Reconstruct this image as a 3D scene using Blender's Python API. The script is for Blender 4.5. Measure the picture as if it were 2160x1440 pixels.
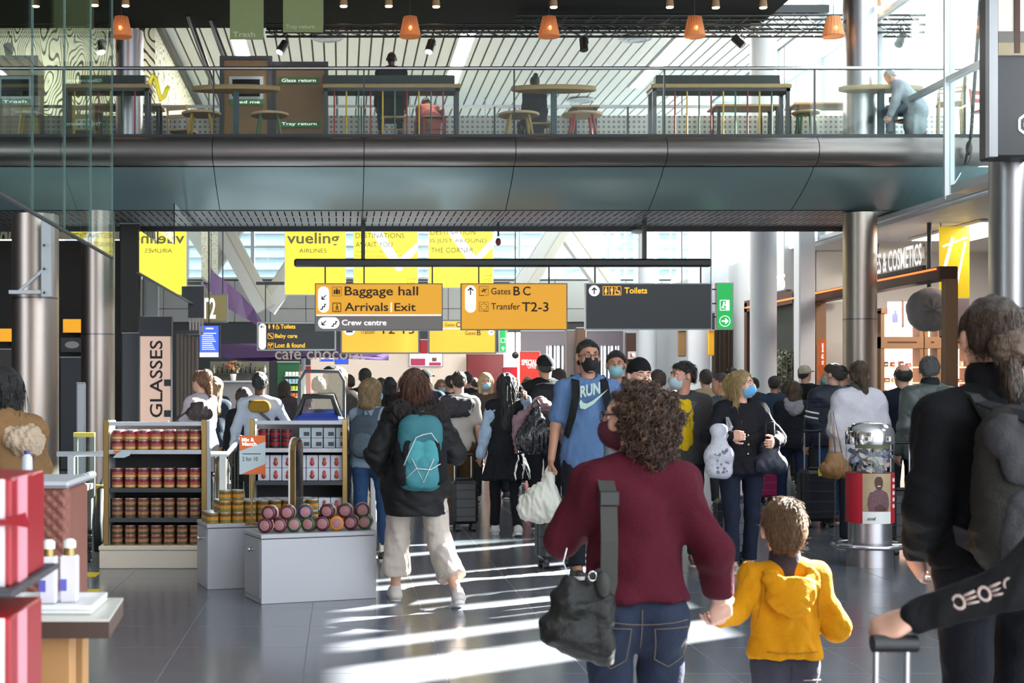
import bpy, bmesh, math, random
import numpy as np
from mathutils import Vector, Matrix, Euler
random.seed(7); RNG = np.random.default_rng(7)
for o in list(bpy.data.objects): bpy.data.objects.remove(o)
SC = bpy.context.scene; COL = SC.collection
PI = math.pi
# ---------------------------------------------------------------- camera
F, CX, CY, CH = 3000.0, 720.0, 820.0, 1.5      # focal length in px, principal point, eye height
cam = bpy.data.cameras.new('camera'); camo = bpy.data.objects.new('camera', cam); COL.objects.link(camo)
cam.sensor_width = 36.0; cam.lens = F/2160*36.0
cam.shift_x = (1080-CX)/2160; cam.shift_y = (CY-720)/2160
cam.clip_start = 0.05; cam.clip_end = 300
camo.location = (0, 0, CH); camo.rotation_euler = (PI/2, 0, 0)
cam.dof.use_dof = True; cam.dof.focus_distance = 12.5; cam.dof.aperture_fstop = 7.0
SC.camera = camo
# ---------------------------------------------------------------- sky, sun, exposure
wd = bpy.data.worlds.new('sky'); SC.world = wd; wd.use_nodes = True
bg = wd.node_tree.nodes['Background']; bg.inputs[0].default_value = (0.84, 0.92, 1.0, 1); bg.inputs[1].default_value = 3.3
sl = bpy.data.lights.new('sun', 'SUN'); so = bpy.data.objects.new('sun', sl); COL.objects.link(so)
SUN_AZ, SUN_EL = math.radians(34), math.radians(30)
sv = Vector((math.cos(SUN_EL)*math.cos(SUN_AZ), math.cos(SUN_EL)*math.sin(SUN_AZ), math.sin(SUN_EL)))
so.rotation_euler = sv.to_track_quat('Z', 'Y').to_euler(); so.location = (30, 20, 20)
sl.energy = 75; sl.angle = 0.012; sl.color = (1.0, 0.96, 0.9)
vs = SC.view_settings; vs.view_transform = 'Standard'; vs.look = 'None'; vs.gamma = 1; vs.use_curve_mapping = False
vs.exposure = 0.5
cy = SC.cycles
cy.max_bounces = 7; cy.diffuse_bounces = 3; cy.glossy_bounces = 3; cy.transmission_bounces = 4; cy.transparent_max_bounces = 12
cy.caustics_reflective = False; cy.caustics_refractive = False; cy.sample_clamp_indirect = 6
# ---------------------------------------------------------------- helpers
def W(px, py, Y): return Vector(((px-CX)*Y/F, Y, CH-(py-CY)*Y/F))
def S(Y): return F/Y                      # pixels per metre at depth Y
def lin(c): return c/12.92 if c <= .04045 else ((c+.055)/1.055)**2.4
def hx(h): return tuple(lin(int(h[i:i+2], 16)/255) for i in (0, 2, 4))+(1,)
MATS = {}
def mat(name, col='808080', rough=.6, metal=0, emit=0, ecol=None, var=.0, vs_=8., bump=0, bs=60., bstretch=None, alpha=1, spec=.5, coat=0, sheen=0):
    if name in MATS: return MATS[name]
    m = bpy.data.materials.new(name); m.use_nodes = True; nt = m.node_tree; b = nt.nodes['Principled BSDF']
    c = hx(col) if isinstance(col, str) else col
    b.inputs['Base Color'].default_value = c; b.inputs['Roughness'].default_value = rough
    b.inputs['Metallic'].default_value = metal; b.inputs['Specular IOR Level'].default_value = spec
    if coat: b.inputs['Coat Weight'].default_value = coat
    if sheen: b.inputs['Sheen Weight'].default_value = sheen
    if emit:
        b.inputs['Emission Color'].default_value = hx(ecol) if ecol else c; b.inputs['Emission Strength'].default_value = emit
    if var or bump:
        tc = nt.nodes.new('ShaderNodeTexCoord')
    if var:
        nz = nt.nodes.new('ShaderNodeTexNoise'); nz.inputs['Scale'].default_value = vs_; nz.inputs['Detail'].default_value = 4
        nt.links.new(tc.outputs['Object'], nz.inputs['Vector'])
        mx = nt.nodes.new('ShaderNodeMix'); mx.data_type = 'RGBA'
        mx.inputs[6].default_value = tuple(max(0, x*(1-var)) for x in c[:3])+(1,); mx.inputs[7].default_value = tuple(min(1, x*(1+var)) for x in c[:3])+(1,)
        nt.links.new(nz.outputs['Fac'], mx.inputs[0]); nt.links.new(mx.outputs[2], b.inputs['Base Color'])
    if bump:
        nb = nt.nodes.new('ShaderNodeTexNoise'); nb.inputs['Scale'].default_value = bs; nb.inputs['Detail'].default_value = 3
        if bstretch:
            mp = nt.nodes.new('ShaderNodeMapping'); mp.inputs['Scale'].default_value = bstretch
            nt.links.new(tc.outputs['Object'], mp.inputs['Vector']); nt.links.new(mp.outputs[0], nb.inputs['Vector'])
        else: nt.links.new(tc.outputs['Object'], nb.inputs['Vector'])
        bp = nt.nodes.new('ShaderNodeBump'); bp.inputs['Strength'].default_value = bump; bp.inputs['Distance'].default_value = .01
        nt.links.new(nb.outputs['Fac'], bp.inputs['Height']); nt.links.new(bp.outputs[0], b.inputs['Normal'])
    MATS[name] = m; return m
def glassmat(name, tint=(.93, .97, .95), refl=1.0, ior=1.5, rough=.015, base=0.0):
    if name in MATS: return MATS[name]
    m = bpy.data.materials.new(name); m.use_nodes = True; nt = m.node_tree; nt.nodes.clear()
    out = nt.nodes.new('ShaderNodeOutputMaterial'); mix = nt.nodes.new('ShaderNodeMixShader')
    tr = nt.nodes.new('ShaderNodeBsdfTransparent'); tr.inputs[0].default_value = (*tint, 1)
    gl = nt.nodes.new('ShaderNodeBsdfGlossy'); gl.inputs['Roughness'].default_value = rough; gl.inputs[0].default_value = (.9, .95, .93, 1)
    fr = nt.nodes.new('ShaderNodeFresnel'); 
    ge = nt.nodes.new('ShaderNodeNewGeometry'); mi = nt.nodes.new('ShaderNodeMix'); mi.data_type = 'FLOAT'; mi.inputs[2].default_value = ior; mi.inputs[3].default_value = 1/ior
    nt.links.new(ge.outputs['Backfacing'], mi.inputs[0]); nt.links.new(mi.outputs[0], fr.inputs[0])
    ma = nt.nodes.new('ShaderNodeMath'); ma.operation = 'MULTIPLY_ADD'; ma.inputs[1].default_value = refl; ma.inputs[2].default_value = base; ma.use_clamp = True
    nt.links.new(fr.outputs[0], ma.inputs[0]); nt.links.new(ma.outputs[0], mix.inputs[0])
    nt.links.new(tr.outputs[0], mix.inputs[1]); nt.links.new(gl.outputs[0], mix.inputs[2]); nt.links.new(mix.outputs[0], out.inputs[0])
    MATS[name] = m; return m
ORG = {}; ROT = {}
def tag(o, label=None, cat=None, group=None, kind=None):
    if label: o['label'] = label
    if cat: o['category'] = cat
    if group: o['group'] = group
    if kind: o['kind'] = kind
    return o
def thing(name, label, cat, loc=(0, 0, 0), rz=0, group=None, kind=None):
    o = bpy.data.objects.new(name, None); COL.objects.link(o); o.empty_display_size = .2
    o.location = loc; o.rotation_euler = (0, 0, rz); ORG[o.name] = Vector(loc); ROT[o.name] = rz
    return tag(o, label, cat, group, kind)
def link(name, me, m, parent=None):
    o = bpy.data.objects.new(name, me); COL.objects.link(o)
    if m is not None and not me.materials: me.materials.append(m)
    if parent is not None:
        o.parent = parent; ORG[o.name] = ORG.get(parent.name, Vector()); ROT[o.name] = ROT.get(parent.name, 0)
    else: ORG[o.name] = Vector()
    return o
class MB:
    """collects simple shapes into ONE mesh"""
    def __init__(s): s.v = []; s.f = []; s.sm = []
    def add(s, vs, fs, smooth=False):
        n = len(s.v); s.v += [tuple(v) for v in vs]; s.f += [tuple(i+n for i in f) for f in fs]; s.sm += [smooth]*len(fs); return s
    def hexa(s, p): return s.add(p, [(0, 3, 2, 1), (4, 5, 6, 7), (0, 1, 5, 4), (1, 2, 6, 5), (2, 3, 7, 6), (3, 0, 4, 7)])
    def box(s, x0, x1, y0, y1, z0, z1, bev=0, rz=0, c=None):
        if bev > 0:
            b = min(bev, (x1-x0)/2.01, (y1-y0)/2.01, (z1-z0)/2.01)
            X, Y, Z = (x0, x1), (y0, y1), (z0, z1); vs = []; ix = {}
            for i in (0, 1):
                for j in (0, 1):
                    for k in (0, 1):
                        sx, sy, sz = 1-2*i, 1-2*j, 1-2*k
                        for a in range(3):
                            ix[i, j, k, a] = len(vs)
                            vs.append((X[i]+(0 if a == 0 else sx*b), Y[j]+(0 if a == 1 else sy*b), Z[k]+(0 if a == 2 else sz*b)))
            fs = []
            for i in (0, 1):
                fs.append([ix[i, 0, 0, 0], ix[i, 0, 1, 0], ix[i, 1, 1, 0], ix[i, 1, 0, 0]][::1 if i == 0 else -1])
                fs.append([ix[0, i, 0, 1], ix[1, i, 0, 1], ix[1, i, 1, 1], ix[0, i, 1, 1]][::1 if i == 0 else -1])
                fs.append([ix[0, 0, i, 2], ix[0, 1, i, 2], ix[1, 1, i, 2], ix[1, 0, i, 2]][::1 if i == 0 else -1])
                for j in (0, 1):
                    fs.append([ix[i, j, 0, 0], ix[i, j, 1, 0], ix[i, j, 1, 1], ix[i, j, 0, 1]])
                    fs.append([ix[i, 0, j, 0], ix[i, 1, j, 0], ix[i, 1, j, 2], ix[i, 0, j, 2]])
                    fs.append([ix[0, i, j, 1], ix[1, i, j, 1], ix[1, i, j, 2], ix[0, i, j, 2]])
                    for k in (0, 1): fs.append([ix[i, j, k, 0], ix[i, j, k, 1], ix[i, j, k, 2]])
        else:
            vs = [(x0, y0, z0), (x1, y0, z0), (x1, y1, z0), (x0, y1, z0), (x0, y0, z1), (x1, y0, z1), (x1, y1, z1), (x0, y1, z1)]
            fs = [(0, 3, 2, 1), (4, 5, 6, 7), (0, 1, 5, 4), (1, 2, 6, 5), (2, 3, 7, 6), (3, 0, 4, 7)]
        if rz:
            cx, cyy = c if c else ((x0+x1)/2, (y0+y1)/2); ca, sa = math.cos(rz), math.sin(rz)
            vs = [(cx+(x-cx)*ca-(y-cyy)*sa, cyy+(x-cx)*sa+(y-cyy)*ca, z) for x, y, z in vs]
        return s.add(vs, fs)
    def cyl(s, p0, p1, r0, r1=None, n=12, caps=True, smooth=True):
        r1 = r0 if r1 is None else r1
        p0, p1 = Vector(p0), Vector(p1); d = (p1-p0).normalized(); a = d.orthogonal().normalized(); b = d.cross(a)
        vs = []
        for p, r in ((p0, r0), (p1, r1)):
            for i in range(n):
                t = 2*PI*i/n; vs.append(p+a*(r*math.cos(t))+b*(r*math.sin(t)))
        s.add(vs, [(i, (i+1) % n, n+(i+1) % n, n+i) for i in range(n)], smooth)
        if caps:
            s.add(vs[:n], [tuple(range(n))[::-1]]); s.add(vs[n:], [tuple(range(n))])
        return s
    def tube(s, pts, r, n=6, closed=False, smooth=True):
        P = [Vector(p) for p in pts]; m = len(P); vs = []; prev = None
        rr = r if isinstance(r, (list, tuple)) else [r]*m
        for i, p in enumerate(P):
            d = (P[(i+1) % m]-P[i-1]) if closed else (P[min(i+1, m-1)]-P[max(i-1, 0)])
            d = d.normalized() if d.length > 1e-9 else Vector((0, 0, 1))
            a = d.orthogonal().normalized() if prev is None else (prev-d*prev.dot(d)).normalized()
            prev = a; b = d.cross(a)
            for k in range(n):
                t = 2*PI*k/n; vs.append(p+a*(rr[i]*math.cos(t))+b*(rr[i]*math.sin(t)))
        fs = [(i*n+k, i*n+(k+1) % n, ((i+1) % m)*n+(k+1) % n, ((i+1) % m)*n+k) for i in range(m if closed else m-1) for k in range(n)]
        if not closed: fs += [tuple(range(n))[::-1], tuple((m-1)*n+k for k in range(n))]
        return s.add(vs, fs, smooth)
    def ribbon(s, pts, w, t, nrm):
        """flat strap along pts; nrm = face normal (one vector or one per point)"""
        P = [Vector(p) for p in pts]; m = len(P); vs = []
        for i, p in enumerate(P):
            d = (P[min(i+1, m-1)]-P[max(i-1, 0)]).normalized(); nn = Vector(nrm[i] if isinstance(nrm, list) else nrm)
            nn = (nn-d*nn.dot(d)).normalized(); sd = d.cross(nn)
            for a, b in ((-1, -1), (1, -1), (1, 1), (-1, 1)): vs.append(p+sd*(a*w/2)+nn*(b*t/2))
        fs = [(i*4+k, i*4+(k+1) % 4, i*4+4+(k+1) % 4, i*4+4+k) for i in range(m-1) for k in range(4)]+[(3, 2, 1, 0), (m*4-4, m*4-3, m*4-2, m*4-1)]
        return s.add(vs, fs)
    def lathe(s, prof, c=(0, 0, 0), n=20, smooth=True, axis=None):
        c = Vector(c); vs = []; A, B, C = Vector((1, 0, 0)), Vector((0, 1, 0)), Vector((0, 0, 1))
        if axis is not None: C = Vector(axis).normalized(); A = C.orthogonal().normalized(); B = C.cross(A)
        for r, z in prof:
            for k in range(n):
                t = 2*PI*k/n; vs.append(c+A*(r*math.cos(t))+B*(r*math.sin(t))+C*z)
        m = len(prof)
        fs = [(i*n+k, i*n+(k+1) % n, (i+1)*n+(k+1) % n, (i+1)*n+k) for i in range(m-1) for k in range(n)]
        s.add(vs, fs, smooth); s.add(vs[:n], [tuple(range(n))[::-1]]); s.add(vs[-n:], [tuple(range(n))]); return s
    def ball(s, c, r, n=10):
        r = (r, r, r) if not isinstance(r, (tuple, list)) else r; vs = []; fs = []; m = max(4, n//2+1)
        for i in range(m+1):
            th = PI*i/m
            for k in range(n): vs.append((c[0]+r[0]*math.sin(th)*math.cos(2*PI*k/n), c[1]+r[1]*math.sin(th)*math.sin(2*PI*k/n), c[2]+r[2]*math.cos(th)))
        for i in range(m):
            for k in range(n): fs.append((i*n+k, (i+1)*n+k, (i+1)*n+(k+1) % n, i*n+(k+1) % n))
        return s.add(vs, fs, True)
    def poly(s, pts, o, u, v, t=.004):
        """2D polygon (a,b) -> o+u*a+v*b, thickness t along u x v"""
        o, u, v = Vector(o), Vector(u), Vector(v); nn = u.cross(v).normalized()*t; n = len(pts)
        A = [o+u*a+v*b for a, b in pts]; B = [p+nn for p in A]
        return s.add(A+B, [tuple(range(n))[::-1], tuple(range(n, 2*n))]+[(i, (i+1) % n, n+(i+1) % n, n+i) for i in range(n)])
    def build(s, name, m, parent=None, local=False):
        me = bpy.data.meshes.new(name); v = s.v
        if parent is not None and not local:
            o = ORG.get(parent.name, Vector()); v = [(a-o.x, b-o.y, c-o.z) for a, b, c in v]; rz = ROT.get(parent.name, 0)
            if rz: ca, sa = math.cos(-rz), math.sin(-rz); v = [(a*ca-b*sa, a*sa+b*ca, c) for a, b, c in v]
        me.from_pydata(v, [], s.f); me.polygons.foreach_set('use_smooth', s.sm); me.update()
        return link(name, me, m, parent)
def copy_tree(o, parent=None):
    c = o.copy(); COL.objects.link(c); c.parent = parent; ORG[c.name] = ORG.get(o.name, Vector())
    for ch in [x for x in bpy.data.objects if x.parent == o]: copy_tree(ch, c)
    return c
_txt = {}
def text_mesh(s, bold=0):
    k = (s, bold)
    if k in _txt: return _txt[k]
    cu = bpy.data.curves.new('t', 'FONT'); cu.body = s; cu.size = 1; cu.resolution_u = 3; cu.offset = bold; cu.fill_mode = 'FRONT'
    ob = bpy.data.objects.new('t', cu); COL.objects.link(ob); dg = bpy.context.evaluated_depsgraph_get()
    me = bpy.data.meshes.new_from_object(ob.evaluated_get(dg)); bpy.data.objects.remove(ob)
    V = np.array([v.co[:2] for v in me.vertices]); Fs = [tuple(p.vertices) for p in me.polygons]
    V = V-V.min(0); V = V/V.max(0); _txt[k] = (V, Fs); return _txt[k]
def text3(s, o, u, v, m, parent, bold=0, name='lettering'):
    """text fitted to the parallelogram o, u (full width), v (full height)"""
    V, Fs = text_mesh(s, bold); o, u, v = Vector(o), Vector(u), Vector(v); b = MB(); nn = u.cross(v).normalized()*(.0015 if o.y < 20 else .006)
    b.add([o+u*float(a)+v*float(c)+nn for a, c in V], Fs)
    return b.build(name, m, parent)
def ptext(s, x0, y0, x1, y1, Y, m, parent, bold=0, name='lettering'):
    return text3(s, W(x0, y1, Y), W(x1, y1, Y)-W(x0, y1, Y), W(x0, y0, Y)-W(x0, y1, Y), m, parent, bold, name)
def prect(mb, x0, y0, x1, y1, Y, th=.03):
    a, b = W(x0, y1, Y), W(x1, y0, Y); return mb.box(a.x, b.x, Y, Y+th, a.z, b.z)
def ppoly(mb, pts, Y, t=.004):
    P = [W(x, y, Y) for x, y in pts]
    ar = sum(P[i-1].x*P[i].z-P[i].x*P[i-1].z for i in range(len(P)))
    if ar < 0: P = P[::-1]
    return mb.poly([(p.x, p.z) for p in P], (0, Y, 0), (1, 0, 0), (0, 0, 1), t)
def circ(cx, cyy, r, n=20, ry=None): return [(cx+r*math.cos(2*PI*i/n), cyy+(ry or r)*math.sin(2*PI*i/n)) for i in range(n)]
def stadium(x0, y0, x1, y1, n=8):
    r = min(x1-x0, y1-y0)/2; P = []
    if y1-y0 >= x1-x0:
        for i in range(n+1): t = PI+PI*i/n; P.append(((x0+x1)/2+r*math.cos(t), y0+r+r*math.sin(t)))
        for i in range(n+1): t = PI*i/n; P.append(((x0+x1)/2+r*math.cos(t), y1-r+r*math.sin(t)))
    else:
        for i in range(n+1): t = -PI/2+PI*i/n; P.append((x1-r+r*math.cos(t), (y0+y1)/2+r*math.sin(t)))
        for i in range(n+1): t = PI/2+PI*i/n; P.append((x0+r+r*math.cos(t), (y0+y1)/2+r*math.sin(t)))
    return P
def seg(x0, y0, x1, y1, w):
    d = math.hypot(x1-x0, y1-y0); nx, ny = -(y1-y0)/d*w/2, (x1-x0)/d*w/2
    return [(x0+nx, y0+ny), (x1+nx, y1+ny), (x1-nx, y1-ny), (x0-nx, y0-ny)]
# ---------------------------------------------------------------- materials
M = {}
M['steel'] = mat('brushed_steel', 'b0aeb2', .32, 1, bump=.06, bs=40, bstretch=(3, 3, .2))
M['steel_dk'] = mat('dark_steel', '6c6c70', .34, 1)
M['chrome'] = mat('chrome', 'd8d8dc', .15, 1)
M['black'] = mat('black_metal', '1b1c1e', .45)
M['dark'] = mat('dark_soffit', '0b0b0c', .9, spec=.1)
M['white'] = mat('white_paint', 'e4e4e2', .45, var=.03)
M['lgrey'] = mat('light_grey_paint', 'b9bcc2', .5, var=.04)
M['grey'] = mat('grey_paint', '74767a', .55, var=.05)
M['dgrey'] = mat('dark_grey_paint', '3b3d42', .55, var=.05)
M['wood'] = mat('oak', 'a98a5e', .5, var=.2, vs_=6)
M['woodl'] = mat('pale_wood', 'c9a983', .5, var=.15, vs_=6)
M['brass'] = mat('brass', 'a08a5a', .35, 1)
M['yel'] = mat('sign_yellow', 'eaa41e', .5, emit=.32, ecol='f0a822')
M['bill'] = mat('billboard_yellow', 'ecd232', .5, emit=.42, ecol='f0d83a')
M['char'] = mat('sign_charcoal', '3c3f44', .5)
M['sgrey'] = mat('sign_grey', '7e7672', .5, emit=.12)
M['ink'] = mat('ink', '2a1c10', .6)
M['inkg'] = mat('ink_grey', '4a4a30', .6)
M['swhite'] = mat('sign_white', 'f4f2f4', .5, emit=.65)
M['syel'] = mat('sign_yellow_text', 'f6b233', .5, emit=.7)
M['green'] = mat('exit_green', '12a04a', .45, emit=.5, ecol='18b050')
M['lamp'] = mat('lamp_glow', 'ffffff', .5, emit=9, ecol='fff2e0')
M['warm'] = mat('bulb_glow', 'ffd9a0', .5, emit=25, ecol='ffc890')
M['glass'] = glassmat('clear_glass', (.90, .95, .93), 1.0)
M['bal'] = glassmat('balustrade_glass', (.95, .975, .965), .3, 1.5)
M['facade'] = glassmat('facade_clear', (.86, .93, .90), .42, 1.5, .01, .02)
M['mirrorglass'] = glassmat('facade_glass', (.62, .70, .68), 2.2, 1.7, .01, .05)
# ================================================================ STRUCTURE
def struct(mb, name, m, label):
    return tag(mb.build(name, m), label, None, None, 'structure')
# ---- floor with tiles
M['tile'] = mat('floor_tile', '676b72', .18, var=.12, vs_=3, bump=.02, bs=30, spec=.6)
M['grout'] = mat('floor_joint', '7c7f85', .6)
b = MB(); b.box(-14, 16, -6, 52, -.12, -.0012); floor = struct(b, 'floor', M['grout'], 'large polished dark grey tiled floor of the departure hall')
TS = .75; tm = MB(); g = .002; tm.box(g, TS-g, g, TS-g, -.02, 0, bev=.0015)
tme = None; cand = []
for i in range(-18, 21):
    for j in range(-8, 69):
        x, y = i*TS-.2, j*TS
        if not(-13.9 < x < 15.2 and -5.9 < y < 51): continue
        yc = max(y+TS, .5); pxa, pxb = CX+x*F/yc, CX+(x+TS)*F/yc
        vis = y > 2.6 and pxb > 0 and pxa < 2160 and y < 24
        cand.append((0 if vis else 1, y if vis else 0, x, y))
cand.sort(); rest = MB()
for q, (nv, _, x, y) in enumerate(cand):
    if nv == 0 and q < 300:
        if tme is None:
            o = tm.build('tile', M['tile'], floor, True); tme = o.data
        else: o = link('tile', tme, None, floor)
        o.location = (x, y, 0)
    else: rest.box(x+g, x+TS-g, y+g, y+TS-g, -.02, 0)
tag(rest.build('tile_field', M['tile'], floor), None, None, None, 'stuff')
# ---- ceilings
b = MB(); b.box(-14, 9.0, -6, 21.5, 9.6, 9.9); struct(b, 'ceiling_hall', M['white'], 'high flat white ceiling of the hall outside the picture')
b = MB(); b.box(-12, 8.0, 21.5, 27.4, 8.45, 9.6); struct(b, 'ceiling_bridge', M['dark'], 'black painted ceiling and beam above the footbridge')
b = MB(); b.box(-12, 9.4, 27.4, 48.4, 8.75, 8.9); ceil = struct(b, 'ceiling_slatted', M['black'], 'white slatted ceiling with dark joints beyond the footbridge')
M['slat'] = mat('ceiling_slat', 'd9d8d2', .5, var=.04, vs_=1.5)
sm = MB(); sm.box(0, .245, 0, 20.8, 0, .05); sme = None
for i in range(52):
    x = -3.55+i*.29*.85
    if x > 9.1: break
    if sme is None: o = sm.build('slat', M['slat'], ceil, True); sme = o.data
    else: o = link('slat', sme, None, ceil)
    o.location = (x, 27.45, 8.68); o.scale = (.85, 1, 1)
def ceiling_strip(px, y0, label, en=450):
    # luminous strip between the slats, lying along the depth
    Y0 = (8.66-CH)*F/(CY-y0); x = (px-CX)*Y0/F
    t = thing('ceiling_light', label, 'light', (x, Y0, 8.66))
    MB().box(x-.17, x+.17, Y0, Y0+5.2, 8.655, 8.682).build('frame', M['lgrey'], t)
    for k in range(3): MB().box(x-.14, x+.14, Y0+.05+k*1.72, Y0+1.67+k*1.72, 8.64, 8.657).build('diffuser', M['lamp'], t)
    la = bpy.data.lights.new('strip_light', 'AREA'); la.shape = 'RECTANGLE'; la.size = .3; la.size_y = 5; la.energy = en; la.color = (1, .97, .92)
    lo = bpy.data.objects.new('strip_light', la); COL.objects.link(lo); lo.parent = t; lo.location = (0, 2.6, -.05)
ceiling_strip(990, 66, 'bright linear ceiling light right of the second pendant lamp')
ceiling_strip(502, 82, 'bright linear ceiling light below the left green banner', 110)
ceiling_strip(1452, 70, 'bright linear ceiling light above the right bar table')
def diffuser(px, py, label):
    Y0 = (8.66-CH)*F/(CY-py); p = W(px, py, Y0)
    t = thing('air_diffuser', label, 'air vent', p)
    for k, r in enumerate((.34, .25, .16)): MB().lathe([(r, -.03-.015*k), (r-.05, -.05-.015*k), (r-.06, 0)], p, 24).build('ring', M['lgrey'], t)
diffuser(1342, 79, 'round white air diffuser in the slatted ceiling near the spotlight')
diffuser(1225, 210, 'round white air diffuser low behind the middle round table')
diffuser(690, 78, 'round white air diffuser under the tray return banner')
# ---- far wall: cladding, windows
Y0 = 48.0
M['clad'] = mat('pale_cladding', 'a5a3a2', .5, var=.04, vs_=1)
b = MB(); b.box(-12, 12, Y0+.05, Y0+.35, 0, 5.2); fw = struct(b, 'wall_far', M['dgrey'], 'far wall with pale cladding panels below a window band')
for r, (za, zb) in enumerate(((3.75, 4.2), (4.2, 5.15))):
    for k in range(20):
        x = -12+k*1.2; MB().box(x+.008, x+1.192, Y0-.05, Y0+.06, za+.008, zb-.008, bev=.01).build('cladding_panel', M['clad'], fw)
M['frame'] = mat('window_frame', 'c3c8cc', .4)
for n, xa in enumerate(np.arange(-6, 11.9, 3.0)):
    xa = float(xa); t = thing('window_%d' % (n+1), 'tall far window bay with white frame, bay %s from the left' % ['one', 'two', 'three', 'four', 'five', 'six'][n], None, (xa, Y0, 5.2), kind='structure')
    fr = MB()
    for x in (xa, xa+2.94): fr.box(x, x+.07, Y0-.02, Y0+.1, 5.2, 8.75)
    for z in (5.2, 6.25, 8.6): fr.box(xa+.06, xa+2.95, Y0-.01, Y0+.09, z, z+.07)
    fr.box(xa+1.5, xa+1.54, Y0, Y0+.08, 5.2, 8.7)
    fr.build('window_frame', M['frame'], t)
    for x0, x1 in ((xa+.07, xa+1.5), (xa+1.54, xa+2.94)):
        for z0, z1 in ((5.27, 6.25), (6.32, 8.6)): MB().box(x0, x1, Y0+.03, Y0+.045, z0, z1).build('pane', M['glass'], t)
# the terminal wing across the apron: louvred pale facade seen through the far windows
M['louv'] = mat('louvre', '9fb0ba', .5)
t = thing('neighbouring_building', 'pale louvred building wing seen through the far windows', 'building', (0, 60, 0))
MB().box(-12, 18, 62, 63, 0, 16).build('wall', mat('facade_pale', 'c2d0d8', .7), t)
for k in range(26): MB().box(-12, 18, 61.7, 62, 2+k*.52, 2.28+k*.52).build('louvre', M['louv'], t)
t = thing('sun_block_building', 'white building added out of view beyond the glazed right wall to block the sun', 'building', (24, 27, 0))  # added out of view: keeps the sun off part of the right glazing
MB().box(24, 36, 30.5, 38.5, 0, 17).build('wall', mat('sun_block_white', 'f0f2f4', .8), t)
for k in range(4): MB().box(23.9, 24, 30.5+k*2.6, 30.58+k*2.6, 0, 17).build('rib', mat('sun_block_rib', 'd5dade', .7), t)
for k in range(7): MB().box(23.92, 24, 30.5, 38.5, 2.4*k+1, 2.4*k+1.12).build('ledge', mat('sun_block_rib', 'd5dade', .7), t)
# white diagonal beams in front of the far windows
M['beam'] = mat('beam_white', 'cfccc8', .45, var=.03)
def beam(parent, p, q, Y, w=.62, d=.5):
    a, c = W(*p, Y), W(*q, Y); dv = (c-a).normalized(); nrm = Vector((-dv.z, 0, dv.x))*w/2
    mb = MB(); mb.hexa([a-nrm+Vector((0, 0, 0)), c-nrm, c-nrm+Vector((0, d, 0)), a-nrm+Vector((0, d, 0)), a+nrm, c+nrm, c+nrm+Vector((0, d, 0)), a+nrm+Vector((0, d, 0))])
    mb.build('beam', M['beam'], parent)
    mb = MB(); n2 = nrm*.35; o = nrm*.55+Vector((0, -.03, 0)); mb.hexa([a+o-n2, c+o-n2, c+o-n2+Vector((0, .03, 0)), a+o-n2+Vector((0, .03, 0)), a+o+n2, c+o+n2, c+o+n2+Vector((0, .03, 0)), a+o+n2+Vector((0, .03, 0))])
    mb.build('flange', mat('beam_flange', 'c9c2b4', .4), parent)
t = thing('diagonal_truss', 'white diagonal steel truss crossing the far windows left of the airline billboard', 'truss', W(560, 690, 43))
beam(t, (392, 340), (560, 650), 43); beam(t, (560, 650), (766, 340), 43.6); beam(t, (580, 340), (430, 590), 44.2, .5)
t = thing('diagonal_truss', 'white triangular steel truss over the gates sign', 'truss', W(1185, 480, 43))
beam(t, (1190, 470), (1050, 690), 43); beam(t, (1190, 470), (1330, 670), 43.6)
# ---- right side wall: shop zone below, glazing above
M['wallr'] = mat('wall_right_paint', 'c8cacc', .5)
b = MB(); b.box(8.75, 9.0, 7, 18.9, 6.35, 9.6); b.box(8.75, 9.0, 7, 9.2, 0, 6.35); b.box(8.75, 9.0, 9.2, 17.6, 0, 4.35); b.box(9.0, 13.7, 17.4, 17.6, 0, 4.4); b.box(13.5, 13.7, 17.6, 29.6, 0, 4.4); b.box(9.4, 13.7, 17.6, 29.6, 4.32, 4.4); b.box(9.4, 13.5, 29.4, 29.6, 0, 4.32); b.box(8.75, 9.0, 10.7, 12.6, 4.3, 6.35)
struct(b, 'wall_right', M['wallr'], 'pale right wall beside the shops')
random.seed(11); y = 12.6; n = 0
t = thing('window_7', 'high glazed band in the right wall that lets the sun in', None, (8.8, 12.6, 4.3), kind='structure')
fr = MB(); fr.box(8.74, 8.98, 12.6, 20.4, 4.3, 4.42); fr.box(8.74, 8.98, 12.6, 18.9, 6.25, 6.36); fr.build('window_frame', M['frame'], t)
while y < 18.9:
    w = random.choice((.07, .1, .16, .3)); MB().box(8.72, 8.98, y, y+w, 4.35, 6.3).build('mullion', M['frame'], t); gp = random.choice((.3, .45, .62, .8))
    MB().box(8.84, 8.855, y+w, y+w+gp, 4.4, 6.28).build('pane', glassmat('sun_glass', (.97, .98, .97), .6), t); y += w+gp
t = thing('window_8', 'tall white glazed wall at the upper right beyond the footbridge', None, (9.2, 27.5, 4.4), kind='structure')
for k in range(11):
    yy = 18.9+k*2.9; MB().box(9.25, 9.4, yy, yy+.06, 4.4, 9.6).build('mullion', M['frame'], t)
    if k < 10:
        for z0, z1 in ((4.45, 6.2), (6.28, 7.9), (7.98, 9.6)): MB().box(9.32, 9.335, yy+.09, yy+2.9, z0, z1).build('pane', M['glass'], t)
for z in (4.38, 6.2, 7.9): MB().box(9.27, 9.38, 18.9, 48, z, z+.08).build('transom', M['frame'], t)
b = MB(); b.box(9.15, 9.4, 29.4, 48, 0, 4.4); struct(b, 'wall_shops', mat('shop_wall_grey', 'b9bcc0', .5), 'pale wall behind the row of white columns')
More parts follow.
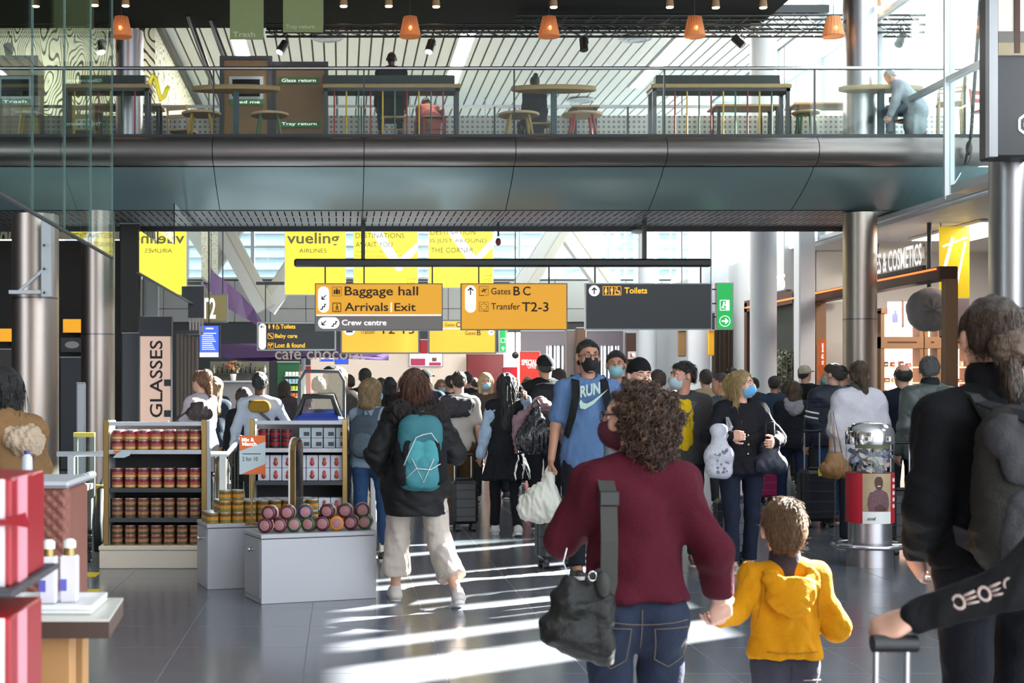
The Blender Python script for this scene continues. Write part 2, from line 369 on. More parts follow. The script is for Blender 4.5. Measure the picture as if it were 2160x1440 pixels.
# ---- left side
b = MB(); b.box(-14, -13.8, 9, 48, 0, 9.6); b.box(-13.8, -3.9, 27.62, 27.8, 0, 4.38); struct(b, 'wall_left', mat('left_dark', '2a2622', .7, var=.2), 'dark wall of the left shop zone behind the steel columns')
b = MB(); b.box(-8.2, -8, -6, 9, 0, 9.6); b.box(-8.2, 0.5, -6.2, -6, 0, 9.6); struct(b, 'wall_light_block', mat('light_block_grey', '8a8078', .6), 'plain warm grey walls added behind and left of the viewpoint to block light')  # added, unseen walls that cut the daylight from the left and behind
# plywood grain mural
mm = bpy.data.materials.new('plywood_mural'); mm.use_nodes = True; nt = mm.node_tree; pb = nt.nodes['Principled BSDF']; pb.inputs['Roughness'].default_value = .6
tc = nt.nodes.new('ShaderNodeTexCoord'); mp = nt.nodes.new('ShaderNodeMapping'); mp.inputs['Scale'].default_value = (1.3, 1.3, .55)
nz = nt.nodes.new('ShaderNodeTexNoise'); nz.inputs['Scale'].default_value = 1.25; nz.inputs['Detail'].default_value = 1.2
mu = nt.nodes.new('ShaderNodeMath'); mu.operation = 'MULTIPLY'; mu.inputs[1].default_value = 34
fc = nt.nodes.new('ShaderNodeMath'); fc.operation = 'FRACT'; rp = nt.nodes.new('ShaderNodeValToRGB')
e = rp.color_ramp.elements; e[0].position = 0; e[0].color = hx('20241c'); e[1].position = .34; e[1].color = hx('e6dfc0'); e2 = rp.color_ramp.elements.new(.26); e2.color = hx('3a3d30')
for a, c in ((tc.outputs['Object'], mp.inputs[0]), (mp.outputs[0], nz.inputs[0]), (nz.outputs['Fac'], mu.inputs[0]), (mu.outputs[0], fc.inputs[0]), (fc.outputs[0], rp.inputs[0]), (rp.outputs[0], pb.inputs['Base Color'])): nt.links.new(a, c)
b = MB(); b.box(-8.4, -3.6, 27.5, 27.6, 4.4, 8.7); b.box(-3.7, -3.6, 27.6, 41.5, 4.4, 8.74)
mw = struct(b, 'wall_mural', mm, 'cream wall with bold black wood-grain lines on the upper left')
MB().tube([W(x, y, 27.46) for x, y in ((312, 190), (318, 170), (323, 158), (330, 168), (335, 195), (340, 212), (346, 205), (352, 188), (357, 182))], .045, 8).build('yellow_line', mat('paint_yellow', 'e2d234', .5), mw)
MB().box(-3.62, -3.5, 27.5, 41.5, 8.5, 8.67).build('edge_trim', M['black'], mw)
# left glass facade in front of the columns (its face mirrors the billboards)
t = thing('glass_facade', 'tall green-tinted glass facade running along the left side', 'glass wall', (-2.6, 10.5, 3.0))
for y0, y1, z1 in ((10.6, 12.0, 9.0), (12.02, 13.4, 9.0), (13.42, 14.8, 9.0), (14.82, 16.2, 9.0), (18.3, 20.2, 3.55), (20.22, 22.2, 3.75), (22.22, 24.3, 4.4), (24.32, 26.4, 4.4)):
    MB().box(-2.62, -2.6, y0, y1, 3.0, z1).build('pane', M['mirrorglass' if z1 < 5 else 'facade'], t)
for y in (12.01, 13.41, 14.81, 16.2): MB().box(-2.62, -2.6, y-.004, y+.004, 3.0, 9).build('joint', mat('seal', '5c716e', .4), t)
MB().box(-2.63, -2.59, 18.2, 26.45, 2.98, 3.0).build('edge_profile', M['dgrey'], t); MB().box(-2.63, -2.59, 10.6, 16.2, 2.98, 3.0).build('edge_profile', M['dgrey'], t)
# wall strip between the glass parts
# ---- columns
def column(x, y, z0, z1, r, m, label, band=None, name='column'):
    t = thing(name, label, 'column', (x, y, z0))
    MB().lathe([(r, z0), (r, band or z1)] if band else [(r, z0), (r, z1)], (x, y, 0), 32).build('shaft', m, t)
    if band:
        MB().lathe([(r+.004, band), (r+.004, band+.02)], (x, y, 0), 32).build('joint_ring', M['steel_dk'], t)
        MB().lathe([(r, band+.02), (r, z1)], (x, y, 0), 32).build('upper_shaft', m, t)
    return t
M['steelw'] = mat('warm_steel', 'a89c94', .36, 1, bump=.08, bs=40, bstretch=(3, 3, .2))
c1 = column(-3.7, 17.2, 0, 3.6, .28, M['steelw'], 'brushed steel column nearest on the left, with a bracket', band=2.58)
column(-3.85, 22.5, 0, 4.3, .265, M['steelw'], 'brushed steel column second on the left, behind the glass facade', band=2.35)
column(-3.68, 24.7, 5.55, 7.7, .24, M['steel'], 'steel column on the footbridge beside the plywood mural')
column(8.75, 24.0, 0, 4.46, .275, M['steelw'], 'brushed steel column in front of the lit cosmetics cabinets', band=2.66)
column(8.75, 24.0, 5.55, 9.55, .275, M['steel'], 'steel column on the footbridge in front of the bright glass wall')
column(8.12, 17.2, 0, 9.5, .27, M['steel'], 'big steel column at the right edge of the picture', band=2.45)
M['wcol'] = mat('column_white', 'c9ccd4', .55, var=.03)
column(8.1, 27.3, 0, 8.6, .25, M['wcol'], 'white round column left of the chocolate shop portal, nearest of the white row')
column(8.3, 33, 0, 8.6, .25, M['wcol'], 'white round column behind the right end of the toilets sign')
column(8.5, 39.5, 0, 8.6, .25, M['wcol'], 'white round column farthest back in the white row')
t = thing('wall_bracket', 'grey steel bracket bolted to the nearest left column', 'bracket', W(100, 640, 16.6))
mb = MB(); a = W(88, 465, 16.75); c = W(110, 626, 16.75); mb.box(a.x, c.x, 16.7, 16.8, c.z, a.z, bev=.01); mb.build('upright', M['lgrey'], t)
mb = MB(); a = W(20, 612, 16.75); c = W(88, 620, 16.75); mb.box(a.x, c.x, 16.7, 16.8, c.z, a.z, bev=.005); mb.build('arm', M['lgrey'], t)
mb = MB(); mb.cyl(W(38, 616, 16.72), W(92, 568, 16.72), .02, n=8); mb.build('brace', M['lgrey'], t)
for y in (517, 567, 617): MB().cyl(W(93, y, 16.7), W(93, y, 16.66), .014, n=8).build('bolt', M['black'], t)
# ================================================================ FOOTBRIDGE
XA, XB = -8.0, 10.9
br = thing('footbridge', 'wide steel and glass footbridge spanning the hall overhead', 'footbridge', (0, 24, 4.4))
MB().box(XA, XB, 22.7, 26.2, 5.3, 5.5).build('deck', M['dgrey'], br)
M['bull'] = mat('bullnose_metal', '787270', .33, .75); M['panel'] = mat('frosted_green_panel', '71878a', .28, .2, spec=.7)
M['perf'] = mat('perforated_metal', '77777a', .45, .6)
seams = [.36+2.4*k for k in range(-4, 6)]; seams = [XA]+[s for s in seams if XA < s < XB]+[XB]
for i in range(len(seams)-1):
    x0, x1 = seams[i]+.006, seams[i+1]-.006
    prof = [(22.72+.26*math.cos(t)*0-.24*math.sin(t), 5.29+.23*math.cos(t)) for t in np.linspace(0, PI, 14)]
    v = [(x, y, z) for x in (x0, x1) for y, z in prof]; n = len(prof)
    MB().add(v, [(j, j+1, n+j+1, n+j) for j in range(n-1)], True).add([v[j] for j in range(n)], [tuple(range(n))]).build('bullnose', M['bull'], br)
    prof = [(22.76+1.14*u, 5.05-.55*(u**.8)) for u in np.linspace(0, 1, 8)]; n = len(prof)
    v = [(x, y, z) for x in (x0, x1) for y, z in prof]
    MB().add(v, [(j, j+1, n+j+1, n+j) for j in range(n-1)], True).build('fascia_panel', M['panel'], br)
    # perforated soffit: real slots
    xs = [x0]; k = int((x1-x0)/.125); off = ((x1-x0)-k*.125)/2
    for q in range(k): xs += [x0+off+q*.125+.053, x0+off+q*.125+.073]
    xs.append(x1); ys = [23.9, 24.0, 24.66, 24.84, 25.5, 25.68, 26.1, 26.2]; v = []; fs = []
    for y in ys: v += [(x, y, 4.49) for x in xs]
    nx = len(xs)
    for r in range(len(ys)-1):
        for c in range(nx-1):
            if r % 2 == 1 and c % 2 == 1: continue
            fs.append((r*nx+c, r*nx+c+1, (r+1)*nx+c+1, (r+1)*nx+c))
    MB().add(v, fs).build('perforated_panel', M['perf'], br)
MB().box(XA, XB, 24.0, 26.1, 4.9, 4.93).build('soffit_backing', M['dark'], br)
MB().box(XA, XB, 26.2, 26.24, 4.4, 5.5).build('rear_fascia', M['dgrey'], br)
MB().box(XA, XB, 22.66, 22.78, 5.5, 5.56).build('base_rail', M['black'], br)
hr = MB(); hr.cyl((XA, 22.72, 6.62), (XB, 22.72, 6.62), .03, n=12); hr.build('handrail', M['steel'], br)
for i in range(len(seams)-1):
    MB().box(seams[i]+.01, seams[i+1]-.01, 22.715, 22.73, 5.54, 6.6).build('balustrade_pane', M['bal'], br)
    if i: MB().box(seams[i]-.012, seams[i]+.012, 22.7, 22.74, 5.5, 6.6).build('baluster', M['dgrey'], br)
# rear balustrade with dotted infill
dm = bpy.data.materials.new('dotted_infill'); dm.use_nodes = True; nt = dm.node_tree; pb = nt.nodes['Principled BSDF']; pb.inputs['Roughness'].default_value = .5
tc = nt.nodes.new('ShaderNodeTexCoord'); mp = nt.nodes.new('ShaderNodeMapping'); mp.inputs['Scale'].default_value = (11, 0, 11); mp.inputs['Rotation'].default_value = (0, 0, 0)
vo = nt.nodes.new('ShaderNodeTexVoronoi'); vo.inputs['Randomness'].default_value = 0; vo.inputs['Scale'].default_value = 1
cr = nt.nodes.new('ShaderNodeValToRGB'); cr.color_ramp.interpolation = 'CONSTANT'; cr.color_ramp.elements[0].color = hx('8f9296'); cr.color_ramp.elements[1].position = .27; cr.color_ramp.elements[1].color = hx('dcdbd4')
for a, c in ((tc.outputs['Object'], mp.inputs[0]), (mp.outputs[0], vo.inputs[0]), (vo.outputs['Distance'], cr.inputs[0]), (cr.outputs[0], pb.inputs['Base Color'])): nt.links.new(a, c)
MB().box(XA, XB, 25.6, 25.66, 6.56, 6.61).build('rear_handrail', M['steel'], br)
for i in range(len(seams)-1):
    MB().box(seams[i]+.02, seams[i+1]-.02, 25.62, 25.635, 5.55, 6.42).build('infill_panel', dm, br); MB().box(seams[i]-.015, seams[i]+.015, 25.6, 25.65, 5.5, 6.58).build('baluster', M['dgrey'], br)
MB().cyl(W(2068, -8, 22.0), W(2048, 290, 22.0), .028, n=8).build('tie_rod', M['black'], br)
mb = MB(); mb.ball(W(2044, 312, 22.3), (.05, .06, .12)); mb.cyl(W(2048, 288, 22.0), W(2036, 345, 22.5), .022, n=8); mb.build('tie_anchor', M['black'], br)
# small lamps and devices under the bridge
def under(px, py, Y, kind, label):
    p = W(px, py, Y); t = thing('smoke_detector' if kind == 'd' else 'downlight' if kind == 'l' else 'camera_dome', label, 'detector' if kind == 'd' else 'light' if kind == 'l' else 'device', p)
    if kind == 'l':
        MB().lathe([(.1, 0), (.1, .05), (.02, .06), (.02, max(.07, 4.49-p.z))], p, 16).build('housing', M['lgrey'], t); MB().lathe([(.07, -.012), (.08, .0)], p, 16).build('lens', M['lamp'], t)
    elif kind == 'd':
        MB().lathe([(.05, 0), (.12, .02), (.12, .06), (.05, .08)], p, 16).build('body', M['lgrey'], t); MB().cyl(p+Vector((0, 0, .08)), p+Vector((0, 0, .3)), .015).build('stem', M['grey'], t)
    else:
        MB().cyl(p+Vector((0, 0, .1)), p+Vector((0, 0, .35)), .018).build('stem', M['black'], t); MB().ball(p, (.05, .05, .07)).build('head', mat('red_dome', '7a2a28', .4), t)
under(1345, 493, 26.0, 'd', 'flat grey detector hanging below the bridge above the toilets sign')
under(1051, 510, 25.0, 'c', 'small red sprinkler device hanging beside the right yellow billboard')
under(112, 474, 24.2, 'l', 'small bright downlight at the far left above the steel bracket')
under(1805, 481, 26.0, 'l', 'small downlight under the bridge above the right steel column')
# ================================================================ SIGNS
def sign(name, label, x0, y0, x1, y1, Y, m, frame=None, th=.14, hang=(), top=None, cat='sign', face2=None):
    t = thing(name, label, cat, W((x0+x1)/2, y1, Y)); e = 2.2*Y/25
    prect(MB(), x0, y0, x1, y1, Y+.012, th).build('casing', frame or M['lgrey'], t)
    fm = MB(); prect(fm, x0+e, y0+e, x1-e, (y1-e) if face2 is None else face2[0], Y+.004, .012); fm.build('face', m, t)
    if face2: prect(MB(), x0+e, face2[0]+1.5, x1-e, y1-e, Y+.004, .012).build('lower_face', face2[1], t)
    for hx_ in hang:
        a, c = W(hx_, y0, Y+.07), (W(hx_, top, Y+.07) if top != 'ceil' else Vector((W(hx_, 0, Y).x, Y+.07, 8.7))); MB().cyl(a, c, .014, n=8).build('hanger', M['black'], t)
    return t
def shapes(t, polys, Y, m, name='pictogram'):
    b = MB()
    for p in polys: ppoly(b, p, Y, .003)
    return b.build(name, m, t)
def arrow(cx, cyy, r, ang, w):
    # ang: direction of travel in image space (0 = right, 90 = up)
    c, s = math.cos(math.radians(ang)), -math.sin(math.radians(ang))
    tip = (cx+c*r, cyy+s*r); tail = (cx-c*r, cyy-s*r); out = [seg(*tail, *tip, w)]
    for d in (140, -140):
        a = math.radians(ang+d); out.append(seg(tip[0]-c*w*.3, tip[1]-s*w*.3, tip[0]+math.cos(a)*r*1.15, tip[1]-math.sin(a)*r*1.15, w))
    return out
def stairs(x, y, n, sx, sy, w):
    out = []
    for i in range(n): out += [seg(x+i*sx, y-i*sy, x+(i+1)*sx+w/2, y-i*sy, w), seg(x+(i+1)*sx, y-i*sy+w/2, x+(i+1)*sx, y-(i+1)*sy-w/2, w)]
    return out+[seg(x+n*sx-w/2, y-n*sy, x+(n+.7)*sx, y-n*sy, w)]
def wc(x, y, h, woman=False):
    p = [circ(x, y+h*.1, h*.09, 10)]
    if woman: p += [[(x-h*.1, y+h*.22), (x+h*.1, y+h*.22), (x+h*.2, y+h*.7), (x-h*.2, y+h*.7)], [(x-h*.08, y+h*.7), (x+h*.08, y+h*.7), (x+h*.07, y+h), (x-h*.07, y+h)]]
    else: p += [[(x-h*.17, y+h*.22), (x+h*.17, y+h*.22), (x+h*.15, y+h*.6), (x-h*.15, y+h*.6)], [(x-h*.1, y+h*.6), (x+h*.1, y+h*.6), (x+h*.08, y+h), (x-h*.08, y+h)]]
    return p
def wheel(x, y, h):
    ring = [(x+h*.3*math.cos(a), y+h*.68+h*.3*math.sin(a)) for a in np.linspace(-.9, 4.2, 14)]
    ps = [seg(*ring[i], *ring[i+1], h*.09) for i in range(13)]
    return ps+[circ(x-h*.06, y+h*.1, h*.1, 10), seg(x-h*.04, y+h*.2, x, y+h*.58, h*.12), seg(x-.02*h, y+h*.58, x+h*.24, y+h*.58, h*.1), seg(x+h*.22, y+h*.56, x+h*.36, y+h*.92, h*.1)]
def frame_box(x0, y0, x1, y1, w): return [seg(x0, y0, x1, y0, w), seg(x0, y1, x1, y1, w), seg(x0, y0, x0, y1, w), seg(x1, y0, x1, y1, w)]
YS = 25.0
# carrier bar
t = thing('sign_carrier_bar', 'long black horizontal bar carrying the overhead signs', 'bar', W(1061, 553, YS))
a, c = W(620, 562, YS), W(1502, 545, YS); mb = MB(); mb.box(a.x, c.x, YS-.0, YS+.16, a.z, c.z, bev=.03); mb.build('bar', M['black'], t)
for px in (766, 1361):
    a = W(px, 550, YS); MB().box(a.x-.035, a.x+.035, YS+.04, YS+.12, a.z, 4.48).build('hanger', M['black'], t)
t = sign('hanging_sign', 'yellow overhead sign reading Baggage hall, Arrivals, Exit and Crew centre', 664, 597, 934, 697, YS, M['yel'], M['grey'], hang=(686, 768, 912), top=562, face2=(664, M['sgrey']))
prect(MB(), 667, 663, 931, 666, YS+.003, .01).build('divider', M['swhite'], t)
shapes(t, [stadium(671, 604, 694, 659)], YS-.001, M['swhite'], 'arrow_plate'); shapes(t, [stadium(671, 669, 716, 693)], YS-.001, M['swhite'], 'arrow_plate')
shapes(t, arrow(683, 627, 6.5, 225, 2.4)+stairs(675, 652, 2, 5, 5.2, 2.4)+arrow(683, 681, 6.5, 225, 2.4)+stairs(698, 688, 2, 5.2, 5, 2.4), YS-.006, M['black'])
shapes(t, [[(708, 610), (713, 610), (713, 620), (708, 620)], [(704, 611), (707, 611), (707, 620), (704, 620)], [(714, 611), (717, 611), (717, 620), (714, 620)], seg(709, 608.5, 712, 608.5, 1.5)]+frame_box(701, 605, 720, 624, .7), YS-.001, M['ink'])
shapes(t, frame_box(702, 639, 719, 657, 1.6)+[circ(711, 643, 1.5, 8), seg(711, 645, 711, 650, 2.2), seg(711, 650, 708, 655, 1.5), seg(711, 650, 714, 655, 1.5), seg(711, 646, 707, 649, 1.2), seg(711, 646, 714.5, 649, 1.2)], YS-.001, M['ink'])
ptext('Baggage hall', 727, 604, 882, 629, YS, M['ink'], t, .012); ptext('Arrivals', 727, 638, 819, 656, YS, M['ink'], t, .012)
ptext('|', 824, 638, 826.5, 658, YS, M['swhite'], t, .01); ptext('Exit', 832, 639, 877, 656, YS, M['ink'], t, .012); ptext('Crew centre', 721, 674, 815, 686, YS, M['swhite'], t, .015)
t = sign('hanging_sign', 'yellow overhead sign reading Gates B C and Transfer T2-3', 972, 597, 1197, 696, YS, M['yel'], M['grey'], hang=(1010, 1158), top=562)
shapes(t, [stadium(981, 602, 1004, 659)], YS-.001, M['swhite'], 'arrow_plate'); shapes(t, arrow(992.5, 614, 8, 90, 2.6), YS-.006, M['black'])
shapes(t, frame_box(1011, 604, 1030, 623, .6)+[seg(1016, 615, 1027, 609, 2), seg(1019, 608, 1024, 617, 1.6), seg(1016, 612, 1018, 616, 1.4), seg(1011, 623, 1020, 623, 1.4)], YS-.001, M['ink'])
shapes(t, frame_box(1011, 637, 1030, 656, .6)+[seg(*p, p[0]+2.2, p[1]+1.2, 1.5) for p in circ(1019.5, 646, 6.5, 8)]+[seg(1021, 656, 1030, 656, 1.4)], YS-.001, M['ink'])
ptext('Gates', 1036, 607, 1077, 621, YS, M['ink'], t, .005); ptext('B', 1083, 604, 1097, 623, YS, M['ink'], t, .012); ptext('C', 1103, 604, 1119, 623, YS, M['ink'], t, .012)
ptext('Transfer', 1036, 639, 1097, 653, YS, M['ink'], t, .005); ptext('T2-3', 1101, 637, 1157, 657, YS, M['ink'], t, .012)
t = sign('hanging_sign', 'dark grey overhead sign reading Toilets with an upward arrow', 1235, 597, 1502, 695, YS, M['char'], M['lgrey'], hang=(1255, 1478), top=562)
shapes(t, [circ(1253.5, 613, 11.5, 24)], YS-.001, M['swhite'], 'arrow_plate'); shapes(t, arrow(1253.5, 613, 7, 90, 2.6), YS-.006, M['black'])
shapes(t, frame_box(1272, 604, 1310, 622, .9)+[seg(1284.5, 604, 1284.5, 622, .9), seg(1297, 604, 1297, 622, .9)]+wc(1278, 605, 16, True)+wc(1290.5, 605, 16)+wheel(1302, 605, 16), YS-.001, M['syel'])
ptext('Toilets', 1317, 606, 1365, 619, YS, M['syel'], t, .02)
t = sign('exit_sign', 'tall green emergency exit sign with arrow to the right of the toilets sign', 1512, 596, 1547, 695, YS, M['green'], M['lgrey'], cat='exit sign')
a, c = W(1502, 560, YS), W(1530, 596, YS)
shapes(t, frame_box(1519, 633, 1538, 654, 1.3)+[[(1531, 634), (1537, 634), (1537, 653), (1531, 653)], circ(1527, 638, 2, 8), seg(1527, 640, 1525, 647, 3), seg(1525, 646, 1522, 650, 1.8), seg(1525, 646, 1528, 651, 1.8), seg(1527, 641, 1531, 644, 1.6)]+arrow(1529, 677, 7, 0, 3)+[seg(1529+11*math.cos(a), 677+11*math.sin(a), 1529+11*math.cos(a+.28), 677+11*math.sin(a+.28), 1.3) for a in np.linspace(0, 6.0, 23)], YS-.001, M['swhite'])
for y in (610, 640, 668): MB().cyl(W(1500, y, YS+.07), W(1513, y, YS+.07), .012, n=6).build('clamp', M['black'], t)
# second row, farther back
YT = 37.0
t = sign('hanging_sign', 'dark sign reading Toilets, Baby care and Lost and found', 542, 679, 709, 739, YT, M['char'], M['lgrey'], hang=(560, 695), top=600)
shapes(t, [stadium(546, 682, 561, 737)], YT-.001, M['swhite'], 'arrow_plate'); shapes(t, arrow(553.5, 689, 4.5, 180, 1.6), YT-.006, M['black'])
shapes(t, wc(568, 683, 11, True)+wc(577, 683, 11)+wheel(585, 683, 11)+frame_box(565, 703, 577, 714, .7)+[seg(567, 705, 575, 712, 2)]+frame_box(565, 723, 577, 734, .7)+[circ(568, 727, 1.8, 8), seg(573, 725, 570, 732, 1.8), circ(574, 726, 1.5, 8)], YT-.001, M['syel'])
ptext('Toilets', 592, 684, 623, 693, YT, M['syel'], t, .02); ptext('Baby care', 580, 704, 627, 715, YT, M['syel'], t, .015); ptext('Lost & found', 580, 723, 643, 733, YT, M['syel'], t, .015)
M['yel2'] = mat('sign_yellow_pale', 'eeb23a', .5, emit=.36, ecol='f2b83c')
t = sign('hanging_sign', 'yellow sign partly hidden behind the baggage hall sign, reading Transfer T2 T3', 718, 660, 885, 746, YT, M['yel2'], M['grey'], hang=(740, 860), top=600)
shapes(t, [circ(737, 694, 13, 20)], YT-.001, M['swhite'], 'arrow_plate'); shapes(t, [[(730, 690), (744, 690), (744, 701), (730, 701)]], YT-.006, M['ink']); ptext('Transfer', 760, 693, 792, 704, YT, M['ink'], t, .0); ptext('T2 T3', 800, 686, 874, 704, YT, M['ink'], t, .01)
t = sign('hanging_sign', 'yellow sign reading Gates C and Gates B, behind the gates sign', 903, 674, 1047, 746, YT, M['yel2'], M['grey'], hang=(925, 1030), top=600)
prect(MB(), 905, 692, 1045, 693.5, YT+.002, .01).build('divider', M['swhite'], t); ptext('Gates', 938, 681, 959, 688, YT, M['ink'], t); ptext('C', 962, 679, 971, 690, YT, M['ink'], t, .01)
ptext('Gates', 981, 698, 1003, 706, YT, M['ink'], t); ptext('B', 1006, 696, 1014, 707, YT, M['ink'], t, .01); shapes(t, [circ(1036, 701, 6, 16)], YT-.001, M['swhite'], 'arrow_plate'); shapes(t, arrow(1036, 701, 3, 45, 1.2), YT-.006, M['black'])
t = sign('exit_sign', 'small green emergency exit sign beside the rear gates sign', 1052, 690, 1069, 744, YT, M['green'], M['lgrey'], cat='exit sign', hang=(1060,), top=600)
shapes(t, frame_box(1057, 713, 1065, 722, .8)+arrow(1061, 735, 4, 90, 1.8), YT-.001, M['swhite'])
t = thing('sign_carrier_bar', 'thin dark bar carrying the rear row of signs', 'bar', W(800, 598, YT)); a = W(540, 600, YT); c = W(1075, 594, YT); MB().box(a.x, c.x, YT, YT+.12, a.z, c.z).build('bar', M['dgrey'], t)
for px in (640, 960): MB().cyl(W(px, 597, YT+.06), (W(px, 597, YT).x, YT+.06, 8.7), .02, n=6).build('hanger', M['dgrey'], t)
# yellow billboards
YB = 35.0
def billboard(label, x0, x1, y1):
    t = thing('billboard', label, 'billboard', W((x0+x1)/2, y1, YB), group=None); a, c = W(x0, y1, YB), W(x1, 410, YB)
    MB().box(a.x, c.x, YB+.01, YB+.1, a.z, c.z).build('casing', M['lgrey'], t); MB().box(a.x+.02, c.x-.02, YB, YB+.012, a.z+.02, c.z-.02).build('face', M['bill'], t)
    for x in (a.x+.2, c.x-.2): MB().cyl((x, YB+.05, c.z), (x, YB+.05, 8.7), .012, n=6).build('cable', M['grey'], t)
    return t
t = billboard('yellow airline billboard reading vueling airlines', 600, 730, 622)
ptext('vueling', 605, 490, 716, 521, YB, M['inkg'], t, .02); ptext('AIRLINES', 631, 524, 689, 533, YB, M['inkg'], t, .006)
t = billboard('yellow billboard reading destinations await you', 745, 882, 606)
ptext('DESTINATIONS', 750, 491, 853, 502, YB, M['inkg'], t, .008); ptext('AWAIT YOU', 750, 510, 828, 521, YB, M['inkg'], t, .008)
ptext('Malaga | Alicante | Barcelona | Bilbao | Rome', 750, 528, 871, 534, YB, M['inkg'], t); ptext('Palma | Ibiza | Lisboa | Palma de Mallorca', 750, 537, 868, 543, YB, M['inkg'], t)
shapes(t, [[(770, 470), (795, 470), (842, 545), (880, 512), (880, 528), (852, 562), (846, 571), (838, 571), (830, 562)]], YB-.0005, M['swhite'], 'emblem'); ptext('WE LOVE PLACES', 858, 586, 876, 604, YB, M['inkg'], t)
t = billboard('yellow billboard reading destination is just around the corner', 903, 1041, 607)
ptext('DESTINATION', 908, 484, 1003, 495, YB, M['inkg'], t, .008); ptext('IS JUST AROUND', 908, 503, 1027, 514, YB, M['inkg'], t, .008); ptext('THE CORNER', 909, 522, 999, 533, YB, M['inkg'], t, .008)
shapes(t, [[(930, 470), (955, 470), (1003, 540), (1040, 502), (1040, 520), (1012, 550), (1004, 562), (996, 562), (988, 552)]], YB-.0005, M['swhite'], 'emblem'); ptext('WE LOVE PLACES', 1018, 579, 1036, 600, YB, M['inkg'], t)
# far gold board T2, blue screen, small boards
t = sign('terminal_sign', 'gold-brown board with white T2 at the left rear', 420, 620, 480, 680, 33, mat('gold_board', '8d8156', .45), M['grey'], hang=(440, 470), top='ceil'); ptext('T2', 424, 628, 455, 672, 33, M['swhite'], t, .02)
t = sign('information_screen', 'tall blue information screen below the T2 board', 418, 684, 464, 756, 32, mat('screen_blue', '3a55c8', .3, emit=.8, ecol='3f5fe0'), M['black'], cat='screen', hang=(441,), top='ceil')
prect(MB(), 434, 691, 450, 694, 31.999, .003).build('text_line', M['swhite'], t)
for k in range(9): prect(MB(), 426, 702+k*4.2, 456-(k*7 % 9), 703.6+k*4.2, 31.999, .003).build('text_line', M['swhite'], t)
prect(MB(), 421, 743, 461, 753, 31.999, .003).build('footer', mat('screen_pale', 'c4c0ee', .4, emit=.8), t)
# ================================================================ UPPER LEVEL FURNISHING
ZD = 5.5
def shade_mat():
    if 'lamp_shade' in MATS: return MATS['lamp_shade']
    m = mat('lamp_shade', 'd29a68', .6, var=.1, vs_=30, emit=.12, ecol='e0985a'); nt = m.node_tree; mx = nt.nodes.new('ShaderNodeMixShader'); tr = nt.nodes.new('ShaderNodeBsdfTransparent'); tr.inputs[0].default_value = (1, .62, .36, 1); mx.inputs[0].default_value = .72
    out = nt.nodes['Material Output']; nt.links.new(tr.outputs[0], mx.inputs[1]); nt.links.new(nt.nodes['Principled BSDF'].outputs[0], mx.inputs[2]); nt.links.new(mx.outputs[0], out.inputs[0]); return m
def pendant(px, py, Y, label, sc=1.0):
    p = W(px, py, Y); t = thing('pendant_lamp', label, 'lamp', p, group=None); s = sc*.001
    M['shade'] = shade_mat()
    MB().lathe([(.165*sc, 0), (.16*sc, -.01*sc), (.155*sc, 0), (.095*sc, .29*sc), (.1*sc, .3*sc), (.165*sc, .01*sc)], p, 24).build('lamp_shade', M['shade'], t)
    rb = MB()
    for k in range(18):
        a = 2*PI*k/18; rb.cyl(p+Vector((.166*sc*math.cos(a), .166*sc*math.sin(a), .0)), p+Vector((.101*sc*math.cos(a), .101*sc*math.sin(a), .3*sc)), .004*sc, n=4, caps=False)
    tag(rb.build('rib_set', M['shade'], t), None, None, None, 'stuff')
    MB().ball(p+Vector((0, -.1*sc, .11*sc)), .035*sc, 10).build('bulb', M['warm'], t); MB().cyl(p+Vector((0, 0, .3*sc)), (p.x, p.y, 8.46), .006, n=6).build('cord', M['black'], t)
for px, n in ((256, 'leftmost, beside the mural'), (865, 'left of the bright spotlight'), (1158, 'near the middle of the truss'), (1465, 'fourth from the left'), (1758, 'rightmost, in front of the bright glass')):
    pendant(px, 77, 23.6, 'large woven orange pendant lamp, '+n, 1.08)
for px, py, n in ((200, 11, 'upper left corner'), (265, 12, 'above the leftmost large lamp'), (495, 12, 'before the left green banner'), (725, 13, 'right of the tray return banner'), (820, 13, 'left of the second large lamp'), (920, 14, 'right of the second large lamp'), (1168, 15, 'above the middle large lamp'), (1413, 15, 'left of the fourth large lamp'), (1510, 16, 'right of the fourth large lamp'), (1610, 16, 'between the two right spotlights'), (1853, 15, 'beside the upper right steel column')):
    p = W(px, py, 24.4); t = thing('pendant_lamp', 'small wooden pendant lamp cut by the top edge, '+n, 'lamp', p)
    MB().lathe([(.07, 0), (.045, .22), (.03, .24)], p, 16).build('lamp_shade', mat('small_shade', '9a7a58', .5, emit=.1), t); MB().lathe([(.055, -.012), (.062, .0)], p, 16).build('bulb', M['warm'], t); MB().cyl(p+Vector((0, 0, .24)), (p.x, p.y, 8.46), .006, n=6).build('cord', M['black'], t)
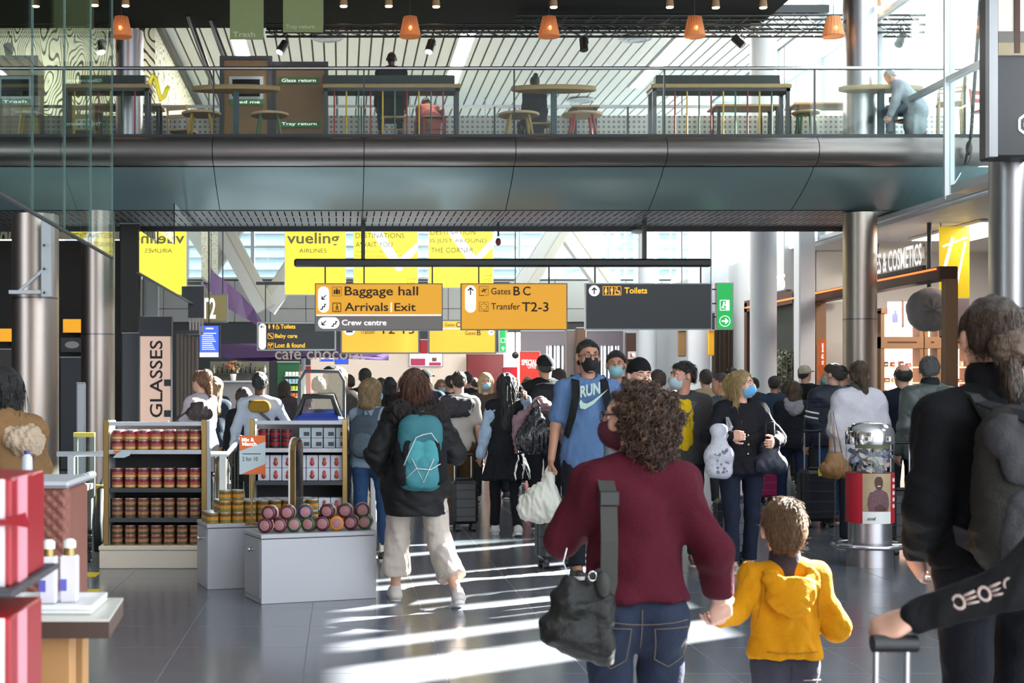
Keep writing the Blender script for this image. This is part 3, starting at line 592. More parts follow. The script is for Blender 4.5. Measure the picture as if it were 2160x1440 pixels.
def spotl(px, py, Y, tilt, on, label, aim=None, en=60):
    p = W(px, py, Y); t = thing('spotlight', label, 'spotlight', p); d = Vector((math.sin(tilt), -.35, -math.cos(tilt))).normalized() if aim is None else (Vector(aim)-p).normalized()
    if on:
        la = bpy.data.lights.new('spot_lamp', 'SPOT'); la.energy = en; la.spot_size = 1.5; la.spot_blend = .8; la.shadow_soft_size = .06; la.color = (1, .95, .86); lo = bpy.data.objects.new('spot_lamp', la); COL.objects.link(lo); lo.parent = t; lo.location = d*.14; lo.rotation_euler = (-d).to_track_quat('Z', 'Y').to_euler()
    MB().cyl(p-d*.11, p+d*.11, .075, n=16).build('housing', M['black'], t); MB().cyl(p+d*.111, p+d*.12, .062, n=16).build('lens', M['lamp'] if on else M['dgrey'], t)
    MB().tube([p-d*.02+Vector((.08, 0, 0)), p+Vector((.05, 0, .2)), p+Vector((0, 0, .26)), (p.x, p.y, W(0, 66, 24.6).z)], .012, 6).build('yoke', M['black'], t)
spotl(18, 104, 24.6, 0, True, 'lit spotlight at the far left aimed at the mural', (-6.2, 27.5, 6.6), 260); spotl(215, 96, 24.6, 0, True, 'lit spotlight left of the steel column, added to brighten the mural', (-4.6, 27.5, 6.8), 180)  # the second spotlight is added to brighten the mural
spotl(596, 100, 24.6, -.5, True, 'lit black spotlight left, below the tray return banner'); spotl(908, 98, 24.6, -.3, True, 'lit black spotlight right of the second large pendant lamp')
spotl(1231, 94, 24.6, 0, False, 'unlit black spotlight hanging straight down, right of centre'); spotl(1558, 87, 24.6, .7, False, 'unlit black spotlight tilted right under the truss'); spotl(1900, 85, 24.6, -.6, False, 'unlit black spotlight against the bright glass at the far right')
def truss(x0, x1, y0, y1, Y, label, d=.3):
    a, c = W(x0, y1, Y), W(x1, y0, Y); t = thing('lighting_truss', label, 'truss', ((a.x+c.x)/2, Y, a.z))
    for yy, z in ((Y, a.z), (Y, c.z), (Y+d, a.z), (Y+d, c.z)): MB().cyl((a.x, yy, z), (c.x, yy, z), .022, n=8).build('chord', M['black'], t)
    n = int((c.x-a.x)/.24); wb = MB()
    for k in range(n):
        xx = a.x+k*.24
        for yy in (Y, Y+d): wb.cyl((xx, yy, a.z if k % 2 else c.z), (xx+.24, yy, c.z if k % 2 else a.z), .009, n=5, caps=False)
        wb.cyl((xx, Y, a.z), (xx+.24, Y+d, a.z), .008, n=5, caps=False)
    tag(wb.build('lattice', M['black'], t), None, None, None, 'stuff')
    for xx in (a.x+1, c.x-1): MB().cyl((xx, Y+.1, c.z), (xx, Y+.1, 8.45), .012, n=6).build('suspension', M['black'], t)
truss(560, 1950, 52, 68, 24.6, 'long black lattice truss under the dark ceiling'); truss(1090, 1952, 32, 52, 26.2, 'second black lattice truss ending against the bright glass')
def banner(px0, px1, y1, txt, label):
    t = thing('green_banner', label, 'banner', W((px0+px1)/2, y1, 24.2)); a, c = W(px0, y1, 24.2), W(px1, -20, 24.2)
    MB().box(a.x, c.x, 24.2, 24.22, a.z, c.z).build('cloth', mat('banner_green', '8f9a68', .7, var=.06), t); MB().cyl((a.x, 24.21, c.z), (c.x, 24.21, c.z), .02, n=8).build('rod', M['black'], t)
    for x in (a.x+.05, c.x-.05): MB().cyl((x, 24.21, c.z), (x, 24.21, 8.46), .008, n=6).build('cord', M['black'], t)
    ptext(txt, px0+6, y1-16, px1-18, y1-5, 24.199, mat('banner_text', 'cfd2ae', .6), t, .01)
banner(485, 556, 83, 'Trash', 'pale green hanging banner reading Trash'); banner(597, 682, 68, 'Tray return', 'pale green hanging banner reading Tray return')
# diagonal steel pipes
t = thing('ceiling_pipes', 'pair of slanted steel pipes in front of the slatted ceiling', 'pipe', W(440, 150, 27))
MB().cyl(W(382, -10, 26.6), W(470, 235, 26.6), .05, n=10).build('pipe', M['steel'], t); MB().cyl(W(425, -10, 26.9), W(520, 235, 26.9), .045, n=10).build('pipe', M['steel'], t)
RODS = [mat('rod_red', 'a02a30', .5), mat('rod_green', '3f6e4a', .5), mat('rod_yellow', 'd8b63a', .5)]
def bartable(px0, px1, Y, label, screen=None, alt=0):
    a, c = W(px0, 182, Y), W(px1, 182, Y); z = a.z; t = thing('bar_table', label, 'table', ((a.x+c.x)/2, Y, ZD))
    MB().box(a.x, c.x, Y-.22, Y+.22, z-.07, z, bev=.01).build('table_top', M['wood'], t)
    fm = M['dgrey']
    MB().box(a.x+.02, c.x-.02, Y-.2, Y+.2, z-.12, z-.07).build('apron', fm, t)
    for x in (a.x+.03, c.x-.09):
        for y in (Y-.2, Y+.14): MB().box(x, x+.06, y, y+.06, ZD, z-.06).build('leg', fm, t)
    n = int((c.x-a.x)/.2)
    for k in range(1, n): MB().cyl((a.x+k*.2, Y-.17, ZD), (a.x+k*.2, Y-.17, z-.1), .014, n=6).build('rod', RODS[(k*2+alt) % 3], t)
    if screen:
        s0, s1 = W(screen[0], 0, Y).x, W(screen[1], 0, Y).x
        MB().box(s0, s1, Y+.05, Y+.25, z, z+.2, bev=.01).build('planter_box', mat('planter_green', '26302e', .6), t)
bartable(136, 320, 23.7, 'bar table with coloured rods in front of the mural', (168, 305)); bartable(680, 970, 23.7, 'bar table with coloured rods where two people sit', (680, 960), 1); bartable(1368, 1662, 23.7, 'bar table with coloured rods right of the middle round table', (1385, 1648), 2)
def roundtable(px, rpx, Y, label):
    p = W(px, 183, Y); r = rpx/S(Y); t = thing('round_table', label, 'table', (p.x, Y, ZD))
    tt_ = MB().lathe([(r-.02, p.z-.075), (r, p.z-.06), (r, p.z-.005), (r-.01, p.z)], (p.x, Y, 0), 32); tt_.v = [(a_, Y+(b_-Y)*.3, c_) for a_, b_, c_ in tt_.v]; tt_.build('table_top', M['wood'], t)
    MB().box(p.x-.045, p.x+.045, Y-.045, Y+.045, ZD+.03, p.z-.05).build('post', mat('post_teal', '2f4a52', .5), t); MB().lathe([(.3, ZD), (.3, ZD+.02), (.06, ZD+.04)], (p.x, Y, 0), 20).build('base', mat('post_teal', '2f4a52', .5), t)
roundtable(498, 93, 23.6, 'round high table in front of the recycling kiosk'); roundtable(1168, 90, 23.6, 'round high table in the middle of the footbridge'); roundtable(1858, 90, 23.6, 'round high table at the right end of the footbridge')
def stool(px, py, w, Y, m, label):
    p = W(px, py, Y); r = w/S(Y)/2; t = thing('stool', label, 'stool', (p.x, Y, ZD))
    MB().lathe([(r-.02, p.z-.04), (r, p.z-.025), (r, p.z-.005), (r-.01, p.z)], (p.x, Y, 0), 20).build('seat', M['woodl'], t)
    for k in range(4):
        a = PI/4+k*PI/2; MB().cyl((p.x+r*.6*math.cos(a), Y+r*.6*math.sin(a), p.z-.03), (p.x+r*.95*math.cos(a), Y+r*.95*math.sin(a), ZD), .024, .02, n=8).build('leg', m, t)
stool(425, 238, 84, 23.4, mat('mustard', 'a8883c', .5), 'mustard-legged stool beside the kiosk'); stool(568, 240, 82, 23.4, mat('stool_green', '3f6a44', .5), 'green-legged stool in front of the return station')
stool(1094, 240, 88, 23.4, mat('mustard', 'a8883c', .5), 'mustard-legged stool left of the middle round table'); stool(1228, 240, 86, 23.4, RODS[0], 'red-legged stool right of the middle round table')
stool(1700, 236, 60, 24.6, mat('stool_green', '3f6a44', .5), 'green-legged stool against the bright glass'); stool(60, 238, 60, 23.4, mat('mustard', 'a8883c', .5), 'stool at the far left end of the footbridge')
def chair(px, py, Y, m, label, rz=0, hs=.46, back=.4, sm=None, arms=False):
    p = W(px, py, Y); t = thing('chair', label, 'chair', (p.x, Y, ZD), rz); w = .21
    MB().box(-w, w, -.2, .2, hs-.03, hs, bev=.01).build('seat', sm or m, t, True)
    for x in (-w+.03, w-.03):
        MB().cyl((x, -.18, 0), (x, -.17, hs-.02), .02, n=8).build('leg', m, t, True); MB().tube([(x, .2, 0), (x, .18, hs), (x, .24, hs+back)], .02, 8).build('leg', m, t, True)
        if arms: MB().tube([(x, -.17, hs-.02), (x, -.17, hs+.2), (x, .2, hs+.22)], .016, 6).build('armrest', m, t, True)
    for q in (.6, .95): MB().box(-w+.02, w-.02, .19+.05*q, .215+.05*q, hs+back*q-.07, hs+back*q, bev=.008).build('back_slat', m, t, True)
    for z in (hs*.35, hs*.6): MB().cyl((-w+.03, -.175, z), (w-.03, -.175, z), .012, n=6).build('stretcher', m, t, True)
chair(1918, 290, 23.6, RODS[0], 'red chair under the person at the right round table', .6)
chair(2003, 290, 23.5, M['woodl'], 'tall pale wooden bar chair at the right end', -1.9, .72, .42, arms=True)
chair(385, 290, 24.6, M['woodl'], 'pale wooden chair behind the mustard stool', PI-.3); chair(180, 290, 24.6, M['woodl'], 'pale wooden chair under the left bar table', PI)
chair(2085, 290, 24.0, RODS[0], 'red bar chair behind the tie rod', .2, .7, .4)
chair(830, 290, 23.95, M['wood'], 'wooden bar chair under the seated person in black', 0, .56, .2); chair(915, 290, 23.95, mat('chair_red_brown', '6e3a30', .5), 'red-brown bar chair under the seated person in pink', 0, .56, .2)
chair(1135, 290, 24.2, M['wood'], 'wooden chair under the person with a hair bun', 0, .5, .2)
def lowtable(px0, px1, py, Y, label):
    a, c = W(px0, py, Y), W(px1, py, Y); t = thing('low_table', label, 'table', ((a.x+c.x)/2, Y, ZD)); MB().box(a.x, c.x, Y-.3, Y+.3, a.z-.04, a.z, bev=.01).build('table_top', M['woodl'], t)
    for x in (a.x+.05, c.x-.1):
        for y in (Y-.25, Y+.2): MB().box(x, x+.05, y, y+.05, ZD, a.z-.03).build('leg', M['dgrey'], t)
lowtable(200, 345, 225, 25.27, 'low wooden table behind the left bar table'); lowtable(1200, 1260, 228, 25.15, 'low wooden table behind the red-legged stool'); lowtable(1665, 1840, 222, 25.15, 'low wooden table in front of the bright glass'); lowtable(1500, 1640, 226, 25.15, 'low wooden table behind the right bar table')
# kiosks
def kiosk(px0, px1, py, Y, label, txts, slot=True):
    a, c = W(px0, py, Y), W(px1, 290, Y); t = thing('recycling_kiosk', label, 'cabinet', ((a.x+c.x)/2, Y, ZD)); wd_ = mat('cork_brown', '8d6c4a', .6, var=.1)
    MB().box(a.x, c.x, Y, Y+.6, ZD, a.z, bev=.01).build('body', wd_, t); fr = MB(); e = .05
    fr.box(a.x-.02, a.x+e, Y-.03, Y, ZD, a.z); fr.box(c.x-e, c.x+.02, Y-.03, Y, ZD, a.z); fr.box(a.x-.02, c.x+.02, Y-.031, Y, a.z-e, a.z+.02); fr.build('frame', M['dgrey'], t)
    if slot:
        m_ = (px0+px1)/2; prect(MB(), m_-36, 161, m_+36, 209, Y-.02, .03).build('slot_surround', M['lgrey'], t); prect(MB(), m_-29, 167, m_+29, 203, Y-.03, .02).build('slot_opening', M['dark'], t)
    for tx, x0, y0, x1, y1 in txts:
        prect(MB(), x0, y0, x1, y1, Y-.035, .03).build('label_strip', mat('label_green', '3f7a3a', .5), t); ptext(tx, x0+6, y0+3, x1-8, y1-3, Y-.036, M['swhite'], t, .01)
kiosk(466, 572, 121, 24.7, 'brown recycling kiosk with a dark slot and green label', [('feed me', 486, 209, 556, 221)])
kiosk(576, 690, 133, 24.75, 'brown glass and tray return station with two green labels', [('Glass return', 588, 163, 674, 176), ('Tray return', 588, 255, 676, 269)], False)
kiosk(-14, 78, 120, 24.6, 'brown recycling kiosk at the far left behind the glass', [('Trash', 0, 208, 64, 220)])
# dark advertising pillar, upper right
t = thing('advertising_pillar', 'dark grey advertising box at the upper right edge with a photograph on top', 'sign', W(2135, 330, 16.5)); a, c = W(2097, 330, 16.5), W(2200, -20, 16.5)
MB().box(a.x, c.x, 16.5, 16.9, a.z, c.z, bev=.02).build('casing', M['dgrey'], t); prect(MB(), 2087, -20, 2105, 330, 16.42, .1).build('edge_strip', M['lgrey'], t)
prect(MB(), 2106, -20, 2200, 116, 16.47, .03).build('picture', mat('picture_pale', 'cfcac0', .5, emit=.2, var=.2, vs_=2), t)
prect(MB(), 2140, -20, 2152, 112, 16.45, .02).build('picture_post', mat('picture_brown', '4a3028', .6), t); prect(MB(), 2106, 66, 2200, 90, 16.455, .01).build('picture_band', mat('picture_grey', '6f6c66', .6), t); prect(MB(), 2106, 90, 2200, 116, 16.455, .01).build('picture_band', mat('picture_tan', 'a09478', .6), t)
shapes(t, [seg(2165+17*math.cos(q), 262+22*math.sin(q), 2165+17*math.cos(q+PI/3), 262+22*math.sin(q+PI/3), 5) for q in np.arange(PI/6, 6.2, PI/3)], 16.49, M['swhite'], 'emblem'); shapes(t, arrow(2166, 262, 8, 225, 3), 16.49, M['swhite'], 'emblem')
# ================================================================ RIGHT SHOPS
M['brown'] = mat('dark_brown_wood', '4a2c22', .5, var=.15); M['tan'] = mat('tan_wood', '8f6c50', .5, var=.1)
M['orange'] = mat('orange_glow', 'f07030', .5, emit=1.6, ecol='ff7030'); M['litw'] = mat('lit_shelf_back', 'fff0e0', .6, emit=1.1, ecol='ffe6d0'); M['oranges'] = mat('orange_print', 'd8692c', .5)
def facade(label, y0, y1, z, txt, ty0, ty1, x=9.5):
    t = thing('shop_canopy', label, 'shop front', (x+.1, (y0+y1)/2, 0))
    MB().box(x, x+.3, y0, y1, z-.2, z, bev=.01).build('canopy', M['brown'], t); MB().box(x-.015, x, y0+.1, y1-.1, z-.05, z-.02).build('neon_line', M['orange'], t)
    for y in (y0, y1-.15): MB().box(x+.1, x+.3, y, y+.15, 0, z-.2).build('pier', M['tan'], t)
    text3(txt, (x-.01, ty1, z+.08), (0, ty0-ty1, 0), (0, 0, .36), M['swhite'], t, .02)
    MB().box(x, x+.06, ty0, ty1, z, z+.07).build('letter_rail', M['dgrey'], t)
    return t
facade('dark canopy of the perfume shop with white letters ending MES and COSMETICS', 22.6, 28.9, 3.45, 'PERFUMES & COSMETICS', 23.25, 26.2)
t = thing('shop_portal', 'dark brown portal of the chocolate shop with an orange light line', 'shop front', (9.0, 29.5, 0))
MB().box(8.95, 9.14, 28.0, 28.2, 0, 3.4).build('post', M['brown'], t); MB().box(8.95, 9.14, 31.4, 31.6, 0, 3.4).build('post', M['brown'], t); MB().box(8.95, 9.14, 28.0, 31.6, 3.2, 3.45).build('lintel', M['brown'], t)
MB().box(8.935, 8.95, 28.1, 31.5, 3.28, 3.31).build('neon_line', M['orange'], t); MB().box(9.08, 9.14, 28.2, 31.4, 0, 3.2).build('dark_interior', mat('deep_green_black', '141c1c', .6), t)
text3('CHOCOLATES', (8.93, 31.1, 3.52), (0, -2.5, 0), (0, 0, .3), M['swhite'], t, .02); MB().box(8.95, 9.05, 28.6, 31.1, 3.45, 3.5).build('letter_rail', M['dgrey'], t)
t = thing('shop_portal', 'dark brown slatted shop screen between the two nearer white columns', 'shop front', W(1540, 850, 34)); a, c = W(1506, 900, 33.2), W(1545, 660, 33.2)
MB().box(a.x, c.x, 33.2, 33.4, 0, c.z).build('screen', mat('brown_mesh', '33241e', .7, var=.3, vs_=40), t)
for k in range(4): MB().box(a.x+k*.105, a.x+k*.105+.03, 33.15, 33.2, 0, c.z).build('slat', mat('brown_slat', '41301f', .6), t)
# translucent printed panels above the shops
for k, (px0, px1, y1, Y, col, lab) in enumerate(((1655, 1680, 596, 29.5, 'd4dbe0', 'pale printed glass panel above the chocolate shop'), (1722, 1782, 640, 29.0, 'e6e8ea', 'bright white printed glass panel left of the right steel column'), (1853, 1950, 545, 27.6, 'dcdcd8', 'pale printed glass panel above the cosmetics letters'), (1500, 1583, 660, 33.6, 'dfe4e8', 'whitish glass panel above the brown slatted screen'))):
    t = thing('printed_panel', lab, 'panel', W((px0+px1)/2, y1, Y)); a, c = W(px0, y1, Y), W(px1, 440 if not 26 < Y < 29.4 else 520, Y); c.z = min(c.z, 4.3) if 26 < Y < 29.4 else c.z
    MB().box(a.x, c.x, Y, Y+.03, a.z, c.z).build('sheet', mat('printed_%d' % k, col, .4, var=.25, vs_=1.2), t); MB().box(a.x, c.x, Y-.01, Y+.04, a.z, a.z+.04).build('bottom_rail', M['lgrey'], t)
    for x in (a.x, c.x): MB().cyl((x, Y+.015, a.z), (x, Y+.015, 4.32 if 26 < Y < 29.4 else 8.6), .012, n=6).build('cable', M['grey'], t)
t = thing('yellow_banner', 'large yellow printed banner hanging right of the round grey sign', 'banner', W(2015, 660, 24.15)); a, c = W(1982, 708, 24.15), W(2045, 478, 24.15)
MB().box(a.x, c.x, 24.15, 24.18, W(0, 628, 24.15).z, c.z).build('cloth', mat('banner_yellow', 'ecc92c', .5, emit=.35, var=.12, vs_=2), t); MB().box(a.x, c.x, 24.15, 24.18, a.z, W(0, 630, 24.15).z).build('lower_cloth', mat('banner_mauve', 'b9a4a6', .5, var=.15, vs_=3), t)
MB().box(a.x, c.x, 24.14, 24.154, a.z-.03, a.z).build('bottom_bar', M['dgrey'], t)
shapes(t, [seg(1986, 590, 2010, 500, 7), seg(2018, 600, 2036, 510, 5), seg(1988, 520, 2040, 500, 4)], 24.145, M['swhite'], 'abstract_print')
for x in (a.x+.02, c.x-.02): MB().cyl((x, 24.1515, c.z), (x, 24.1515, 4.5), .008, n=6).build('cord', M['grey'], t)
# round covered sign
YR = 24.1; p = W(1962, 653, YR); t = thing('covered_round_sign', 'round sign wrapped in grey fabric hanging on a pole at the right', 'sign', p)
bm_ = MB(); n = 28; R = 47/S(YR); vv = []; ff = []
for i, (rr, dy) in enumerate(((1, .0), (.96, -.06), (.7, -.085), (.35, -.095), (.02, -.1))):
    for k in range(n):
        q = 2*PI*k/n; w = 1+.02*math.sin(5*q+i)+.015*math.sin(9*q); vv.append((p.x+R*rr*w*math.cos(q), YR+dy+.012*math.sin(7*q+2*i), p.z+R*rr*w*math.sin(q)))
    if i: ff += [((i-1)*n+k, (i-1)*n+(k+1) % n, i*n+(k+1) % n, i*n+k) for k in range(n)]
bm_.add(vv, ff, True); bm_.add([(v[0], YR+.08-(v[1]-YR), v[2]) for v in vv], [f[::-1] for f in ff], True); bm_.add([vv[k] for k in range(n)]+[(vv[k][0], YR+.08-(vv[k][1]-YR), vv[k][2]) for k in range(n)], [(k, n+k, n+(k+1) % n, (k+1) % n) for k in range(n)], True)
bm_.build('fabric_cover', mat('cover_grey', '8b878a', .8, var=.1, bump=.5, bs=9), t); MB().cyl((p.x, YR+.04, p.z+R-.02), (p.x, YR+.04, 4.485), .035, n=10).build('pole', M['dgrey'], t)
# lit cosmetics cabinets behind the canopy
YC = 27.3
def cabinet(px0, px1, label, rows, seedv):
    random.seed(seedv); a, c = W(px0, 0, YC), W(px1, 0, YC); t = thing('display_cabinet', label, 'cabinet', ((a.x+c.x)/2, YC, 0))
    MB().box(a.x, c.x, YC+.35, YC+.4, 0, 3.0).build('lit_back', M['litw'], t)
    for x in (a.x, c.x-.07): MB().box(x, x+.07, YC, YC+.4, 0, 3.0).build('side_panel', M['tan'], t)
    MB().box(a.x, c.x, YC-.01, YC+.4, 2.28, 2.5).build('pelmet', M['tan'], t); MB().box(a.x, c.x, YC-.02, YC+.4, 2.95, 3.05).build('top', M['tan'], t)
    if c.x-a.x > .3: prect(MB(), px0+14, 720, px1-14, 723, YC-.014, .004).build('pelmet_print', M['brown'], t)
    for r in range(rows):
        z = 1.0+r*.3; MB().box(a.x+.07, c.x-.07, YC+.02, YC+.35, z, z+.03).build('shelf', mat('shelf_glow', 'f2c8a8', .5, emit=.4), t)
    return t, a.x, c.x
t = thing('shop_fill_light', 'flat warm ceiling light added inside the perfume shop to brighten it', 'light', (11.2, 25.2, 4.3)); MB().box(10.6, 11.8, 23.6, 26.6, 4.27, 4.31).build('frame', M['white'], t); MB().box(10.65, 11.75, 23.65, 26.55, 4.262, 4.27).build('diffuser', mat('fill_panel_warm', 'fff2e0', .5, emit=3, ecol='ffe8cc'), t)  # added panel and area light that brighten the shop interior
la = bpy.data.lights.new('shop_fill', 'AREA'); la.shape = 'RECTANGLE'; la.size = 1.1; la.size_y = 2.8; la.energy = 160; la.color = (1, .9, .78); lo = bpy.data.objects.new('shop_fill', la); COL.objects.link(lo); lo.parent = t; lo.location = (0, -.1, -.06)
CABS = []
for px0, px1, lab, sd in ((1858, 1948, 'lit cosmetics cabinet left of the round sign pole', 1), (1950, 1985, 'narrow lit cosmetics cabinet behind the round sign pole', 2), (1987, 2048, 'lit cosmetics cabinet below the yellow banner', 3), (2050, 2092, 'lit cosmetics cabinet beside the right edge column', 4)): CABS.append(cabinet(px0, px1, lab, 4, sd))
random.seed(5); PC = ['b03a40', '3c3430', 'd8c0b0', 'caa24a', '6a5aa0', 'e8dcd8', '8a4a3a', '404a60']
pb_ = {}
for ci, (t, x0, x1) in enumerate(CABS):
    names = ['on the left cosmetics cabinet', 'in the narrow cosmetics cabinet', 'on the cabinet below the yellow banner', 'on the cabinet by the edge column']
    for r in range(4):
        x = x0+.1
        while x < x1-.14:
            w = random.uniform(.05, .12); h = random.uniform(.06, .16); z = 1.032+r*.3
            col = random.choice(PC); o = thing('perfume_box', 'small %s cosmetics pack, shelf %s from below, %s' % ({'b03a40': 'red', '3c3430': 'black', 'd8c0b0': 'beige', 'caa24a': 'gold', '6a5aa0': 'purple', 'e8dcd8': 'white', '8a4a3a': 'brown', '404a60': 'navy'}[col], ['one', 'two', 'three', 'four'][r], names[ci]), 'box', (x, YC+.15, z), 0, 'cosmetics packs in the lit cabinets')
            MB().box(x, x+w, YC+.1, YC+.2, z, z+h, bev=.006).build('carton', mat('pack_'+col, col, .4), o); MB().box(x+w*.2, x+w*.8, YC+.097, YC+.1, z+h*.3, z+h*.6).build('label', M['white'], o); x += w+random.uniform(.03, .1)
t = thing('lit_poster', 'backlit pale poster with a perfume bottle above the left cabinet', 'poster', W(1886, 685, YC)); prect(MB(), 1873, 636, 1902, 686, YC-.05, .03).build('panel', mat('poster_lit', 'e2e2ff', .4, emit=1.2), t)
shapes(t, [[(1882, 662), (1894, 662), (1894, 680), (1882, 680)], [(1886, 654), (1891, 654), (1891, 662), (1886, 662)]], YC-.052, mat('bottle_blue', '8a94c8', .4), 'bottle_print')
t = thing('lit_poster', 'narrow backlit pale poster beside the round sign', 'poster', W(1913, 685, YC)); prect(MB(), 1907, 636, 1930, 686, YC-.05, .03).build('panel', mat('poster_lit', 'e2e2ff', .4, emit=1.2), t); prect(MB(), 1904, 632, 1907, 690, YC-.06, .04).build('edge', M['tan'], t)
def opost(px0, px1, y0, y1, Y, txt, label):
    t = thing('orange_sign', label, 'sign', W((px0+px1)/2, y1, Y)); a, c = W(px0, y1, Y), W(px1, y0, Y); MB().box(a.x, c.x, Y, Y+.06, a.z, c.z).build('panel', M['oranges'], t)
    text3(txt, (c.x-.25*(c.x-a.x), Y-.001, c.z-.05), (0, 0, -(c.z-a.z)*.8), ((a.x-c.x)*-.5*-1, 0, 0) if False else (.5*(c.x-a.x)*0+0, 0, 0) if False else ((c.x-a.x)*.45, 0, 0), M['swhite'], t) if False else None
    o = text3(txt, (a.x+(c.x-a.x)*.28, Y-.002, c.z-.08), (0, 0, -(c.z-a.z)*.8), ((c.x-a.x)*.45, 0, 0), M['swhite'], t, .01)
    MB().cyl(((a.x+c.x)/2, Y+.03, 0), ((a.x+c.x)/2, Y+.03, a.z), .03, n=8).build('stand', M['dgrey'], t); MB().box((a.x+c.x)/2-.2, (a.x+c.x)/2+.2, Y-.12, Y+.18, 0, .03).build('foot', M['dgrey'], t)
opost(1854, 1888, 824, 930, 19.5, 'Special', 'tall orange sign reading Special behind the donation bin'); opost(1727, 1743, 715, 800, 26.6, 'save up to 70%', 'narrow orange sale sign between the right columns')
t = thing('arrow_pointer', 'orange arrow tip sign over the crowd between the right columns', 'sign', W(1735, 800, 26.3)); shapes(t, [[(1721, 769), (1749, 769), (1738, 800), (1732, 800)]], 26.3, M['oranges'], 'panel'); MB().cyl(W(1735, 769, 26.35), (W(1735, 0, 26.35).x, 26.35, 0), .02, n=6).build('pole', M['dgrey'], t)
# potted bush
p = W(1657, 0, 28.4); p.y = 28.4; t = thing('potted_shrub', 'leafy green shrub in front of the chocolate shop', 'plant', (p.x, 28.4, 0)); MB().lathe([(.18, 0), (.25, .5), (.22, .5)], (p.x, 28.4, 0), 16).build('pot', M['dgrey'], t)
random.seed(3); lf = MB(); st = MB()
for k in range(16):
    q = random.uniform(0, 6.28); e = Vector((p.x+.2*math.cos(q), 28.4+.25*math.sin(q), random.uniform(1.2, 2.15))); st.tube([(p.x, 28.4, .5), (p.x+.1*math.cos(q), 28.4+.1*math.sin(q), 1.0), e], .012, 5)
for k in range(420):
    q = random.uniform(0, 6.28); r = random.uniform(.03, .26); z = random.uniform(.8, 2.3); c0 = Vector((p.x+r*math.cos(q), 28.4+r*math.sin(q), z)); u = Vector((random.uniform(-1, 1), random.uniform(-1, 1), random.uniform(-.6, 1))).normalized(); v = u.orthogonal().normalized()
    lf.add([c0-u*.06, c0+v*.03, c0+u*.07, c0-v*.03], [(0, 1, 2, 3)])
tag(st.build('stems', mat('stem_brown', '4a3a28', .7), t), None, None, None, 'stuff'); tag(lf.build('foliage', mat('leaf_green', '4a5a3c', .6, var=.3), t), None, None, None, 'stuff')
# ================================================================ FAR SHOPS
YF = 45.5
def panel(name, label, cat, px0, px1, y0, y1, Y, m, d=.3, grounded=True, extra=None):
    hangs = not grounded and 'banner' in name
    a, c = W(px0, y1, Y), W(px1, y0, Y); z0 = 0 if grounded else a.z; t = thing(name, label, cat, ((a.x+c.x)/2, Y, z0)); MB().box(a.x, c.x, Y, Y+d, z0, c.z, bev=.02).build('body', m, t); prect(MB(), px0, y0, px1, y0+2, Y-.03, .03).build('top_edge', M['lgrey'], t)
    if hangs: MB().cyl(((a.x+c.x)/2, Y+d/2, c.z), ((a.x+c.x)/2, Y+d/2, 8.7), .015, n=6).build('rod', M['dgrey'], t)
    return t
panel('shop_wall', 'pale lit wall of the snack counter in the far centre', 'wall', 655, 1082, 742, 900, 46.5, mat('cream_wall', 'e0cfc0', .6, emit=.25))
panel('red_partition', 'rounded red partition beside the snack counter', 'partition', 632, 656, 770, 900, 44, mat('red_gloss', 'b01c28', .4)); panel('red_kiosk', 'dark red kiosk wall right of the menu screens', 'kiosk', 985, 1062, 745, 900, 46, mat('dark_red', '7a1d22', .5))
panel('red_partition', 'red strip above the far menu screens', 'partition', 886, 903, 715, 745, 46.0, mat('red_gloss', 'b01c28', .4), .5, False)
panel('white_light_box', 'bright white light box left of the special offer board', 'light box', 1064, 1098, 700, 900, 44.5, mat('white_lit', 'ffffff', .5, emit=1.2), .2); panel('red_promo_board', 'crimson promotion board under the white light box', 'board', 1060, 1092, 773, 850, 43.5, mat('crimson', 'a82a44', .5), .1)
t = panel('offer_board', 'red board reading SPECIAL OFFER', 'board', 1097, 1140, 740, 900, 43, mat('offer_red', 'd8392c', .5, emit=.35), .1); ptext('SPECIAL', 1100, 758, 1133, 770, 42.998, M['swhite'], t, .03); ptext('OFFER', 1113, 769, 1133, 777, 42.998, M['swhite'], t)
panel('shop_wall', 'mauve grey wall behind the man in the blue shirt', 'wall', 1098, 1345, 696, 760, 46.2, mat('mauve_grey', '6a6068', .6), .2, False)
panel('pillar', 'grey-brown square pillar left of the man in the blue shirt', 'pillar', 1196, 1237, 695, 900, 42, mat('pillar_grey', '7f7474', .6), .5); panel('pillar', 'brown square pillar behind the man in the blue shirt', 'pillar', 1216, 1237, 690, 900, 41.5, mat('pillar_brown', '6d5040', .6), .3)
panel('pillar', 'dark brown pillar left of the fire sign', 'pillar', 1322, 1342, 700, 900, 42, M['brown'], .3)
for px0, px1, lab in ((1153, 1194, 'bright barred far window right of the special offer board'), (1268, 1306, 'bright barred far window behind the two masked men'), (1386, 1428, 'bright barred far window between the rear white columns')):
    t = panel('lit_window', lab, 'window', px0, px1, 728, 840, 44.8, mat('daylight_pane', 'e8f0ff', .5, emit=1.6), .05); random.seed(px0)
    for k in range(5): x = px0+4+k*(px1-px0-8)/4; prect(MB(), x-1, 728, x+1+2*(k % 2), 840, 44.7, .04).build('bar', M['dgrey'], t)
panel('pillar', 'white square pillar right of the chocolate shop portal', 'pillar', 1686, 1720, 470, 900, 27.4, M['wcol'], .35)
t = sign('fire_hose_sign', 'small red and white fire point sign on the pillar', 1326, 741, 1342, 757, 41.85, mat('fire_red', 'c8302c', .5, emit=.2), M['white'], cat='sign'); shapes(t, [[(1332, 745), (1339, 745), (1339, 752), (1335, 752)]], 41.84, M['swhite'], 'pictogram')
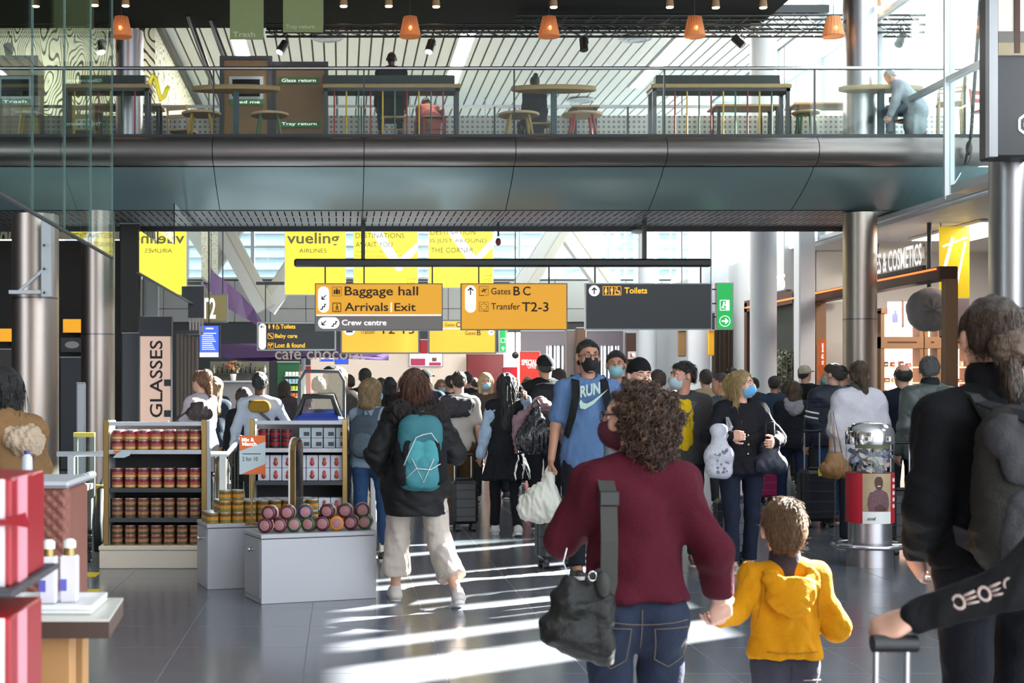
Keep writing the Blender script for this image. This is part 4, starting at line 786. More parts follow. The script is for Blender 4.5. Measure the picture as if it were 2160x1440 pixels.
panel('brown_banner', 'brown hanging banner left of the middle white column', 'banner', 1430, 1448, 695, 752, 34.5, mat('banner_brown', '8a6844', .6), .05, False); panel('yellow_banner', 'narrow amber banner right of the middle white column', 'banner', 1494, 1507, 695, 750, 32.6, mat('banner_amber', 'd89a1c', .6, emit=.2), .05, False)
def screen(px0, px1, y0, y1, Y, label, m, bars):
    t = thing('menu_screen', label, 'screen', W((px0+px1)/2, y1, Y)); prect(MB(), px0, y0, px1, y1, Y, .05).build('casing', M['black'], t); prect(MB(), px0+1, y0+1, px1-1, y1-1, Y-.005, .005).build('display', m, t)
    if Y < 46: MB().cyl(W((px0+px1)/2, y0, Y+.03), (W((px0+px1)/2, 0, Y).x, Y+.03, 8.7), .02, n=6).build('rod', M['dgrey'], t)
    for (a, b_, c, d, mm_) in bars: prect(MB(), a, b_, c, d, Y-.008, .003).build('image_block', mm_, t)
sw = mat('screen_white', 'd8d4f4', .3, emit=.9); sr = mat('screen_red', 'a02848', .3, emit=.5); sb = mat('screen_cobalt', '2c48d8', .3, emit=.9)
screen(863, 899, 742, 773, 46.4, 'left menu screen with a red block over the snack counter', sw, [(866, 756, 897, 771, sr)]); screen(897, 934, 742, 773, 46.4, 'right menu screen with a food picture over the snack counter', sw, [(905, 764, 930, 771, sr), (911, 754, 921, 762, mat('bread_brown', '8a5a3a', .5))])
screen(674, 706, 752, 762, 40, 'pale blue screen above the green fridge', sw, [(676, 757, 704, 761, sb)]); screen(706, 735, 750, 768, 40, 'cobalt blue screen right of the café lettering', sb, [])
# hanging black lamp and small exit sign far
t = thing('hanging_speaker', 'small black round speaker on a rod in front of the red board', 'speaker', W(1087, 750, 36)); MB().ball(W(1087, 749, 36), .09, 12).build('body', M['black'], t); MB().cyl(W(1087, 742, 36), (W(1087, 0, 36).x, 36, 8.7), .015, n=6).build('rod', M['black'], t)
# purple café ribbon
M['purp'] = mat('purple_gloss', '5e4272', .35, .2)
def ribbon_sheet(t, top, bot, Y, th, name='sheet'):
    b = MB(); n = len(top); A = [W(x, y, Y+.25*math.sin(i/(n-1)*PI)) for i, (x, y) in enumerate(top)]; B = [W(x, y, Y-.2+.25*math.sin(i/(n-1)*PI)) for i, (x, y) in enumerate(bot)]; o = Vector((0, th, 0))
    v = A+B+[p+o for p in A]+[p+o for p in B]; f = []
    for i in range(n-1): f += [(i, n+i, n+i+1, i+1), (2*n+i, 2*n+i+1, 3*n+i+1, 3*n+i), (i, i+1, 2*n+i+1, 2*n+i), (n+i, 3*n+i, 3*n+i+1, n+i+1)]
    f += [(0, 2*n, 3*n, n), (n-1, 2*n-1, 4*n-1, 3*n-1)]; b.add(v, f, False); return b.build(name, M['purp'], t)
t = thing('cafe_ribbon', 'swooping purple ribbon sculpture above the café counter', 'sculpture', W(520, 800, 39))
ribbon_sheet(t, [(430, 560), (444, 562), (452, 575), (480, 596), (508, 620), (535, 650), (560, 690), (600, 715), (650, 735)], [(430, 600), (440, 612), (455, 628), (478, 648), (500, 662), (520, 672), (550, 692), (595, 722), (650, 742)], 39, .12)
ribbon_sheet(t, [(448, 727), (500, 725), (550, 724), (620, 726), (700, 730), (760, 734), (820, 744)], [(448, 745), (480, 756), (520, 761), (560, 762), (620, 757), (700, 750), (760, 756), (820, 760)], 38.5, .2, 'canopy')
ptext('café chocolat', 580, 732, 770, 758, 38.2, mat('cafe_letters', 'a89a90', .4, emit=.2), t, .01)
MB().cyl(W(549, 735, 39), (W(549, 0, 39).x, 39, 0), .06, n=8).build('support', M['lgrey'], t); MB().cyl(W(640, 735, 39), (W(640, 0, 39).x, 39, 0), .06, n=8).build('support', M['lgrey'], t); MB().cyl(W(445, 575, 39.2), (W(445, 0, 39.2).x, 39.2, 8.7), .02, n=6).build('suspension', M['grey'], t)
# café counter, bottles, flowers, fridge
t = thing('cafe_counter', 'pale grey café counter with a dark back shelf', 'counter', W(500, 1000, 34)); a, c = W(432, 806, 34), W(560, 815, 34)
MB().box(a.x, c.x, 34, 34.6, 0, a.z, bev=.02).build('body', mat('counter_grey', '8a8486', .6), t); MB().box(a.x, c.x, 33.95, 34.65, a.z, a.z+.04).build('worktop', M['lgrey'], t); MB().box(a.x, c.x, 35.4, 35.6, 0, W(0, 762, 35.4).z).build('back_wall', mat('cafe_back', '6c6a5c', .6, emit=.08, var=.4, vs_=6), t); MB().box(a.x, c.x, 35.3, 35.4, W(0, 790, 35.3).z, W(0, 787, 35.3).z).build('back_shelf', M['dgrey'], t)
random.seed(9)
for k in range(12):
    x = a.x+.1+k*.115; h = random.uniform(.14, .26); z = W(0, 787, 35.3).z; col = random.choice(['2c3a2c', '4a3a2c', '98a0a4', '30343a', 'c8c8bc'])
    o = thing('bottle', 'small bottle on the café back shelf, number %s from the left' % ['one', 'two', 'three', 'four', 'five', 'six', 'seven', 'eight', 'nine', 'ten', 'eleven', 'twelve'][k], 'bottle', (x, 35.35, z), 0, 'bottles on the café shelf'); MB().lathe([(.035, 0), (.035, h*.6), (.014, h*.75)], (x, 35.35, z), 10).build('body', mat('bottle_'+col, col, .2), o); MB().lathe([(.014, h*.75), (.016, h)], (x, 35.35, z), 8).build('neck', mat('bottle_'+col, col, .2), o)
p = W(492, 806, 34.3); t = thing('flower_bouquet', 'colourful bouquet of flowers on the café counter', 'flowers', p); MB().lathe([(.05, 0), (.08, .2), (.07, .2)], p, 12).build('vase', M['white'], t); random.seed(4)
for k in range(26):
    q = random.uniform(0, 6.28); r = random.uniform(0, .2); c0 = (p.x+r*math.cos(q), p.y+r*math.sin(q)*.5, p.z+.28+random.uniform(0, .2)); MB().ball(c0, random.uniform(.03, .06), 6).build('flower', mat('fl%d' % (k % 5), ['c87848', 'a04848', 'c8b078', '8a6848', '5a6040'][k % 5], .7), t)
fridge = panel('open_fridge', 'green open fridge with bright packs behind the mirror', 'fridge', 584, 632, 762, 900, 36, mat('fridge_green', '1e5a34', .5), .5); random.seed(8)
for r in range(6):
    for k in range(4):
        px = 602+k*7.2; y1 = 792+r*15; col = ['e8e8e0', '8ab0c8', 'b8c83a', 'd86a38', 'd88a60', 'b8a878'][r]; o = thing('food_pack', 'small %s food pack in the green fridge, shelf %s' % (['white', 'pale blue', 'lime', 'orange', 'salmon', 'tan'][r], ['one', 'two', 'three', 'four', 'five', 'six'][r]), 'food pack', W(px, y1, 35.9), 0, 'packs on fridge shelf %s' % ['one', 'two', 'three', 'four', 'five', 'six'][r])
        q0, q1 = W(px, y1, 35.9), W(px+6, y1-8, 35.9); MB().box(q0.x, q1.x, 35.85, 35.96, q0.z, q1.z, bev=.01).build('wrapper', mat('food%d' % r, col, .4, emit=.15), o)
    prect(MB(), 600, y1, 632, y1+1.5, 35.82, .18).build('shelf', M['white'], fridge)
# left zone: lightbox GLASSES, amber signs, slats, grey panel
YG = 24.5
t = thing('light_box', 'upright pale light box reading GLASSES on the left', 'sign', W(328, 900, YG)); a, c = W(295, 900, YG), W(361, 708, YG); MB().box(a.x, c.x, YG, YG+.2, 0, c.z).build('casing', M['grey'], t)
MB().box(a.x+.01, c.x-.01, YG-.012, YG, .3, c.z-.01).build('face', mat('glasses_face', 'dcb9a6', .5, emit=.35, var=.12, vs_=2), t); MB().box(a.x-.01, c.x+.01, YG-.03, YG+.2, c.z, W(0, 668, YG).z).build('top_box', M['dgrey'], t)
text3('GLASSES', W(343, 880, YG-.014), W(343, 718, YG-.014)-W(343, 880, YG-.014), W(316, 880, YG-.014)-W(343, 880, YG-.014), mat('ink_black', '1a1a1c', .5), t, .01)
for y in (800, 865): prect(MB(), 346, y, 360, y+14, YG-.03, .015).build('tag', M['dgrey'], t)
panel('grey_panel', 'plain grey wall panel left of the glasses light box', 'panel', 256, 294, 701, 900, 24.9, mat('panel_grey', '56585c', .6), .2); panel('tall_dark_cladding', 'dark tall panel above the grey wall panel', 'panel', 252, 294, 470, 700, 25.6, mat('panel_dark', '35332f', .6), .15, False)
panel('grey_panel', 'pale vertical panel right of the glasses light box', 'panel', 300, 334, 560, 668, 25.8, mat('panel_pale', '9a9c9a', .6), .1, False)
t = thing('slatted_screen', 'row of brown vertical slats right of the glasses light box', 'screen', W(395, 900, 24.4))
for k in range(6): x = 372+k*8; prect(MB(), x, 700+k*2, x+5.5, 1003, 24.4+.05*k, .06).build('slat', mat('slat_brown', '6b5c52', .5), t)
a, c = W(370, 704, 24.4), W(420, 704, 24.4); MB().box(a.x, c.x, 24.38, 24.8, a.z, a.z+.06).build('head_rail', M['dgrey'], t)
t = thing('metal_fin_row', 'row of shiny vertical metal fins below the mirrored billboard', 'fins', W(412, 705, 24.9))
for k in range(5): x = 399+k*6.5; prect(MB(), x, 640+k*4, x+4, 706, 24.9, .05).build('fin', M['chrome'], t)
a, c = W(397, 640, 24.9), W(430, 640, 24.9); MB().box(a.x, c.x, 24.88, 25.0, a.z-.25, a.z+.3).build('head_rail', M['dgrey'], t)
for px0, px1, y0, y1, lab in ((-10, 30, 692, 721, 'amber sign strip at the left edge'), (132, 180, 672, 702, 'amber sign between the two left columns')):
    t = thing('amber_sign', lab, 'sign', W(px0, y1, 26.8)); prect(MB(), px0, y0, px1, y1, 26.8, .8).build('casing', M['dgrey'], t); prect(MB(), px0+1, y0+1, px1-1, y1-1, 26.79, .012).build('face', mat('amber_face', 'e8a014', .5, emit=.6), t)
t = thing('dark_shop_sign', 'dark shop sign with a pale oval emblem between the left columns', 'sign', W(155, 740, 26.7)); prect(MB(), 128, 712, 182, 742, 26.7, .9).build('casing', M['black'], t); shapes(t, [circ(152, 727, 15, 20, 7.5)], 26.69, mat('oval_pale', 'a09a94', .5, emit=.1), 'emblem')
panel('dark_counter', 'dark shop counter between the two left steel columns', 'counter', 126, 182, 752, 900, 26.2, M['dgrey'], .4); panel('dark_counter', 'dark brown shop wall at the left edge', 'counter', -30, 28, 735, 900, 25.5, mat('shop_brown', '4a4240', .6), .4); panel('white_post', 'white square post between the left columns', 'post', 161, 179, 806, 910, 19.5, M['lgrey'], .1)
# ================================================================ RETAIL DISPLAYS (left)
M['plinth'] = mat('plinth_white', 'aeb0b5', .4, var=.02); M['plinthw'] = mat('plinth_cream', 'd8cdbb', .45, var=.02)
def plinth(label, cx, cyy, w, d, h, rz):
    # corner (cx,cyy) = front left; width along local x, depth along local y
    t = thing('display_plinth', label, 'plinth', (cx, cyy, 0), rz)
    MB().box(0, w, 0, d, 0, h-.035, bev=.004).build('body', M['plinth'], t, True); MB().box(-.004, w+.004, -.004, d+.004, h-.03, h, bev=.004).build('top', M['plinth'], t, True)
    dr = MB().box(-.006, 0, .02, d-.02, .04, h-.05, bev=.002).build('door', M['plinth'], t, True); k = MB(); k.cyl((-.006, d*.45, h-.12), (-.03, d*.45, h-.12), .012, n=10); k.ball((-.032, d*.45, h-.12), .016, 10); k.build('knob', M['chrome'], dr, True)
    return t
R1 = math.radians(20)
pl2 = plinth('white box plinth in front, carrying jars lying on their sides', -.557, 9.9, .86, .42, .485, R1)
pl1 = plinth('white box plinth behind, carrying stacks of small yellow tins', -1.0, 10.62, .95, .42, .49, math.radians(16))
def loc(t, x, y, z):
    a = t.rotation_euler.z; return (t.location.x+x*math.cos(a)-y*math.sin(a), t.location.y+x*math.sin(a)+y*math.cos(a), z)
# jars lying down
LID = [mat('lid_plum', '4a1a2a', .3, spec=.6), mat('lid_navy', '23244a', .3), mat('lid_orange', 'd08018', .3), mat('lid_green', '2c4a22', .3)]
lidp = mat('jar_paper', 'a87478', .5, var=.35, vs_=40); jarm = mat('jar_glass_dark', '5a1a26', .15, spec=.8, var=.2); bandm = mat('jar_band', 'd9b8a0', .5)
protoj = {}
def lying_jar(x, y, z, ci, label, rz):
    t = thing('preserve_jar', label, 'jar', (x, y, z), rz, 'jars lying on the front plinth')
    if ci not in protoj:
        a = MB().lathe([(.04, .0), (.05, .012), (.052, .02), (.052, .095), (.046, .105)], (0, 0, 0), 18, axis=(0, 1, 0)).build('jar_body', jarm, t, True)
        b_ = MB().lathe([(.0525, .03), (.053, .034), (.053, .07), (.0525, .074)], (0, 0, 0), 18, axis=(0, 1, 0)).build('paper_band', bandm if ci < 2 else LID[ci], t, True)
        c = MB().lathe([(.036, -.018), (.05, -.018), (.053, -.013), (.053, .004), (.047, .006)], (0, 0, 0), 18, axis=(0, 1, 0)).build('lid', LID[ci], t, True); d = MB().lathe([(.002, -.0195), (.034, -.0195), (.036, -.0185)], (0, 0, 0), 18, axis=(0, 1, 0)).build('lid_label', lidp, t, True); protoj[ci] = (a, b_, c, d)
    else:
        for p in protoj[ci]: q = p.copy(); COL.objects.link(q); q.parent = t
ordn = ['first', 'second', 'third', 'fourth', 'fifth', 'sixth', 'seventh', 'eighth']
cl = ['plum', 'navy', 'orange', 'green']
for r, (n, xs, zz, yy) in enumerate(((8, .055, .487+.053, .09), (6, .09, .487+.138, .11))):
    for k in range(n):
        x = xs+k*(.107 if r == 0 else .135)+(.03 if r == 1 and k > 2 else 0); ci = (0, 0, 3, 3, 0, 2, 0, 3)[k] if r == 0 else (0, 0, 1, 0, 0, 0)[k]; p = loc(pl2, x, yy, zz)
        lying_jar(*p, ci, '%s jar from the left, %s lid, %s row on the front plinth' % (ordn[k], cl[ci], 'lower' if r == 0 else 'upper'), R1-.5+(.12*((k*7) % 3-1)))
# tall mirror stand on the front plinth
t = thing('plinth_mirror', 'narrow brass-edged mirror stand behind the lying jars', 'mirror', loc(pl2, .33, .36, .487)); p = Vector(loc(pl2, .36, .36, .487)); Hm = .66
def arch(w, h, n=8): return [(-w, 0), (w, 0)]+[(w*math.cos(a), h-w+w*math.sin(a)) for a in np.linspace(0, PI, n)]
u = Vector((math.cos(R1+.9), math.sin(R1+.9), 0))
MB().poly(arch(.09, Hm), p, u, (0, 0, 1), .035).build('frame', M['brass'], t); MB().poly(arch(.075, Hm-.015), p+u.cross(Vector((0, 0, 1)))*.036, u, (0, 0, 1), .002).build('mirror_glass', mat('mirror', 'd5dade', .05, 1), t); MB().poly(arch(.094, Hm+.004), p-u.cross(Vector((0, 0, 1)))*.012, u, (0, 0, 1), .012).build('back_board', M['white'], t)
# promo sign
YP = 10.55; t = thing('promo_sign', 'orange and pale blue Mix and Match price sign on a brass stand', 'sign', W(532, 1100, YP)); q0 = W(505, 1000, YP)
ppoly(MB(), [(505, 918), (560, 918), (560, 1000), (505, 1000)], YP, .012).build('board', mat('promo_blue', 'b4c6cc', .5), t); ppoly(MB(), [(505, 918), (560, 918), (560, 931), (505, 951)], YP-.0125, .002).build('upper_print', M['oranges'], t); ppoly(MB(), [(508, 1000), (560, 978), (560, 1000)], YP-.0125, .002).build('lower_print', M['oranges'], t)
ptext('Mix &', 510, 923, 536, 931, YP-.015, M['swhite'], t, .02); ptext('Match', 511, 932, 541, 940, YP-.015, M['swhite'], t, .02); ptext('2 for 10', 511, 963, 544, 972, YP-.0125, M['inkg'], t, .01); prect(MB(), 511, 956, 550, 958, YP-.0125, .002).build('text_line', M['inkg'], t)
a = W(531, 1000, YP+.012); MB().cyl(a, (a.x, a.y, .49), .008, n=8).build('stand', M['brass'], t); MB().lathe([(.05, .49), (.05, .5)], (a.x, a.y, 0), 14).build('foot', M['brass'], t)
# shelving units
def shelf_unit(label, px0, px1, Y, levels):
    s = S(Y); x0, x1 = (px0-CX)/s, (px1-CX)/s; H = 1.24; t = thing('shelving_unit', label, 'shelf', ((x0+x1)/2, Y, 0)); D = .38
    MB().box(x0-.03, x1+.03, Y-.03, Y+D+.03, 0, .15, bev=.006).build('base', M['plinthw'], t); MB().box(x0-.035, x1+.035, Y-.035, Y+D+.035, .152, .19, bev=.006).build('base_top', M['plinthw'], t)
    MB().box(x0+.02, x1-.02, Y+D-.02, Y+D, .19, H-.04).build('back_panel', mat('shelf_back', '3a3a3c', .7), t)
    for x in (x0, x1-.045):
        MB().box(x, x+.045, Y, Y+.03, .19, H, bev=.004).build('brass_post', M['brass'], t); MB().box(x+.045*(x > x0+.1)*0, x+.045, Y+.03, Y+D, .19, H-.01, bev=.004).build('side_panel', M['lgrey'], t)
    MB().box(x0+.04, x1-.04, Y+.005, Y+.03, H-.05, H-.015, bev=.004).build('top_rail', M['lgrey'], t)
    for z in levels:
        sh = MB().box(x0+.045, x1-.045, Y+.02, Y+D-.02, z-.025, z-.003).build('shelf', M['dgrey'], t); MB().box(x0+.045, x1-.045, Y+.005, Y+.02, z-.035, z).build('shelf_lip', M['lgrey'] if z > .9 else M['dgrey'], sh)
    return x0+.06, x1-.06
LV = [.99, .67, .42]
sx0, sx1 = shelf_unit('brass-framed shelving unit filled with red-brown tins, left', 218, 436, 11.9, LV); tx0, tx1 = shelf_unit('brass-framed shelving unit with red tins and white boxes, behind the mirror', 526, 733, 12.35, [.985, .70, .44])
t = thing('shelf_price_tag', 'slanted orange and blue price tag on the left shelving unit', 'price tag', W(245, 965, 11.88)); ppoly(MB(), [(238, 965), (252, 950), (276, 950), (274, 960), (262, 965)], 11.88, .004).build('card', mat('promo_blue', 'b4c6cc', .5), t); ppoly(MB(), [(240, 950), (256, 950), (243, 958)], 11.876, .003).build('print', M['oranges'], t)
TIN = {}
def tin(x, y, z, kind, label, group):
    t = thing('food_tin', label, 'tin', (x, y, z), 0, group)
    if kind not in TIN:
        body, band, lidc = {'red': ('b06050', '7c2230', 'c8ccd0'), 'org': ('b47c58', '6a4038', 'a8a4a0'), 'yel': ('d8923c', '6a5a28', 'c8ccd0'), 'crim': ('a01c28', '302024', '8c1822')}[kind]
        h = .082; a = MB().lathe([(.044, 0), (.046, .003), (.046, h-.006)], (0, 0, 0), 12).build('can', mat('tin_'+kind, body, .35, var=.35, vs_=45), t, True)
        b_ = MB().lathe([(.0462, h*.62), (.0466, h*.64), (.0466, h*.86), (.0462, h*.88)], (0, 0, 0), 12).build('label_band', mat('band_'+kind, band, .4), t, True); e = MB().lathe([(.0462, .006), (.0466, .008), (.0466, .024), (.0462, .026)], (0, 0, 0), 12).build('label_foot', mat('foot_'+kind, {'red': 'd0a860', 'org': '4a4a30', 'yel': '7a7a3c', 'crim': '282428'}[kind], .4), t, True)
        c = MB().lathe([(.046, h-.006), (.0475, h-.004), (.0475, h), (.04, h+.001)], (0, 0, 0), 12).build('lid', mat('tinlid_'+kind, lidc, .25, .9), t, True); TIN[kind] = (a, b_, e, c)
    else:
        for p in TIN[kind]: q = p.copy(); COL.objects.link(q); q.parent = t
row = ['top shelf', 'second shelf', 'third shelf', 'bottom shelf']
for r, z in enumerate([.99, .67, .42, .192]):
    n = 7; dx = (sx1-sx0-.09)/(n-1)
    for lay in range(2):
        for k in range(n):
            for dy in (0, .1):
                tin(sx0+.045+k*dx, 11.97+dy, z+lay*.0835, 'red' if r < 2 else 'org', '%s %s tin, %s layer, %s column, %s, left shelving unit' % ('front' if dy == 0 else 'rear', 'red-banded' if r < 2 else 'orange-brown', 'lower' if lay == 0 else 'upper', ordn[k], row[r]), 'tins on the left shelving unit')
for lay in range(2):
    for k in range(3): tin(tx0+.05+k*.105, 12.45, .985+lay*.0835, 'crim', '%s crimson tin in the %s layer on the top right-hand shelf' % (ordn[k], 'lower' if lay == 0 else 'upper'), 'crimson tins on the shelf behind the mirror')
def carton(x, y, z, w, d, h, kind, label, group):
    t = thing('product_box', label, 'box', (x, y, z), 0, group); MB().box(-w/2, w/2, 0, d, 0, h, bev=.003).build('carton', mat('carton_'+kind, 'a9b4bb' if kind == 'grey' else 'c6cbd6', .45), t, True)
    if kind == 'grey': MB().box(-w*.1, w*.4, -.002, 0, h*.2, h*.6).build('print', M['dgrey'], t, True)
    else: MB().lathe([(.004, -.0), (.018, .012), (.02, .03), (.012, .045), (.016, .06), (.004, .075)], (0, -.001, h*.14), 8).build('print', mat('print_red', 'b04434', .5), t, True)
for lay in range(2):
    for k in range(4): carton(tx0+.42+k*.107, 12.42, .985+lay*.088, .098, .12, .086, 'grey', '%s grey carton in the %s layer on the top right-hand shelf' % (ordn[k], 'lower' if lay == 0 else 'upper'), 'grey cartons on the shelf behind the mirror')
for r, (z, hh) in enumerate(((.70, .11), (.44, .11), (.192, .11))):
    for lay in range(2 if r == 0 else 1):
        for k in range(7): carton(tx0+.06+k*.106, 12.42, z+lay*.112, .1, .12, hh, 'white', '%s white carton, %s, %s layer, right-hand shelving unit' % (ordn[k], ['upper middle shelf', 'lower middle shelf', 'base'][r], 'lower' if lay == 0 else 'upper'), 'white cartons on the shelf behind the mirror')
# yellow tins stacked on the rear plinth
for lay, (n0, n1) in enumerate(((0, 9), (1, 9), (1, 3))):
    for k in range(n0, n1):
        for j in range(3 if lay < 2 else 1):
            p = loc(pl1, .05+k*.097, .06+j*.1, .491+lay*.0835); tin(*p, 'yel', '%s yellow tin from the left, %s layer, %s row on the rear plinth' % ((ordn+['ninth'])[k], ['bottom', 'middle', 'top'][lay], ['front', 'middle', 'back'][j]), 'yellow tins on the rear plinth')
# ================================================================ BALUSTRADE + ESCALATOR (left middle)
t = thing('stair_balustrade', 'grey railing around the escalator opening behind the shelving units', 'railing', (-1.6, 13.6, 0))
zr = W(0, 956, 13.4).z
MB().tube([W(120, 957, 13.4), W(480, 957, 13.4), W(508, 922, 15.0)], .025, 8).build('handrail', M['lgrey'], t)
MB().tube([W(736, 947, 13.4), W(788, 947, 13.4), (W(788, 947, 13.4).x, 13.4, 0)], .03, 8).build('handrail', M['lgrey'], t)
for k in range(8): x = 452+k*7; Yk = 13.5+k*.17; MB().box(W(x, 0, Yk).x, W(x+2.2, 0, Yk).x, Yk, Yk+.03, 0, W(0, 960-k*4, Yk).z).build('baluster', M['black'], t)
for px in (150, 470): p = W(px, 957, 13.4); MB().box(p.x-.03, p.x+.03, 13.38, 13.44, 0, p.z).build('post', M['lgrey'], t)
t = thing('escalator', 'grey-green escalator end with black rubber handrails left of the shelving unit', 'escalator', W(185, 1180, 12.9)); gm = mat('escalator_grey', '6c7470', .4, .3); ym = mat('escalator_yellow', 'b9a648', .5)
for px, lab in ((158, 0), (224, 1)):
    x = W(px, 0, 12.7).x; y0, y1 = 12.3, 13.3
    pr = [(y0, 0), (y0, .34), (y0+.12, .55), (y0+.35, .62), (y1, .62), (y1, 0)]; b = MB(); n = len(pr); v = [(x-.06, a, c) for a, c in pr]+[(x+.06, a, c) for a, c in pr]; b.add(v, [tuple(range(n)), tuple(range(2*n-1, n-1, -1))]+[(i, n+i, n+(i+1) % n, (i+1) % n) for i in range(n)]); b.build('newel', gm, t)
    MB().tube([(x, y0-.0, .1), (x, y0-.03, .36), (x, y0+.1, .6), (x, y0+.35, .68), (x, y1+.3, .68)], .04, 8).build('handrail', mat('rubber', '202224', .5), t); MB().box(x-.05, x+.05, y0+.12, y0+.32, .565, .66).build('yellow_cap', ym, t)
    MB().cyl((x+.02, y0-.0, .42), (x+.02, y0-.012, .42), .012, n=8).build('indicator', mat('led_green', '30d060', .4, emit=3), t)
x0, x1 = W(163, 0, 12.7).x, W(219, 0, 12.7).x
for k in range(4): MB().box(x0+.05, x1-.05, 12.35+k*.22, 12.55+k*.22, .02+.05*k, .06+.05*k).build('step', mat('step_dark', '3a3e42', .5), t)
t = thing('safety_gate', 'upright glass safety gate with a yellow top bar behind the escalator', 'gate', W(180, 1000, 14.2)); p0, p1 = W(160, 0, 14.2), W(196, 0, 14.2)
for p in (p0, p1): MB().box(p.x-.02, p.x+.02, 14.18, 14.22, 0, W(0, 915, 14.2).z).build('post', gm, t)
MB().box(p0.x-.02, p1.x+.02, 14.17, 14.23, W(0, 921, 14.2).z, W(0, 912, 14.2).z).build('top_bar', ym, t); MB().box(p0.x, p1.x, 14.195, 14.205, .1, W(0, 924, 14.2).z).build('pane', M['glass'], t)
for k, (py, Y) in enumerate(((1208, 11.55), (1245, 10.55))):
    t = thing('floor_marking', ['yellow floor marking at the escalator foot, rear', 'yellow floor marking at the escalator foot, front'][k], 'marking', W(183, py, Y)); yy = 4500/(py+8-820); x = W(183, 0, yy).x; MB().box(x-.09, x+.07, yy, yy+.25, .0005, .004).build('sticker', mat('sticker_yellow', 'e2c418', .5), t)
# amber floor pieces behind the teal-backpack traveller
t = thing('amber_floor_stand', 'amber cardboard floor display behind the front plinth', 'stand', W(815, 1190, 12.4)); a, c = W(800, 0, 12.4), W(832, 0, 12.4); MB().box(a.x, c.x, 12.4, 12.6, 0, .16, bev=.005).build('box', mat('amber_card', 'd89a20', .5), t); MB().box(a.x+.01, a.x+.06, 12.39, 12.4, .02, .14).build('print', M['white'], t); MB().box(a.x+.01, c.x-.01, 12.42, 12.58, .16, .2).build('top', mat('amber_dark', 'a8701c', .5), t)
# trolley in blue
t = thing('baggage_trolley', 'blue baggage trolley with a black handle behind the shelving unit', 'trolley', (W(672, 0, 13.6).x, 13.6, 0)); bl = mat('trolley_blue', '20388c', .4); p = W(672, 0, 13.6)
MB().box(p.x-.24, p.x+.24, 13.5, 13.62, .85, 1.27, bev=.05).build('basket', bl, t); MB().tube([p+Vector((-.2, 0, 1.25-CH)) if False else (p.x-.2, 13.56, 1.22), (p.x-.13, 13.52, 1.43), (p.x+.13, 13.52, 1.43), (p.x+.2, 13.56, 1.22)], .03, 8).build('handle', M['black'], t)
MB().box(p.x-.25, p.x+.25, 13.5, 14.3, .18, .22).build('platform', M['dgrey'], t)
for x in (-.22, .22): MB().cyl((p.x+x, 13.6, .2), (p.x+x, 13.58, .9), .02, n=8).build('upright', M['dgrey'], t)
for x in (-.2, .2):
    for y in (13.6, 14.2): MB().cyl((p.x+x-.02, y, .09), (p.x+x+.02, y, .09), .09, n=14).build('wheel', M['black'], t)
# ================================================================ DONATION BIN
YD = 12.1; p = W(1835, 0, YD); t = thing('donation_bin', 'round steel donation bin with a clear bowl of banknotes and a red wrap', 'donation bin', (p.x, YD, 0)); c = (p.x, YD, 0)
MB().lathe([(.19, 0), (.19, .16)], c, 32).build('foot', M['steel'], t); MB().lathe([(.178, .16), (.178, .37)], c, 32).build('pedestal', M['steel'], t)
ring = MB(); ring.tube([(p.x+.3*math.cos(a), YD+.26*math.sin(a), .175) for a in np.linspace(0, 2*PI, 33)[:-1]], .022, 8, closed=True); ring.build('bumper_ring', M['chrome'], t); rs = MB()
for a in (0, PI/2, PI, 3*PI/2): rs.cyl((p.x+.17*math.cos(a), YD+.17*math.sin(a), .175), (p.x+.3*math.cos(a), YD+.26*math.sin(a), .175), .014, n=6)
rs.build('ring_bracket', M['chrome'], t)
wr = MB().lathe([(.198, .37), (.198, .79)], c, 40).build('wrap', mat('wrap_red', 'b81c30', .5), t)
def arcpatch(a0, a1, z0, z1, r, m, name, par):
    aa = np.linspace(a0, a1, 10); v = [(p.x+r*math.cos(a), YD+r*math.sin(a), z) for z in (z0, z1) for a in aa]; MB().add(v, [(i, i+1, 11+i-0, 10+i) for i in range(9)], True).build(name, m, par)
arcpatch(-PI/2-.65, -PI/2+.6, .47, .79, .1995, mat('photo_tan', 'a89472', .6, var=.25, vs_=9), 'photograph', wr); arcpatch(-PI/2-.65, -PI/2+.6, .37, .47, .1996, M['white'], 'text_panel', wr)
# picture of a smiling child in a checked shirt
def rowshape(rows, r, m, name, par):
    v = []; f = []; n = 9
    for z, a0, a1 in rows: v += [(p.x+r*math.sin(a), YD-r*math.cos(a), z) for a in np.linspace(a0, a1, n)]
    for i in range(len(rows)-1): f += [(i*n+q, i*n+q+1, (i+1)*n+q+1, (i+1)*n+q) for q in range(n-1)]
    MB().add(v, f, True).build(name, m, par)
skn = mat('portrait_skin', '4a2a20', .6, var=.3, vs_=60); sht = bpy.data.materials.get('portrait_shirt') or mat('portrait_shirt', '6a4a50', .7, var=.6, vs_=70)
rowshape([(.475, -.4, .42), (.53, -.46, .5), (.58, -.44, .48), (.63, -.36, .38), (.655, -.14, .16)], .2002, sht, 'portrait_shirt_print', wr); rowshape([(.475, -.12, .3), (.5, -.2, .36), (.52, -.1, .2), (.535, .0, .08)], .2006, skn, 'portrait_hands_print', wr)
rowshape([(.652, -.05, .09), (.665, -.11, .13), (.69, -.16, .17), (.72, -.18, .18), (.745, -.16, .16), (.765, -.08, .08)], .2006, skn, 'portrait_face_print', wr); rowshape([(.682, -.06, .08), (.69, -.05, .07)], .201, M['white'], 'portrait_smile_print', wr)
for k in range(5): arcpatch(-PI/2+.75+.0*k, -PI/2+1.0, .5+k*.055, .53+k*.055, .1997, M['white'], 'text_bar', wr)
text3('amref', (p.x-.095, YD-.2, .4), (.07, 0, 0), (0, 0, .03), M['inkg'], wr, .02)
